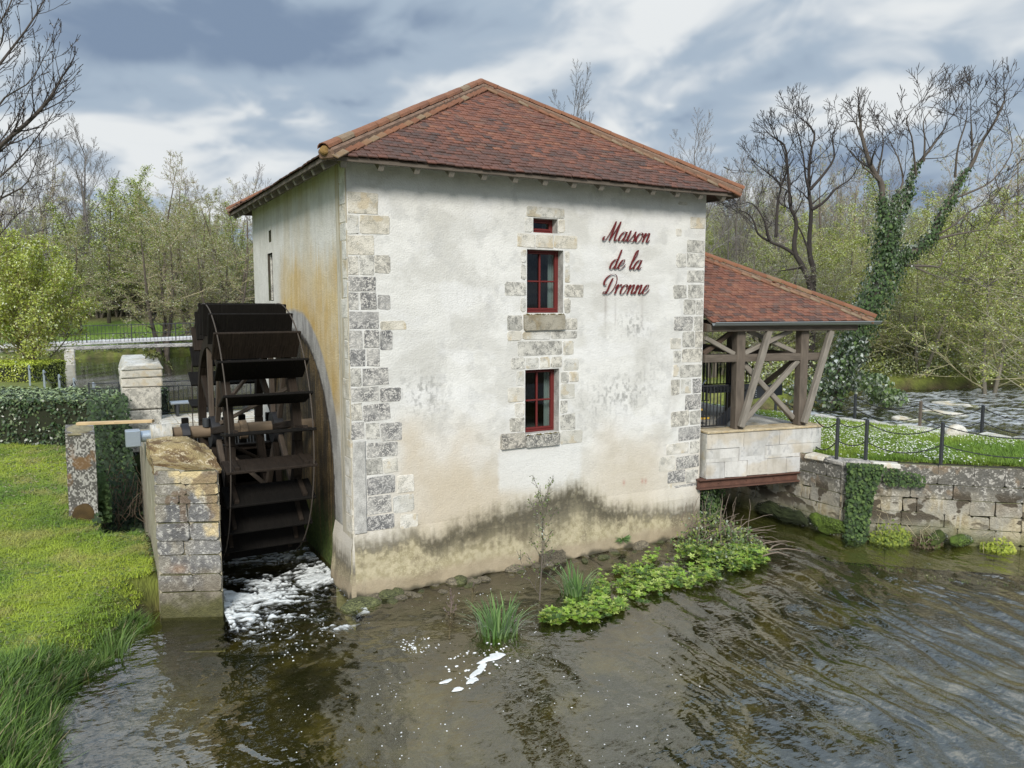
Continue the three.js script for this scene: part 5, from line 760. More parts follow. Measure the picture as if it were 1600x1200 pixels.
// ---------------------------------------------------------------- chain fences
function chain(name, label, a, b, sag, group, rad = 0.013) { const g = new G(), pts = []; for (let i = 0; i <= 16; i++) { const t = i / 16; pts.push(a.clone().lerp(b, t).add(V3(0, -4 * sag * t * (1 - t), 0))); } for (let i = 0; i < 16; i++) { const c = pts[i], d = pts[i + 1], n = 2; for (let k = 0; k < n; k++) g.twig(c.clone().lerp(d, k / n), c.clone().lerp(d, (k + 0.92) / n), rad * (k ? 0.8 : 1.2), rad * (k ? 1.2 : 0.8)); } return tag(mesh(name, g.build(), M.iron, scene), label, 'chain', group); }
function post(x, y, z, h, label, group, w = 0.055, m = M.postIron) { const t = thing('chain_post', label, 'post', [x, y, z], 0, group); mesh('shaft', chamferBox(w, h + 0.15, w, 0.006).translate(0, h / 2 - 0.075, 0), m, t); mesh('cap', new THREE.ConeGeometry(w * 0.72, 0.03, 4).rotateY(Math.PI / 4).translate(0, h + 0.015, 0), m, t); for (const y2 of [h * 0.93, h * 0.47]) mesh('eye', new THREE.TorusGeometry(0.022, 0.006, 6, 10).translate(w / 2 + 0.015, y2, 0), m, t); return V3(x, y, z); }
{
  const near = [[9.23, 1.40, 'dark iron chain post on the quay corner beside the shed parapet'], [9.58, 1.78, 'dark iron chain post at the top of the ivy on the quay'], [10.50, 2.70, 'dark iron chain post in the middle of the quay, nearest the right'], [12.3, 4.4, 'dark iron chain post further along the quay toward the camera']];
  const P = near.map(([x, z, l]) => post(x, 1.5, z, 0.80, l, 'chain posts along the quay'));
  const w0 = V3(9.62, 2.16, 0.55);
  const spans = [[w0, P[0].clone().add(V3(0, 0.74, 0)), 'upper chain from the shed parapet to the first quay post'], [V3(9.62, 1.62, 0.55), P[0].clone().add(V3(0, 0.38, 0)), 'lower chain from the shed parapet to the first quay post']];
  for (let i = 0; i + 1 < P.length; i++) { const nm = ['between the first two quay posts', 'from the ivy post to the lone middle post on the quay', 'from the lone middle quay post out to the right edge'][i]; spans.push([P[i].clone().add(V3(0, 0.74, 0)), P[i + 1].clone().add(V3(0, 0.74, 0)), 'upper chain ' + nm], [P[i].clone().add(V3(0, 0.38, 0)), P[i + 1].clone().add(V3(0, 0.38, 0)), 'lower chain ' + nm]); }
  for (const [a, b, l] of spans) chain('fence_chain', l, a, b, 0.12 * Math.min(1.3, a.distanceTo(b)) + 0.03, 'chains of the quay fence');
  const far = [[14.0, -4.4, 'weathered far post of the river fence seen just past the shed'], [14.30, -2.0, 'weathered river fence post above the second quay post'], [14.36, -0.22, 'weathered wooden looking river fence post before the rapids'], [14.93, 0.95, 'dark river fence post nearest the right edge tree'], [15.4, 2.6, 'river fence post at the right edge of the lawn']];
  const F = far.map(([x, z, l], i) => post(x, 1.42, z, 0.72, l, 'chain posts along the river side of the lawn', 0.06, i === 2 ? M.oakWood : M.postIron));
  for (let i = 0; i + 1 < F.length; i++) { const nm = ['in the gap past the shed', 'in the span above the pale bank slab', 'in the span before the rapids', 'in the last span by the thin tree'][i]; chain('fence_chain', 'upper river fence chain ' + nm, F[i].clone().add(V3(0, 0.66, 0)), F[i + 1].clone().add(V3(0, 0.66, 0)), 0.22, 'chains of the river fence'); chain('fence_chain', 'lower river fence chain ' + nm, F[i].clone().add(V3(0, 0.34, 0)), F[i + 1].clone().add(V3(0, 0.34, 0)), 0.2, 'chains of the river fence'); }
  const lp = [[-6.07, -28.6, 'leftmost grey chain post by the pond behind the box hedge'], [-5.43, -25.45, 'second grey pond post from the left, by the clipped box bush'], [-4.82, -22.65, 'third grey pond post from the left, above the dark hedge'], [-4.27, -20.2, 'fourth grey pond post from the left, above the dark hedge'], [-3.80, -18.4, 'fifth grey pond post from the left, above the hedge end'], [-3.25, -16.4, 'last grey pond post, nearest the gate pillar']];
  const Q = lp.map(([x, z, l]) => post(x, 1.15, z, 0.88, l, 'chain posts by the mill pond', 0.07, M.galv));
  for (let i = 0; i + 1 < Q.length; i++) chain('fence_chain', 'chain hanging by the pond, ' + ['leftmost span', 'second span from the left', 'third span from the left', 'fourth span from the left', 'span nearest the gate pillar'][i], Q[i].clone().add(V3(0, 0.8, 0)), Q[i + 1].clone().add(V3(0, 0.8, 0)), 0.3, 'chains by the mill pond', 0.02);
}
// ---------------------------------------------------------------- stones on the lawn edge and weir
{
  const rock = (name, label, x, y, z, sx, sy, sz, seed, m) => tag(mesh(name, roughen(new THREE.IcosahedronGeometry(0.5, 3).scale(sx, sy, sz), 0.10 * Math.min(sx, sz), 2.4, seed).translate(x, y, z), m, scene), label, 'rock');
  rock('pale_rock', 'rounded pale boulder lying at the far edge of the daisy lawn', 13.72, 1.60, 1.05, 0.62, 0.36, 0.42, 3, STONE.p[2]); rock('flat_stone', 'flat pale slab on the lawn edge left of the boulder', 13.70, 1.54, 0.35, 0.30, 0.12, 1.0, 5, STONE.p[0]);
  rock('weir_stone', 'long low pale shoal stone in the rapids', 25.4, 0.30, -6.4, 0.8, 0.24, 2.0, 7, STONE.o[1]); rock('weir_stone', 'flat brown shoal further out in the river', 28.6, 0.28, -7.8, 0.9, 0.2, 2.0, 8, STONE.o[1]); rock('weir_stone', 'small flat shoal close behind the chain fence', 23.0, 0.26, -6.2, 0.7, 0.2, 1.3, 9, STONE.o[1]);
  const kerb = thing('river_kerb', 'worn stone kerb along the river edge of the lawn', 'kerb'), r = rng(3); let z = -3.6; while (z < 3.2) { const l = 0.5 + r() * 0.5, x = pwl([[-6, 13.2], [-2.2, 13.8], [0.7, 14.5], [2.1, 14.8], [4.4, 16.4]], z + l / 2) - 0.05; mesh('kerb_stone', roughen(chamferBox(0.34, 0.2, l - 0.02, 0.03, 0.04, z * 7), 0.02, 3, z).rotateY(-0.12).translate(x, 1.44 + (r() - 0.5) * 0.03, z + l / 2), STONE[r() < 0.5 ? 'm' : 'p'][1], kerb); z += l; }
}
// ---------------------------------------------------------------- far left: footbridge, pale block
{
  const b = thing('footbridge', 'white concrete footbridge with thin railings across the far end of the pond', 'footbridge'); const P = (u, y, D = 47) => viewPt(u, y, D);
  const a = P(-30, 2.05, 45), c = P(-19.6, 2.42, 49.5), e = P(-11, 2.45, 50);
  mesh('deck', beamGeo(a, c, 1.4, 0.22, 0.03), M.whitePaint, b); mesh('deck', beamGeo(c.clone().add(V3(0.02, 0, 0)), e, 1.4, 0.22, 0.03), M.whitePaint, b);
  mesh('girder', beamGeo(a.clone().add(V3(0, -0.22, 0)), e.clone().add(V3(0, -0.24, 0)), 0.8, 0.2, 0.03), STONE.d[1], b);
  const pr = P(-26.3, 0, 45.6); mesh('pier', chamferBox(0.55, 2.2, 0.8, 0.05).translate(pr.x, 0.75, pr.z), STONE.p[1], b); mesh('abutment', chamferBox(2, 2.4, 2.2, 0.05).translate(e.x, 1.0, e.z), STONE.m[1], b);
  for (const s of [0.62]) for (const y of [1.0, 0.5]) mesh('rail', beamGeo(a.clone().addScaledVector(FH, -s).add(V3(0, y + 0.1, 0)), e.clone().addScaledVector(FH, -s).add(V3(0, y + 0.1, 0)), 0.04, 0.04, 0.005), M.postIron, b);
  for (let i = 0; i <= 96; i++) { const p = a.clone().lerp(e, i / 96).addScaledVector(FH, -0.62); mesh(i % 12 ? 'bar' : 'post', chamferBox(i % 12 ? 0.022 : 0.06, 1.05, i % 12 ? 0.022 : 0.06, 0.005).translate(p.x, p.y + 0.62 + 0.02 * 0, p.z), M.postIron, b); }
}
{ const p = viewPt(-39.5, 0, 80), t = thing('lawn_block', 'small pale block standing on the far green lawn', 'block', [p.x, ground(p.x, p.z), p.z], 0.5); mesh('slab', chamferBox(2.0, 0.75, 0.9, 0.04).translate(0, 0.55, 0), M.whitePaint, t); mesh('foot', chamferBox(1.7, 0.2, 0.7, 0.03).translate(0, 0.08, 0), M.concrete, t); }
// ---------------------------------------------------------------- trees
const leafMat = (r, g, b, t = 0.35) => new THREE.MeshPhysicalMaterial({ color: lin(r, g, b), roughness: 0.9, transmission: t, thickness: 0, side: THREE.DoubleSide });
const leafVC = new THREE.MeshPhysicalMaterial({ color: lin(1, 1, 1), vertexColors: true, roughness: 0.9, transmission: 0.5, thickness: 0, side: THREE.DoubleSide });
const barkTex = colorTex(256, 512, (u, v) => { const s = tvn(u * 24, v * 6, 24), n = tfbm(u, v, 6, 4); const k = 0.55 + 0.6 * (0.5 * s + 0.5 * n); return [k, k, k]; }, [3, 1]);
const bark = (r, g, b) => std({ map: barkTex, color: lin(r, g, b), bumpMap: woodBump, bumpScale: 0.02, roughness: 0.95 });
const twigMat = (r, g, b) => std({ color: lin(r, g, b), roughness: 0.95 });
const AXY = V3(0, 1, 0);
function turnAside(d, ang, az) { const a = Math.abs(d.y) > 0.9 ? V3(1, 0, 0) : V3(0, 1, 0), s = V3().crossVectors(d, a).normalize(); return d.clone().applyAxisAngle(s, ang).applyAxisAngle(d, az).normalize(); }
// grows a branch and all it carries; o.lv[k] = { n per metre or count, len, ang, up, wob, seg, r } for what grows on level k
function grow(T, p, d, L, r0, lv, o, R, r1f = 0.35) {
  const q = o.lv[lv], seg = q.seg ?? 3, pts = [p.clone()], rad = [r0]; let dir = d.clone();
  for (let i = 1; i <= seg; i++) { dir = dir.clone().add(V3(R() - 0.5, R() - 0.5, R() - 0.5).multiplyScalar(q.wob ?? 0.3)).addScaledVector(AXY, (q.up ?? 0.1)).normalize(); pts.push(pts[i - 1].clone().addScaledVector(dir, L / seg)); rad.push(Math.max(mix(r0, r0 * r1f, i / seg), o.rmin ?? 0.008)); }
  emit(T, pts, rad, lv, o);
  bear(T, pts, rad, L, lv, o, R);
}
function emit(T, pts, rad, lv, o) {
  if (rad[0] > (o.thick ?? 0.045)) T.wood.tube(pts, rad, rad[0] > 0.12 ? 8 : 5, o.cw);
  else for (let i = 0; i + 1 < pts.length; i++) T.twigs.twig(pts[i], pts[i + 1], rad[i], rad[i + 1], o.ct);
}
function bear(T, pts, rad, L, lv, o, R) {
  const q = o.lv[lv + 1], seg = pts.length - 1;
  if (!q) { leaves(T, pts, o, R); return; }
  const n = Math.max(1, Math.round(q.n * (q.per ? L : 1) * (0.8 + 0.4 * R())));
  let az = R() * 6.28;
  for (let k = 0; k < n; k++) {
    const t = (q.t0 ?? 0.15) + (1 - (q.t0 ?? 0.15)) * (k + 0.3 + 0.7 * R()) / n, f = Math.min(t, 0.999) * seg, i = Math.floor(f), a = f - i, p = pts[i].clone().lerp(pts[i + 1], a), T0 = pts[i + 1].clone().sub(pts[i]).normalize();
    az += 2.4 + (R() - 0.5) * 0.8; const dd = turnAside(T0, (q.ang ?? 0.8) * (0.75 + 0.5 * R()), az), ll = (q.rel ? q.len * L : q.len) * (1 - (q.fall ?? 0.5) * t) * (0.7 + 0.6 * R());
    grow(T, p, dd, ll, Math.max((rad[i] * (1 - a) + rad[i + 1] * a) * (q.r ?? 0.55), o.rmin ?? 0.008), lv + 1, o, R);
  }
  if (o.tip !== false && q.tip !== false) { const e = pts[seg], T0 = e.clone().sub(pts[seg - 1]).normalize(); for (let k = 0; k < 2; k++) grow(T, e, turnAside(T0, 0.35, R() * 6.28), (q.rel ? q.len * L : q.len) * 0.6, Math.max(rad[seg] * 0.8, o.rmin ?? 0.008), lv + 1, o, R); }
}
function leaves(T, pts, o, R) {
  if (!o.leaf) return; const m = o.leaf, a = pts[0], b = pts[pts.length - 1];
  const n = Math.floor(m.n + R()); for (let k = 0; k < n; k++) { const p = a.clone().lerp(b, 0.15 + 0.85 * R()).add(V3(R() - 0.5, R() - 0.5, R() - 0.5).multiplyScalar(m.spread ?? 0.1)), d = V3(R() - 0.5, R() - 0.5 - (m.droop ?? 0), R() - 0.5).normalize(), u = V3(R() - 0.5, R() * 0.8 + 0.2, R() - 0.5).normalize(); T.leaf.leaf(p, d, u, m.size * (0.7 + 0.6 * R()), m.size * (m.wide ?? 0.6), m.cols ? m.cols[Math.floor(R() * m.cols.length)] : undefined); }
}
const newT = (vc) => ({ wood: new G(vc), twigs: new G(vc), leaf: new G(true) });
function treeFrom(T, name, label, pos, mats, group) {
  const t = thing(name, label, 'tree', pos, 0, group);
  mesh('trunk', T.wood.build(), mats.wood, t); const c = mesh('crown', T.twigs.build(), mats.twig, t); if (T.leaf.p.length) mesh('foliage', T.leaf.build(), mats.leaf ?? leafVC, t);
  return t;
}
// a whole tree from the ground: a stem with boughs, branches and twigs
function standard(seed, o) { const R = rng(seed), T = newT(o.vc); const stems = o.stems ?? 1; for (let s = 0; s < stems; s++) { const a = s * 2.2 + R(), lean = stems > 1 ? 0.16 : 0.03; grow(T, V3(stems > 1 ? Math.cos(a) * 0.2 : 0, -0.3, stems > 1 ? Math.sin(a) * 0.2 : 0), V3(Math.cos(a) * lean, 1, Math.sin(a) * lean).normalize(), o.h * (1 - 0.15 * R() * (stems > 1)), o.r, 0, o, R, 0.18); } return T; }
// a tree whose main limbs were measured: each limb is a list of [right, height] about a distance
function measured(limbs, D, seed, o) {
  const R = rng(seed), T = newT(o.vc), base = viewPt(limbs[0][0][0], 0, D); base.y = ground(base.x, base.z);
  limbs.forEach((l, k) => {
    const dep = (R() - 0.5) * (k ? o.deep : 0.2), pts = new THREE.CatmullRomCurve3(l.map(([L, y], i) => viewPt(L, y, D + dep * (l.length > 1 ? i / (l.length - 1) : 0)).sub(base))).getPoints(l.length * 2), n = pts.length - 1, r0 = o.r[k] ?? o.r[o.r.length - 1], rad = pts.map((_, i) => mix(r0, r0 * 0.22, Math.pow(i / n, 0.8)));
    T.wood.tube(pts, rad, r0 > 0.12 ? 9 : 6); let L = 0; for (let i = 0; i < n; i++) L += pts[i].distanceTo(pts[i + 1]); o.onLimb?.(pts, rad, k, R);
    const from = o.bareTo?.[k] ?? 0.25, i0 = Math.floor(from * n); bear(T, pts.slice(i0), rad.slice(i0), L * (1 - from), 0, o, R);
  });
  return { T, base };
}
const GREEN = [[0.19, 0.27, 0.035], [0.26, 0.33, 0.045], [0.33, 0.39, 0.06], [0.14, 0.20, 0.03]], OLIVE = [[0.27, 0.26, 0.06], [0.32, 0.32, 0.07], [0.23, 0.23, 0.06]], IVY = [[0.024, 0.055, 0.013], [0.042, 0.095, 0.018], [0.07, 0.145, 0.025], [0.14, 0.23, 0.05]], LIME = [[0.42, 0.50, 0.05], [0.50, 0.57, 0.075], [0.34, 0.42, 0.045], [0.56, 0.60, 0.13]];
const darkTwig = twigMat(0.045, 0.038, 0.036), greyTwig = twigMat(0.13, 0.115, 0.10), buffTwig = twigMat(0.36, 0.31, 0.20), darkBark = bark(0.11, 0.095, 0.085), greyBark = bark(0.20, 0.18, 0.16);

// --- right: the bare oak behind the shed roof, and the ivied tree leaning over the river
const limbsA = [[[13.98,1.2],[13.98,4.64],[13.81,5.57],[13.45,6.3],[13.11,6.85],[13.04,7.4],[13.11,8.04],[13.04,8.49],[12.8,8.94],[12.72,9.76],[12.6,10.65],[12.42,11.72],[12.04,11.99]],[[13.11,6.81],[12.59,7.13],[11.93,7.4],[11.36,7.76],[11.16,8.31],[10.87,8.67],[10.41,8.85]],[[14.1,1.2],[14.01,5.1],[14.0,6.12],[13.82,6.76],[13.77,7.58],[13.81,8.85],[13.69,9.57],[13.65,10.65],[13.71,11.55],[13.86,12.26],[13.47,12.79]],[[13.82,6.76],[13.3,7.95],[12.91,8.49]],[[13.69,9.57],[13.39,10.2],[13.17,11.1],[12.76,12.26],[12.52,12.7]],[[13.81,8.85],[14.35,9.21],[14.79,9.76],[15.41,10.2],[15.75,10.83]],[[13.69,9.76],[14.3,10.47],[14.73,11.19],[14.6,12.08],[14.76,12.61]],[[12.2,7.58],[12.23,9.21],[12.35,9.93],[11.92,10.38],[11.17,10.92]],[[12.35,9.93],[12.55,10.65],[12.24,11.72],[11.95,11.99]],[[11.93,7.4],[11.62,8.49],[11.04,9.21],[10.58,9.12]],[[13.46,6.21],[12.9,6.12],[12.63,6.07]]];
{
  const o = { lv: [{}, { n: 2.0, per: 1, len: 1.35, ang: 0.85, up: 0.10, wob: 0.5, seg: 4, r: 0.5, fall: 0.3 }, { n: 2.6, per: 1, len: 0.75, ang: 0.8, up: 0.12, wob: 0.5, seg: 3, r: 0.55, t0: 0.2 }, { n: 4, per: 1, len: 0.36, ang: 0.8, up: 0.1, wob: 0.5, seg: 2, r: 0.6, t0: 0.1, tip: true }], rmin: 0.010, thick: 0.04, r: [0.17, 0.09, 0.16, 0.06, 0.06, 0.08, 0.08, 0.08, 0.06, 0.06, 0.06], deep: 2.2, bareTo: [0.5, 0.2, 0.45] };
  const { T, base } = measured(limbsA, 36, 101, o); treeFrom(T, 'bare_oak', 'gnarled bare dark oak rising behind the shed roof', base.toArray(), { wood: bark(0.055, 0.046, 0.041), twig: twigMat(0.04, 0.034, 0.032) });
}
const limbsI = [[[13.13,0.5],[13.44,2.13],[13.94,3.42],[14.44,4.7],[14.81,5.5],[15.09,6.21],[14.98,6.84],[14.84,7.94],[14.65,8.56],[14.58,9.26],[14.29,9.64],[14.02,10.18],[13.75,10.95],[13.65,11.33]],[[14.83,8.17],[15.2,8.71],[15.49,9.33],[15.32,10.18],[14.93,10.95]],[[15.03,6.52],[15.25,7.78],[15.61,8.48],[15.89,9.18],[15.95,9.57],[16.23,10.11],[16.61,10.49],[17.12,11.18],[17.41,11.56]],[[15.95,9.57],[15.67,10.34],[15.4,10.95],[15.02,11.56],[15.34,12.09]],[[15.09,6.21],[16.1,6.68],[16.55,7.15],[16.83,7.94],[17.26,8.71],[17.53,9.49],[17.82,9.88],[18.09,10.72],[18.51,11.48],[18.77,12.24]],[[17.49,9.49],[17.39,10.57],[17.49,11.48],[17.38,11.94]],[[16.56,7.11],[17.33,7.55],[18.08,8.25],[18.7,8.4]],[[16.8,7.08],[17.82,7.31],[18.76,7.47],[19.32,7.55]],[[15.66,6.05],[16.86,6.05],[17.42,6.05],[17.71,6.52],[18.25,6.84]],[[17.34,8.64],[18.2,8.95],[19.04,9.41],[19.75,10.57],[19.62,11.33]],[[16.23,10.11],[16.11,10.95],[15.92,11.56],[16.2,12.09]],[[18.09,10.72],[17.88,11.48],[17.69,12.02]],[[16.14,5.97],[16.64,5.66],[17.21,5.42]]];
{
  const ivy = new G(true);
  const wrap = (pts, rad, k, R) => { const n = pts.length - 1, ends = { 0: 0.62, 1: 0.35, 2: 0.62, 4: 0.62 }[k]; if (!ends) return; for (let i = 0; i < n * ends; i++) { const f = i / n, thick = k === 0 ? pwl([[0, 0.45], [0.12, 0.65], [0.3, 0.78], [0.42, 0.72], [0.55, 0.38], [0.62, 0.22]], f) : mix(k === 1 ? 0.25 : 0.36, 0.12, f / ends), m = Math.round(420 * thick * pts[i].distanceTo(pts[i + 1]) / 0.3); for (let j = 0; j < m; j++) { const u = V3(R() - 0.5, R() - 0.5, R() - 0.5).normalize(), lump = 0.25 + 1.5 * fbm(pts[i].y * 1.7 + u.x * 2, u.z * 2 + pts[i].x * 1.7, 3), p = pts[i].clone().lerp(pts[i + 1], R()).addScaledVector(u, thick * lump * (0.45 + 0.55 * Math.cbrt(R()))); const d = V3(R() - 0.5, -0.6 - R() * 0.5, R() - 0.5).normalize(), nn = u.clone().add(V3((R() - 0.5) * 0.9, 0.35 + (R() - 0.5) * 0.6, (R() - 0.5) * 0.9)).normalize(), s = 0.07 + 0.13 * R() * R(); ivy.leaf(p, d, nn, s, s * 0.9, IVY[Math.min(3, Math.floor(R() * 2.6 + lump * 0.7))]); } } };
  const o = { lv: [{}, { n: 1.9, per: 1, len: 1.5, ang: 0.8, up: 0.10, wob: 0.45, seg: 4, r: 0.5, fall: 0.3 }, { n: 2.5, per: 1, len: 0.8, ang: 0.75, up: 0.10, wob: 0.45, seg: 3, r: 0.55, t0: 0.2 }, { n: 3.6, per: 1, len: 0.4, ang: 0.75, up: 0.08, wob: 0.45, seg: 2, r: 0.6, t0: 0.1 }], rmin: 0.010, thick: 0.035, r: [0.26, 0.075, 0.13, 0.05, 0.16, 0.05, 0.055, 0.06, 0.06, 0.055, 0.045, 0.045, 0.04], deep: 2.4, bareTo: [0.6, 0.3, 0.5, 0.2, 0.5], onLimb: wrap };
  const { T, base } = measured(limbsI, 31, 202, o); const t = treeFrom(T, 'ivied_tree', 'tall leaning forked tree thickly wrapped in dark green ivy', base.toArray(), { wood: bark(0.13, 0.11, 0.09), twig: twigMat(0.06, 0.05, 0.045) });
  // bright leafy low growth round its foot
  const R = rng(7); for (let i = 0; i < 2600; i++) { const c = [[1.35, 1.9, 0.9, 0.5], [0.2, 2.3, 0.9, 0.9], [-1.0, 1.4, 1.1, 0.9], [0.6, 3.3, 0.6, 0.8], [2.1, 1.4, 0.7, 0.4]][i % 5], a = V3(R() - 0.5, R() - 0.5, R() - 0.5).normalize().multiplyScalar(Math.cbrt(R())), p = RT.clone().multiplyScalar(c[0] + a.x * c[2]).addScaledVector(FH, a.z * 1.0).add(V3(0, c[1] + a.y * c[3] - 0.4, 0)), s = 0.12 + 0.08 * R(), bright = i % 5 === 0 || i % 5 === 4; ivy.leaf(p, V3(R() - 0.5, -0.5, R() - 0.5).normalize(), V3(R() - 0.5, 1, R() - 0.5).normalize(), s, s * 0.9, bright ? [[0.10, 0.19, 0.03], [0.16, 0.26, 0.04]][i % 2] : IVY[Math.floor(R() * 4)]); }
  mesh('ivy', ivy.build(), leafVC, t);
}
// --- the near tree whose boughs hang into the upper left corner
const limbsN = [[[-12.2,0.6],[-11.9,2.4],[-11.3,3.99],[-10.59,5.6],[-9.82,6.61],[-9.09,7.34],[-8.55,7.78],[-8.19,8.16],[-7.97,8.51]],[[-10.6,5.49],[-9.85,7.83],[-9.21,8.81],[-8.71,9.57],[-8.43,10.21]],[[-10.33,6.0],[-9.49,6.5],[-8.83,7.0],[-8.4,7.45],[-8.06,7.89]],[[-10.63,5.14],[-9.76,5.94],[-9.1,6.37],[-8.62,6.61],[-8.41,6.93]],[[-9.82,6.61],[-9.27,7.94],[-8.9,8.49],[-8.47,8.98],[-8.38,9.25]],[[-9.75,7.61],[-9.19,9.14],[-8.87,9.78],[-8.72,10.31]],[[-9.76,5.94],[-9.2,5.71],[-8.84,6.0],[-8.54,6.16]],[[-9.56,7.17],[-8.93,8.05],[-8.35,8.33],[-7.94,8.79]],[[-10.4,5.7],[-9.6,5.2],[-9.1,5.3],[-8.8,5.6]],[[-10.4,5.6],[-9.9,6.6],[-9.3,7.3],[-8.9,7.9],[-8.6,8.6]]];
{
  const o = { lv: [{}, { n: 4.6, per: 1, len: 0.75, ang: 0.7, up: 0.16, wob: 0.25, seg: 4, r: 0.5, fall: 0.3, t0: 0.05 }, { n: 5, per: 1, len: 0.26, ang: 0.7, up: 0.16, wob: 0.3, seg: 2, r: 0.6, t0: 0.1 }], rmin: 0.0048, thick: 0.02, r: [0.085, 0.04, 0.03, 0.034, 0.028, 0.028, 0.022, 0.024, 0.024, 0.024], deep: 1.8, bareTo: [0.45, 0.15, 0.1, 0.1, 0.05, 0.05, 0.05, 0.05], leaf: { n: 1.3, size: 0.045, spread: 0.02, wide: 0.5, cols: [[0.05, 0.03, 0.025], [0.08, 0.05, 0.03]] } };
  const { T, base } = measured(limbsN, 14, 303, o); treeFrom(T, 'budding_tree', 'near bare tree with dark budding twigs hanging into the upper left corner', base.toArray(), { wood: bark(0.09, 0.075, 0.065), twig: twigMat(0.05, 0.042, 0.04) });
}
// --- kinds of tree that repeat
const tallBare = { h: 19, r: 0.26, stems: 1, lv: [{ seg: 7, wob: 0.07, up: 0.06 }, { n: 17, len: 6.4, ang: 0.62, up: 0.13, wob: 0.25, seg: 5, r: 0.45, t0: 0.25, fall: 0.45 }, { n: 9, len: 0.36, rel: 1, ang: 0.65, up: 0.08, wob: 0.35, seg: 3, r: 0.5, t0: 0.25 }, { n: 8, len: 0.38, rel: 1, ang: 0.65, up: 0.06, wob: 0.4, seg: 2, r: 0.6, t0: 0.15 }], rmin: 0.011, thick: 0.05 };
const twiggy = { h: 11.5, r: 0.17, stems: 3, lv: [{ seg: 6, wob: 0.14, up: 0.05 }, { n: 13, len: 4.6, ang: 1.05, up: 0.03, wob: 0.34, seg: 4, r: 0.4, t0: 0.15, fall: 0.55 }, { n: 8, len: 0.34, rel: 1, ang: 0.9, up: 0.02, wob: 0.45, seg: 3, r: 0.5, t0: 0.15 }, { n: 8, len: 0.36, rel: 1, ang: 0.8, up: 0.02, wob: 0.5, seg: 2, r: 0.6, t0: 0.1 }], rmin: 0.0095, thick: 0.045, leaf: { n: 2.4, size: 0.11, spread: 0.25, cols: [OLIVE[1], OLIVE[0], GREEN[2], LIME[2]] } };
const slim = { h: 13, r: 0.15, stems: 1, lv: [{ seg: 6, wob: 0.06, up: 0.06 }, { n: 24, len: 3.7, ang: 0.65, up: 0.14, wob: 0.2, seg: 3, r: 0.4, t0: 0.12, fall: 0.6 }, { n: 8, len: 0.36, rel: 1, ang: 0.6, up: 0.1, wob: 0.3, seg: 2, r: 0.5 }], rmin: 0.014, thick: 0.045, leaf: { n: 12, size: 0.17, spread: 0.6, cols: [GREEN[1], GREEN[2], LIME[0], LIME[1], LIME[2]] } };
const leafing = { h: 8.5, r: 0.11, stems: 2, lv: [{ seg: 6, wob: 0.16, up: 0.05 }, { n: 17, len: 3.6, ang: 1.15, up: 0.02, wob: 0.22, seg: 5, r: 0.4, t0: 0.14, fall: 0.45 }, { n: 9, len: 0.36, rel: 1, ang: 0.75, up: 0.0, wob: 0.3, seg: 3, r: 0.5 }, { n: 4, len: 0.4, rel: 1, ang: 0.6, up: 0.02, wob: 0.3, seg: 2, r: 0.6 }], rmin: 0.012, thick: 0.04, leaf: { n: 6, size: 0.095, spread: 0.28, cols: [GREEN[1], GREEN[2], ...LIME, ...LIME, [0.46, 0.50, 0.07]] } };
const T1 = standard(11, tallBare), T2 = standard(22, twiggy), T3 = standard(33, slim), T4 = standard(44, leafing), T1b = standard(55, { ...tallBare, stems: 2, h: 17.5, r: 0.2 }), T2b = standard(66, { ...twiggy, stems: 2, h: 14, r: 0.19, leaf: { ...twiggy.leaf, n: 0.7 } });
const protos = { tall: treeFrom(T1, 'bare_tree', '', [0, -500, 0], { wood: bark(0.17, 0.15, 0.135), twig: twigMat(0.13, 0.115, 0.10) }), fork: treeFrom(T1b, 'bare_tree', '', [0, -500, 0], { wood: bark(0.2, 0.18, 0.165), twig: twigMat(0.16, 0.145, 0.13) }), twiggy: treeFrom(T2, 'twiggy_tree', '', [0, -500, 0], { wood: bark(0.12, 0.10, 0.08), twig: buffTwig }), brown: treeFrom(T2b, 'twiggy_tree', '', [0, -500, 0], { wood: bark(0.13, 0.105, 0.085), twig: twigMat(0.36, 0.30, 0.22) }), slim: treeFrom(T3, 'leafing_tree', '', [0, -500, 0], { wood: bark(0.12, 0.10, 0.07), twig: twigMat(0.12, 0.12, 0.05) }), leafing: treeFrom(T4, 'leafing_tree', '', [0, -500, 0], { wood: bark(0.22, 0.2, 0.16), twig: twigMat(0.36, 0.33, 0.2) }) };
for (const k in protos) scene.remove(protos[k]);
names.delete('bare_tree'); names.delete('twiggy_tree'); names.delete('leafing_tree');
function plant(kind, name, label, u, D, s, sy, turn) { const L = (u - 800) / 1200 * D, p = viewPt(L, 0, D); p.y = ground(p.x, p.z) - 0.1; const t = protos[kind].clone(); t.name = numbered(name); t.position.copy(p); t.rotation.y = turn; t.scale.set(s, sy, s); t.userData = { label, category: 'tree' }; scene.add(t); return t; }
plant('tall', 'bare_tree', 'tall bare tree at the far left, taller right-hand one of a pair', 132, 74, 0.9, 0.80, 0.4); plant('fork', 'bare_tree', 'tall bare forked tree at the far left, beside the taller one', 84, 72, 0.85, 0.80, 2.0);
plant('slim', 'leafing_tree', 'slim yellow-green tree in young leaf left of the brown trees', 172, 66, 1.15, 0.82, 1.1); plant('slim', 'leafing_tree', 'low bright green tree in leaf under the slim yellow-green one', 128, 60, 1.1, 0.66, 2.7); plant('slim', 'leafing_tree', 'yellow-green tree crown behind the tall bare pair', 205, 76, 1.3, 0.95, 0.1);
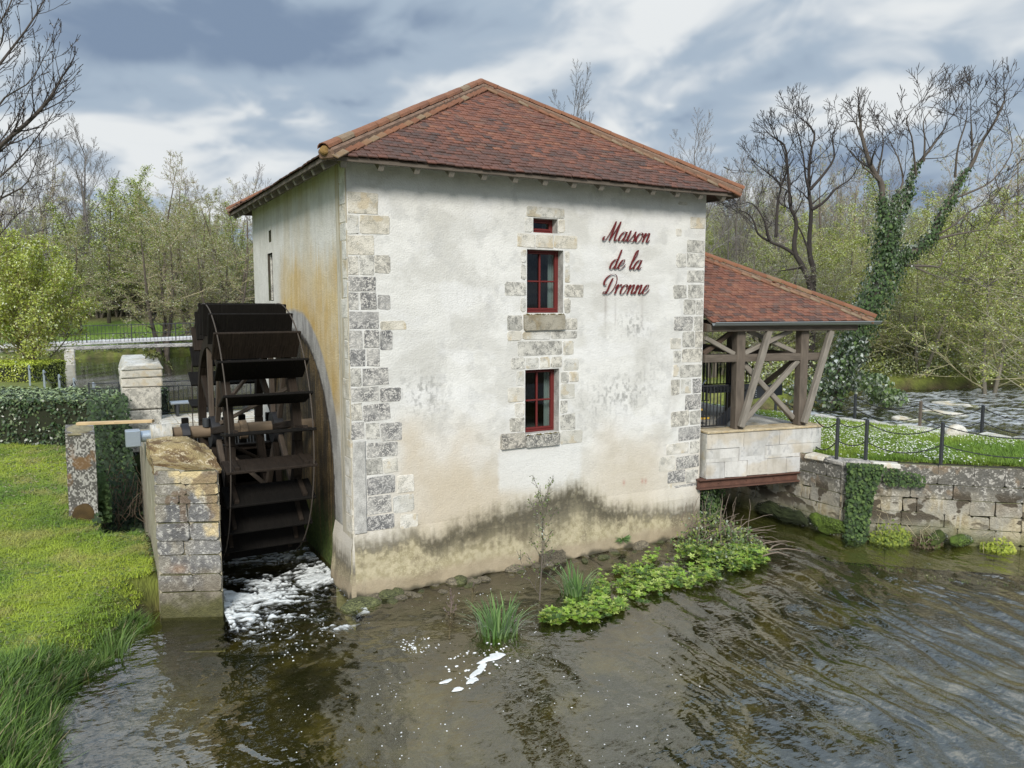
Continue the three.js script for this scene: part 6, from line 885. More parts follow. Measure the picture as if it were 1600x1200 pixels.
plant('brown', 'twiggy_tree', 'brown twiggy leafless tree behind the footbridge, highest of the brown ones', 262, 64, 1.05, 0.85, 0.3); plant('twiggy', 'twiggy_tree', 'spreading olive tinged bare tree leaning over the footbridge', 255, 55, 1.1, 0.80, 1.9); plant('twiggy', 'twiggy_tree', 'olive bare tree hidden partly by the top of the wheel', 345, 58, 1.1, 0.84, 4.0); plant('brown', 'twiggy_tree', 'brown bare tree against the left edge of the mill wall', 372, 66, 1.0, 0.78, 5.0); plant('brown', 'twiggy_tree', 'brown bare tree behind the lime green willow', 40, 62, 1.0, 0.8, 2.2); plant('twiggy', 'twiggy_tree', 'olive bare tree between the willow and the slim green tree', 100, 58, 0.9, 0.66, 3.2); plant('twiggy', 'twiggy_tree', 'olive bare tree in the middle of the far lawn edge', 300, 62, 1.0, 0.86, 0.8);
plant('tall', 'bare_tree', 'bare tree whose top shows above the red hip of the mill roof', 905, 46, 0.62, 0.80, 2.3); plant('fork', 'bare_tree', 'smaller bare tree top just right of the one above the mill roof', 955, 52, 0.62, 0.62, 0.5);
plant('leafing', 'leafing_tree', 'fine yellow-green tree in young leaf spreading over the rapids', 1545, 36, 1.15, 0.98, 0.5); plant('leafing', 'leafing_tree', 'yellow-green tree just right of the ivied trunk', 1440, 39, 1.05, 0.84, 2.2); plant('leafing', 'leafing_tree', 'yellow-green tree at the far right edge of the river', 1640, 38, 1.2, 1.05, 3.8); plant('leafing', 'leafing_tree', 'yellow-green tree behind the ridge of the shed roof', 1210, 44, 1.1, 0.86, 1.4); plant('leafing', 'leafing_tree', 'yellow-green tree between the oak and the ivied tree', 1325, 42, 1.0, 0.85, 5.0); plant('leafing', 'leafing_tree', 'yellow-green tree far behind the rapids', 1500, 47, 1.2, 1.0, 4.2);
plant('tall', 'bare_tree', 'bare tree cut by the right edge of the picture', 1630, 37, 0.62, 0.66, 1.0); plant('brown', 'twiggy_tree', 'brown bushy bare tree behind the right fork of the ivied tree', 1500, 52, 0.95, 0.85, 1.0); plant('brown', 'twiggy_tree', 'brown bare tree behind the bare oak', 1310, 56, 1.0, 0.86, 2.0); plant('brown', 'twiggy_tree', 'brown bare tree at the right edge behind the yellow-green ones', 1590, 55, 1.0, 0.95, 3.0);
plant('fork', 'bare_tree', 'pale bare tree left of the bare oak over the shed roof', 1165, 62, 0.7, 0.62, 3.0);
// the small pale-stemmed tree at the right edge of the lawn
{ const o = { h: 6.0, r: 0.055, stems: 2, lv: [{ seg: 6, wob: 0.06, up: 0.05 }, { n: 20, len: 1.9, ang: 1.1, up: 0.03, wob: 0.25, seg: 4, r: 0.35, t0: 0.16, fall: 0.4 }, { n: 6, len: 0.4, rel: 1, ang: 0.7, up: 0.05, wob: 0.3, seg: 2, r: 0.5 }], rmin: 0.005, thick: 0.03, leaf: { n: 1.7, size: 0.06, spread: 0.14, cols: LIME } }; const p = V3(14.75, 1.35, 2.3); treeFrom(standard(77, o), 'young_alder', 'thin pale stemmed young tree in first leaf at the right edge of the lawn', p.toArray(), { wood: bark(0.42, 0.40, 0.34), twig: twigMat(0.30, 0.28, 0.2) }); }
// far woods: one mass
{
  const mergeT = (T, cw, ct) => { const paint = (g, c) => { const b = g.build(), n = b.attributes.position.count, a = new Float32Array(n * 3); for (let i = 0; i < n; i++) a.set(c, i * 3); b.setAttribute('color', new THREE.BufferAttribute(a, 3)); return b; }; const l = [paint(T.wood, cw), paint(T.twigs, ct)]; if (T.leaf.p.length) l.push(T.leaf.build()); l.forEach((g) => { if (g.index.array instanceof Uint16Array) g.setIndex(new THREE.BufferAttribute(new Uint32Array(g.index.array), 1)); }); return mergeGeometries(l); };
  const kinds = [mergeT(T1, [0.25, 0.22, 0.20], [0.34, 0.31, 0.30]), mergeT(T2, [0.22, 0.19, 0.14], [0.40, 0.35, 0.24]), mergeT(T2b, [0.22, 0.19, 0.15], [0.36, 0.31, 0.25]), mergeT(T4, [0.3, 0.27, 0.2], [0.38, 0.35, 0.2]), mergeT(T3, [0.2, 0.17, 0.11], [0.24, 0.24, 0.1])], mats = [[], [], [], [], []], R = rng(909), vc = leafVC;  // wood and twigs paler than in near trees: distance haze put into the colour
  for (let i = 0; i < 290; i++) {
    const side = i % 2, u = side ? 1040 + R() * 760 : (R() < 0.25 ? -520 + R() * 440 : -120 + R() * 640), D = side ? 56 + Math.pow(R(), 1.3) * 90 : 70 + Math.pow(R(), 1.3) * 80, L = (u - 800) / 1200 * D, p = viewPt(L, 0, D); p.y = ground(p.x, p.z) - 0.2;
    const v = R(), k = side ? (v < 0.34 ? 0 : v < 0.56 ? 1 : v < 0.76 ? 2 : v < 0.92 ? 3 : 4) : (v < 0.18 ? 0 : v < 0.5 ? 1 : v < 0.74 ? 2 : v < 0.84 ? 3 : 4), s = 0.65 + 0.35 * R(), q = new THREE.Quaternion().setFromAxisAngle(AXY, R() * 6.28); mats[k].push(mat4(p, q, V3(s * (k === 0 ? 0.8 : 1.1), s * (k === 0 ? 0.72 : side ? 0.92 : 0.86), s * (k === 0 ? 0.8 : 1.1))));
  }
  for (let i = 0; i < 260; i++) { const side = i % 2, u = side ? 1100 + R() * 560 : -80 + R() * 520, L0 = (u - 800) / 1200; let D = 30; while (D < 90 && D < farBank(L0 * D)) D += 0.5; D += (side ? 4 : 17) + Math.pow(R(), 1.4) * (side ? 30 : 26); const p = viewPt(L0 * D, 0, D); p.y = ground(p.x, p.z) - 0.15; const s = 0.24 + 0.22 * R(); mats[side && R() < 0.4 ? 3 : R() < 0.6 ? 1 : 2].push(mat4(p, new THREE.Quaternion().setFromAxisAngle(AXY, R() * 6.28), V3(s * 1.5, s, s * 1.5))); }
  const w = new THREE.Group(); w.name = 'far_woodland'; scene.add(w); tag(w, 'grey-brown leafless woodland covering the rising land in the distance', 'woodland', null, 'stuff'); kinds.forEach((g, i) => { const m = instanced(['bare_crowns', 'twiggy_crowns', 'brown_crowns', 'leafing_crowns', 'green_crowns'][i], g, vc, mats[i], null, w); });
}
// scrub and undergrowth along the far banks
{
  const g = new G(true), R = rng(515); const tuft = newT(false);
  for (let i = 0; i < 900; i++) { const side = i % 3; const u = side ? 1180 + R() * 480 : -60 + R() * 480, L0 = (u - 800) / 1200, D = (() => { let d = 30; for (let k = 0; k < 60; k++, d += 0.5) if (d > farBank(L0 * d)) break; return d; })() + Math.pow(R(), 1.5) * (side ? 14 : 3) + (side ? 0 : 18 * (R() < 0.25)) + 0.2, p = viewPt(L0 * D, 0, D); p.y = ground(p.x, p.z); const h = side ? 0.5 + R() * 1.4 : 0.3 + R() * 0.7, cols = side ? (R() < 0.55 ? [...GREEN, ...LIME] : OLIVE) : R() < 0.6 ? [[0.06, 0.08, 0.02], [0.10, 0.12, 0.03], [0.13, 0.11, 0.05]] : GREEN; for (let k = 0; k < 34; k++) { const a = V3(R() - 0.5, R(), R() - 0.5).multiply(V3(h * 1.5, h, h * 1.5)); g.leaf(p.clone().add(a), V3(R() - 0.5, R() - 0.3, R() - 0.5).normalize(), V3(R() - 0.5, 1, R() - 0.5).normalize(), 0.14, 0.09, cols[Math.floor(R() * cols.length)]); } }
  tag(mesh('bank_scrub', g.build(), leafVC, scene), 'low green and olive scrub along the far banks', 'scrub', null, 'stuff');
}
// --- the lime green willow on the left bank
{
  const o = { h: 4.4, r: 0.12, stems: 5, lv: [{ seg: 5, wob: 0.2, up: 0.04 }, { n: 12, len: 2.6, ang: 0.9, up: 0.02, wob: 0.3, seg: 4, r: 0.4, t0: 0.1, fall: 0.4 }, { n: 8, len: 0.42, rel: 1, ang: 0.7, up: 0.0, wob: 0.35, seg: 3, r: 0.5 }, { n: 4, len: 0.45, rel: 1, ang: 0.6, up: -0.05, wob: 0.3, seg: 2, r: 0.6 }], rmin: 0.009, thick: 0.04, leaf: { n: 6, size: 0.11, spread: 0.3, droop: 0.2, cols: [...LIME, [0.50, 0.58, 0.07], [0.58, 0.64, 0.12], LIME[1]] } };
  const p = viewPt(-22.6, 0, 36); p.y = ground(p.x, p.z); const t = treeFrom(standard(88, o), 'willow', 'rounded lime green willow in new leaf on the left bank', p.toArray(), { wood: bark(0.2, 0.17, 0.12), twig: twigMat(0.26, 0.22, 0.10) }); t.scale.set(1.12, 1.14, 1.12);
}
// ---------------------------------------------------------------- hedges
function leafShell(name, label, cat, pts, boxes, n, size, cols, seed, wide = 0.6, tone) {            // clipped hedge: leaves in the outer skin of boxes given by [origin, x axis, length, depth, y0, y1]
  const t = thing(name, label, cat, [0, 0, 0]), R = rng(seed), ms = [], cs = [], g = new G(); g.leaf(V3(0, 0, 0), V3(0, 0, 1), V3(0, 1, 0), 1, wide); const geo = g.build();
  for (const [ox, oz, ang, L, W, y0, y1] of boxes) {
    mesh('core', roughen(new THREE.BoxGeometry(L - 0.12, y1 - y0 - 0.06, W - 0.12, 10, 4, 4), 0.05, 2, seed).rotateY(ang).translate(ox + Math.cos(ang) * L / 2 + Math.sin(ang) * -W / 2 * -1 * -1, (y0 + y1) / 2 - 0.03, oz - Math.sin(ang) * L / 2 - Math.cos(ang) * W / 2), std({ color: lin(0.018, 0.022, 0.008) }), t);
    const X = V3(Math.cos(ang), 0, -Math.sin(ang)), Zn = V3(Math.sin(ang), 0, Math.cos(ang)), o = V3(ox, 0, oz), aF = L * (y1 - y0), aT = L * W, aS = W * (y1 - y0), tot = aF + aT + 2 * aS + aF * 0.3;
    for (let i = 0; i < n; i++) {
      let v = R() * tot, nrm, p; const a = R(), b = R(), in_ = -0.10 + 0.14 * R() * R() + 0.08 * (fbm(a * L * 2, b * 3, 2) - 0.5);
      if (v < aF) { nrm = Zn; p = o.clone().addScaledVector(X, a * L).addScaledVector(Zn, in_).setY(mix(y0, y1, b)); } else if (v < aF + aT) { nrm = AXY; p = o.clone().addScaledVector(X, a * L).addScaledVector(Zn, -b * W).setY(y1 + in_ + 0.03 * R()); }
      else if (v < aF + aT + aS) { nrm = X; p = o.clone().addScaledVector(X, L + in_).addScaledVector(Zn, -a * W).setY(mix(y0, y1, b)); } else if (v < aF + aT + 2 * aS) { nrm = X.clone().negate(); p = o.clone().addScaledVector(X, -in_).addScaledVector(Zn, -a * W).setY(mix(y0, y1, b)); } else { nrm = Zn.clone().negate(); p = o.clone().addScaledVector(X, a * L).addScaledVector(Zn, -W - in_).setY(mix(y0, y1, b)); }
      const nn = nrm.clone().add(V3((R() - 0.5) * 1.3, (R() - 0.2) * 1.1, (R() - 0.5) * 1.3)).normalize(), d = V3(R() - 0.5, R() - 0.6, R() - 0.5).normalize(); d.addScaledVector(nn, -d.dot(nn)).normalize(); const x = V3().crossVectors(nn, d), s = size * (0.7 + 0.6 * R());
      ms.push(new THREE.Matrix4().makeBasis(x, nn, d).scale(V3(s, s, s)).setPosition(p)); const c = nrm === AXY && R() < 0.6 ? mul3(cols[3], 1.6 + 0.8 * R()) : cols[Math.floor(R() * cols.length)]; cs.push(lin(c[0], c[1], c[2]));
    }
  }
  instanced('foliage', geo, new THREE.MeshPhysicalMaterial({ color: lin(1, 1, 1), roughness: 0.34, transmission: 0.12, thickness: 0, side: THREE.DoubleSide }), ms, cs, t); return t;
}
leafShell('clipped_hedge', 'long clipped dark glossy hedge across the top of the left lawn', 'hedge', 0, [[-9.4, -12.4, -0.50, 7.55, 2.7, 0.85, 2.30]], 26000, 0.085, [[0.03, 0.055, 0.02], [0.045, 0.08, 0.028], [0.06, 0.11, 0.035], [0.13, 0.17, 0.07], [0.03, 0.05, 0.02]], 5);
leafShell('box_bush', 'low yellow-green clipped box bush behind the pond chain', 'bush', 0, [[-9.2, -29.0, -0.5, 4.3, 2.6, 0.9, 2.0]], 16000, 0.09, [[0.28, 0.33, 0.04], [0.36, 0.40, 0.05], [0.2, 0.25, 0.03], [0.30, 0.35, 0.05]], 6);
// ivy and brambles in the hollow behind the post
{
  const R = rng(55), g = new G(true), t = thing('hollow_ivy', 'dark ivy and brambles filling the hollow between the post and the pier', 'ivy');
  for (let i = 0; i < 5200; i++) { const z = -3.2 - R() * 5.6, right = R() < 0.2, x = right ? -2.70 - R() * 0.08 : -3.45 + R() * 0.8, back = z < -7; const y = back ? 0.6 + R() * 1.9 : ground(x, z) + R() * R() * (z < -5 ? 1.3 : 0.3) + 0.03; const s = 0.06 + 0.05 * R(); g.leaf(V3(x, y, z), V3(R() - 0.5, -0.4, R() - 0.3).normalize(), V3(R() - 0.5, 0.7, 0.3 + R() * 0.6).normalize(), s, s * 0.8, IVY[Math.floor(R() * R() * 4)]); }
  for (let i = 0; i < 900; i++) { const z = -3.7 - R() * 0.9, x = -3.38 + R() * 0.16; const s = 0.07 + 0.05 * R(); g.leaf(V3(x, 0.75 + R() * R() * 0.9, z), V3(R() - 0.5, -0.3, R()).normalize(), V3(0.4, 0.8, 0.4 + R() * 0.4).normalize(), s, s * 0.6, R() < 0.5 ? IVY[2] : [0.09, 0.17, 0.03]); }
  mesh('leaves', g.build(), leafVC, t).userData.kind = 'stuff';
  const s = new G(); for (let i = 0; i < 46; i++) { const a = V3(-3.3 + R() * 0.7, 0.3 + R() * 0.4, -4 - R() * 3), pts = []; for (let k = 0; k <= 6; k++) pts.push(a.clone().add(V3((k / 6 - 0.5) * 0.5 * (R() + 0.3), Math.sin(k / 6 * 3.1) * 0.5 * (0.4 + R()), (R() - 0.5) * 0.15))); s.tube(pts, 0.006, 4); } mesh('stems', s.build(), twigMat(0.16, 0.12, 0.08), t);
}
// ---------------------------------------------------------------- ivy curtains and brambles on the quay and under the shed
function curtain(name, label, cat, n, place, cols, size, seed, stems) { const R = rng(seed), g = new G(true), t = thing(name, label, cat); for (let i = 0; i < n; i++) { const [p, nor] = place(R), s = size * (0.7 + 0.6 * R()); g.leaf(p, V3((R() - 0.5) * 1.2, -0.8, (R() - 0.5) * 1.2).normalize(), nor.clone().add(V3((R() - 0.5) * 1.1, R() * 0.7, (R() - 0.5) * 1.1)).normalize(), s, s * 0.85, cols[Math.floor(R() * cols.length)]); } mesh('leaves', g.build(), leafVC, t).userData.kind = 'stuff'; stems?.(t, R); return t; }
{
  const ux = Math.SQRT1_2 * 1.033, dx = 2.28 / 3.13, dz = 2.14 / 3.13, nq = V3(-dz, 0, dx);
  const on = (s, y, out) => V3(9.12 + dx * s - dz * out, y, 1.62 + dz * s + dx * out);
  curtain('quay_ivy', 'dark ivy curtain hanging down the quay wall to the water', 'ivy', 4000, (R) => { const y = Math.pow(R(), 0.9) * 1.52, w = pwl([[0, 0.34], [0.4, 0.38], [0.9, 0.42], [1.2, 0.5], [1.5, 0.6]], y), s = 0.14 + w * R() - 0.06 * R(); return [on(s, y, 0.03 + 0.16 * R() * R() + 0.05 * fbm(s * 4, y * 4, 2)), nq]; }, IVY, 0.07, 61);
  curtain('quay_growth', 'patchy dark creeper over the upper quay stones right of the ivy curtain', 'creeper', 420, (R) => { const s = 0.75 + R() * 0.7, y = 1.12 + R() * 0.36 * (1 - (s - 0.75) * 0.6); return [on(s, y, 0.01 + 0.06 * R()), nq]; }, IVY, 0.05, 62);
  const fringe = (name, label, s0, s1, h, n, cols, size, seed, drop) => curtain(name, label, 'plants', n, (R) => { const s = mix(s0, s1, R()), m = Math.sin((s - s0) / (s1 - s0) * 3.14), y = 0.02 + R() * R() * h * (0.4 + 0.6 * m); return [on(s, y, 0.05 + 0.25 * R() * m), nq]; }, cols, size, seed, (t, R) => { const g = new G(); for (let i = 0; i < 12; i++) { const s = mix(s0, s1, R()), a = on(s, 0.1 + R() * h, 0.08), b = a.clone().addScaledVector(nq, 0.15 + 0.3 * R()).add(V3((R() - 0.5) * 0.4, (R() - 0.6) * 0.35, (R() - 0.5) * 0.4)); g.twig(a, b, 0.007, 0.004); } mesh('stems', g.build(), buffTwig, t); });
  fringe('quay_weeds', 'yellow-green brambles at the water line just right of the ivy curtain', 0.55, 1.25, 0.5, 800, [...GREEN, LIME[2]], 0.05, 63); fringe('quay_weeds', 'dry brown and green weeds at the water line mid quay', 1.2, 1.8, 0.3, 420, [[0.12, 0.08, 0.04], [0.16, 0.12, 0.06], GREEN[3]], 0.05, 64); fringe('quay_weeds', 'leafy sprig hanging over the water at the right end of the quay', 2.45, 3.0, 0.30, 300, [...LIME, GREEN[1]], 0.055, 65);
  const moss = (label, pos, sc, seed, col) => { const t = thing('moss_cushion', label, 'moss', pos), g = roughen(new THREE.IcosahedronGeometry(0.5, 4).scale(...sc), 0.11, 4, seed); mesh('cushion', g, std({ map: grainTex, color: lin(...col), bumpMap: bumpTex, bumpScale: 0.04 }), t); const R = rng(seed), q = new G(true); for (let i = 0; i < 900; i++) { const u = V3(R() - 0.5, R() - 0.3, R() - 0.5).normalize(), p = u.clone().multiply(V3(...sc)).multiplyScalar(0.5); q.leaf(p, V3(R() - 0.5, -0.5 * R(), R() - 0.5).normalize(), u, 0.035, 0.02, [col, mul3(col, 1.5), mul3(col, 0.6)][i % 3]); } mesh('tips', q.build(), leafVC, t).userData.kind = 'stuff'; };
  const m1 = on(1.72, 0.16, 0.06), m2 = on(2.12, 0.14, 0.06); moss('bright moss clump under the brambles mid quay', m1.toArray(), [0.5, 0.2, 0.2], 71, [0.09, 0.13, 0.02]); moss('bright green moss cushion at the water line, right part of the quay', m2.toArray(), [0.6, 0.18, 0.2], 72, [0.13, 0.21, 0.025]); moss('bright moss on the quay corner left of the ivy curtain', [9.14, 0.2, 1.30], [0.2, 0.34, 0.9], 73, [0.12, 0.19, 0.02]); moss('dark moss low on the quay return under the shed', [9.12, 0.16, 0.25], [0.10, 0.34, 1.5], 74, [0.035, 0.05, 0.012]);
  curtain('culvert_ivy', 'thin strand of ivy hanging in the dark arch under the shed', 'ivy', 520, (R) => [V3(7.75 + (R() - 0.5) * 0.34, 0.15 + R() * 0.75, -0.35 + (R() - 0.5) * 0.3), V3(0, 0, 1)], IVY.slice(1), 0.06, 75);
  curtain('corner_ivy', 'ivy and dead stems against the right corner of the mill under the girder', 'ivy', 500, (R) => [V3(7.02 + R() * 0.3, 0.25 + R() * 0.65, -0.1 + R() * 0.25), V3(0.3, 0, 1)], [...IVY], 0.05, 76);
}
// ---------------------------------------------------------------- plants in the water at the foot of the front wall
function blades(name, label, x, z, y, n, h, spread, seed, cols, w = 0.022) {
  const R = rng(seed), g = new G(true), t = thing(name, label, 'water plant', [x, y, z]);
  for (let i = 0; i < n; i++) { const a = R() * 6.28, rr = Math.sqrt(R()) * spread, hh = h * (0.6 + 0.5 * R()), lean = 0.15 + 0.55 * R() * (0.4 + rr / spread), p0 = V3(Math.cos(a) * rr, -0.05, Math.sin(a) * rr), az = a + (R() - 0.5) * 1.2, d = V3(Math.cos(az), 0, Math.sin(az)), s = V3(-d.z, 0, d.x), c = cols[Math.floor(R() * cols.length)], N = 5; let pv = null; for (let k = 0; k <= N; k++) { const f = k / N, p = p0.clone().addScaledVector(d, lean * hh * f * f).add(V3(0, hh * (f - 0.32 * lean * f * f * f), 0)), ww = w * (0.5 + R() * 0.1) * (1 - Math.pow(f, 2.2)) + 0.001; const A = p.clone().addScaledVector(s, ww), B = p.clone().addScaledVector(s, -ww); const nn = V3(d.x * -0.5, 0.6, d.z * -0.5).normalize(); const ia = g.v(A.x, A.y, A.z, nn.x, nn.y, nn.z, 0, f, c), ib = g.v(B.x, B.y, B.z, nn.x, nn.y, nn.z, 1, f, c); if (pv) g.i.push(pv[0], pv[1], ia, pv[1], ib, ia); pv = [ia, ib]; } }
  const lg = g.build(); lg.computeVertexNormals(); mesh('leaves', lg, leafVC, t).userData.kind = 'stuff'; return t;
}
const IRIS = [[0.11, 0.24, 0.045], [0.16, 0.32, 0.07], [0.08, 0.17, 0.04], [0.26, 0.40, 0.13]];
blades('iris_clump', 'larger grassy iris clump standing in the water before the wall', 1.35, 2.15, -0.04, 150, 0.54, 0.28, 81, IRIS); blades('iris_clump', 'smaller iris clump close under the front wall', 3.12, 1.45, -0.02, 90, 0.5, 0.24, 82, IRIS);
{ // cress mat
  const R = rng(83), ms = [], cs = [], g = new G(); for (let k = 0; k < 5; k++) { const a = k * 1.2566; g.leaf(V3(0, 0, 0), V3(Math.cos(a), 0.25, Math.sin(a)).normalize(), V3(-Math.cos(a) * 0.3, 1, -Math.sin(a) * 0.3).normalize(), 1, 0.5); } g.leaf(V3(0, 0, 0), V3(0.2, 1, 0.1).normalize(), V3(0, 0, 1), 0.7, 0.4); const geo = g.build();
  // outline of the mat, along its length: [x, near z, far z]
  const edge = [[2.05, 2.5, 2.1], [2.4, 2.65, 1.95], [3.0, 2.55, 1.8], [3.6, 2.4, 1.2], [4.2, 2.35, 0.9], [4.9, 2.3, 0.75], [5.6, 2.2, 0.6], [6.2, 2.2, 0.8], [6.6, 2.1, 1.2], [6.9, 1.9, 1.5]];
  for (let i = 0; i < 6000; i++) { const x = 2.05 + R() * 4.85, zn = pwl(edge.map((e) => [e[0], e[1]]), x), zf = pwl(edge.map((e) => [e[0], e[2]]), x), z = mix(zf, zn, R()) + 0.1 * (R() - 0.5), dens = 0.55 * fbm(x * 5, z * 5 + 4, 3) + 0.45 * fbm(x * 1.6, z * 1.6, 2); if (dens < 0.455 + 0.05 * (z < 1.3 ? 1 : 0) + 0.11 * R() + 0.08 * sst(0.25, 0.0, Math.min(zn - z, z - zf))) continue; const h = 0.01 + 0.11 * R() * (0.5 + R()) * (x > 5 ? 1.5 : 1), s = 0.035 + 0.075 * R() * R(); ms.push(mat4(V3(x, h, z), new THREE.Quaternion().setFromEuler(new THREE.Euler((R() - 0.5) * 0.7, R() * 6.28, (R() - 0.5) * 0.7)), V3(s, s, s))); const c = [[0.22, 0.37, 0.04], [0.30, 0.45, 0.06], [0.12, 0.22, 0.03], [0.42, 0.52, 0.14], [0.06, 0.12, 0.02], [0.26, 0.34, 0.06]][Math.floor(R() * 6)]; cs.push(lin(...c)); }
  tag(instanced('cress_mat', geo, new THREE.MeshPhysicalMaterial({ color: lin(1, 1, 1), roughness: 0.5, transmission: 0.25, thickness: 0, side: THREE.DoubleSide }), ms, cs), 'bright green watercress mat floating along the front of the mill', 'water plants', null, 'stuff');
}
{ // sapling and dry sprigs
  const o = (h, leaf) => ({ h, r: 0.016, stems: 1, lv: [{ seg: 6, wob: 0.07, up: 0.08 }, { n: 15, len: h * 0.34, ang: 0.75, up: 0.12, wob: 0.3, seg: 3, r: 0.4, t0: 0.2, fall: 0.6 }, { n: 5, len: 0.4, rel: 1, ang: 0.7, up: 0.05, wob: 0.3, seg: 2, r: 0.6 }], rmin: 0.0035, thick: 0.009, leaf });
  treeFrom(standard(91, o(1.85, { n: 2.6, size: 0.045, spread: 0.06, cols: [GREEN[0], GREEN[3]] })), 'sapling', 'thin sapling with small green leaves growing against the stained wall', [2.40, -0.05, 1.50], { wood: twigMat(0.13, 0.11, 0.09), twig: twigMat(0.13, 0.11, 0.09) });
  treeFrom(standard(92, o(0.62)), 'dry_sprig', 'dry leafless sprig standing in the water left of the iris clump', [1.02, -0.1, 1.25], { wood: twigMat(0.2, 0.15, 0.13), twig: twigMat(0.2, 0.15, 0.13) }).userData.category = 'twig';
  treeFrom(standard(93, o(0.4)), 'dry_sprig', 'small dry sprig against the foot of the wall', [1.75, -0.1, 0.5], { wood: twigMat(0.2, 0.15, 0.13), twig: twigMat(0.2, 0.15, 0.13) }).userData.category = 'twig';
}
{ // driftwood and brambles at the right corner
  const R = rng(97), t = thing('brush_pile', 'tangle of dead branches and brambles washed up at the right corner of the mill', 'brush'), s = new G(), g = new G(true);
  for (let i = 0; i < 95; i++) { const a = V3(6.1 + R() * 0.9, 0.0 + R() * 0.45, 0.35 + R() * 1.0), up = R() < 0.2, d = up ? V3(0.1 + R() * 0.5, 0.9, -0.3 + (R() - 0.5) * 0.5) : V3(0.5 + R(), (R() - 0.35) * 0.6, 0.5 * (R() - 0.2)); d.normalize(); const L = 0.35 + R() * 0.7, pts = []; for (let k = 0; k <= 4; k++) pts.push(a.clone().addScaledVector(d, L * k / 4).add(V3((R() - 0.5) * 0.06, (R() - 0.5) * 0.06 - 0.1 * (k / 4) ** 2, (R() - 0.5) * 0.06))); s.tube(pts, [0.009, 0.008, 0.006, 0.005, 0.003], 4); }
  for (const [x, z, dx, dz, L] of [[6.7, 1.7, 0.9, 0.55, 0.9], [6.8, 1.5, 1, 0.2, 1.0], [6.9, 1.8, 0.95, -0.1, 0.7], [6.6, 1.9, 0.8, 0.5, 0.6]]) { const a = V3(x, 0.05, z), pts = []; for (let k = 0; k <= 5; k++) pts.push(a.clone().add(V3(dx * L * k / 5 + (R() - 0.5) * 0.05, 0.14 * Math.sin(k / 5 * 2.6) + 0.02, dz * L * k / 5 + (R() - 0.5) * 0.05))); s.tube(pts, [0.018, 0.016, 0.014, 0.011, 0.008, 0.004], 5); }
  mesh('branches', s.build(), std({ color: lin(0.17, 0.135, 0.105), roughness: 0.95 }), t);
  for (let i = 0; i < 1500; i++) { const a = R(), x = 5.9 + a * 1.25, z = 0.4 + R() * 1.6 * (1 - 0.2 * a), y = 0.05 + R() * 0.62 * Math.exp(-(((x - 6.55) / 0.5) ** 2)); const sz = 0.045 + 0.03 * R(); g.leaf(V3(x, y, z), V3(R() - 0.5, -0.3, R() - 0.5).normalize(), V3(R() - 0.5, 1, R() - 0.2).normalize(), sz, sz * 0.7, [...GREEN, IVY[2], IVY[3], [0.14, 0.24, 0.03]][Math.floor(R() * 7)]); }
  mesh('leaves', g.build(), leafVC, t).userData.kind = 'stuff';
  const f = new G(true); for (let i = 0; i < 60; i++) { const a = R() * 3.14; f.leaf(V3(0, 0, 0), V3(Math.cos(a), R() - 0.3, Math.abs(Math.sin(a)) * 0.8).normalize(), V3(0, 0.8, 0.6).normalize(), 0.14 + 0.08 * R(), 0.02, IRIS[i % 4]); } const w = thing('wall_fern', 'small green fern growing out of the foot of the front wall', 'fern', [5.05, 0.18, 0.10]); mesh('fronds', f.build(), leafVC, w);
}
// stones and rubble under the wall
{ const R = rng(19), list = []; for (let i = 0; i < 60; i++) { const x = 0.1 + R() * 6.2, z = 0.10 + R() * R() * 0.45; list.push([x, z, 0.04 + R() * R() * 0.12]); } const t = thing('footing_rubble', 'dark wet rubble stones along the foot of the front wall', 'rubble'), dk = [std({ map: darkStoneTex, color: lin(0.55, 0.48, 0.34), bumpMap: bumpTex, bumpScale: 0.03, roughness: 0.6 }), std({ map: darkStoneTex, color: lin(0.3, 0.33, 0.14), bumpMap: bumpTex, bumpScale: 0.03 })]; list.forEach(([x, z, s], i) => mesh('stone', roughen(new THREE.IcosahedronGeometry(s, 2).scale(1.4, 0.7, 1), s * 0.35, 1.2 / s * 0.6, i).rotateY(R() * 3).translate(x, -0.03 + s * 0.15, z), dk[i % 3 ? 0 : 1], t)); const r2 = thing('stump_stone', 'broken dark stone jutting from the wall foot above the small iris', 'stone'); mesh('block', roughen(new THREE.BoxGeometry(0.5, 0.2, 0.2, 8, 4, 4), 0.06, 5, 3).translate(3.5, 0.10, 0.10), dk[0], r2); const m2 = thing('mossy_rock', 'low dark mossy rock in the water at the near corner of the mill', 'rock'); mesh('stone', roughen(new THREE.IcosahedronGeometry(0.26, 3).scale(1.3, 0.45, 0.8), 0.06, 3.5, 6).translate(-0.02, -0.03, 0.30), dk[1], m2); }
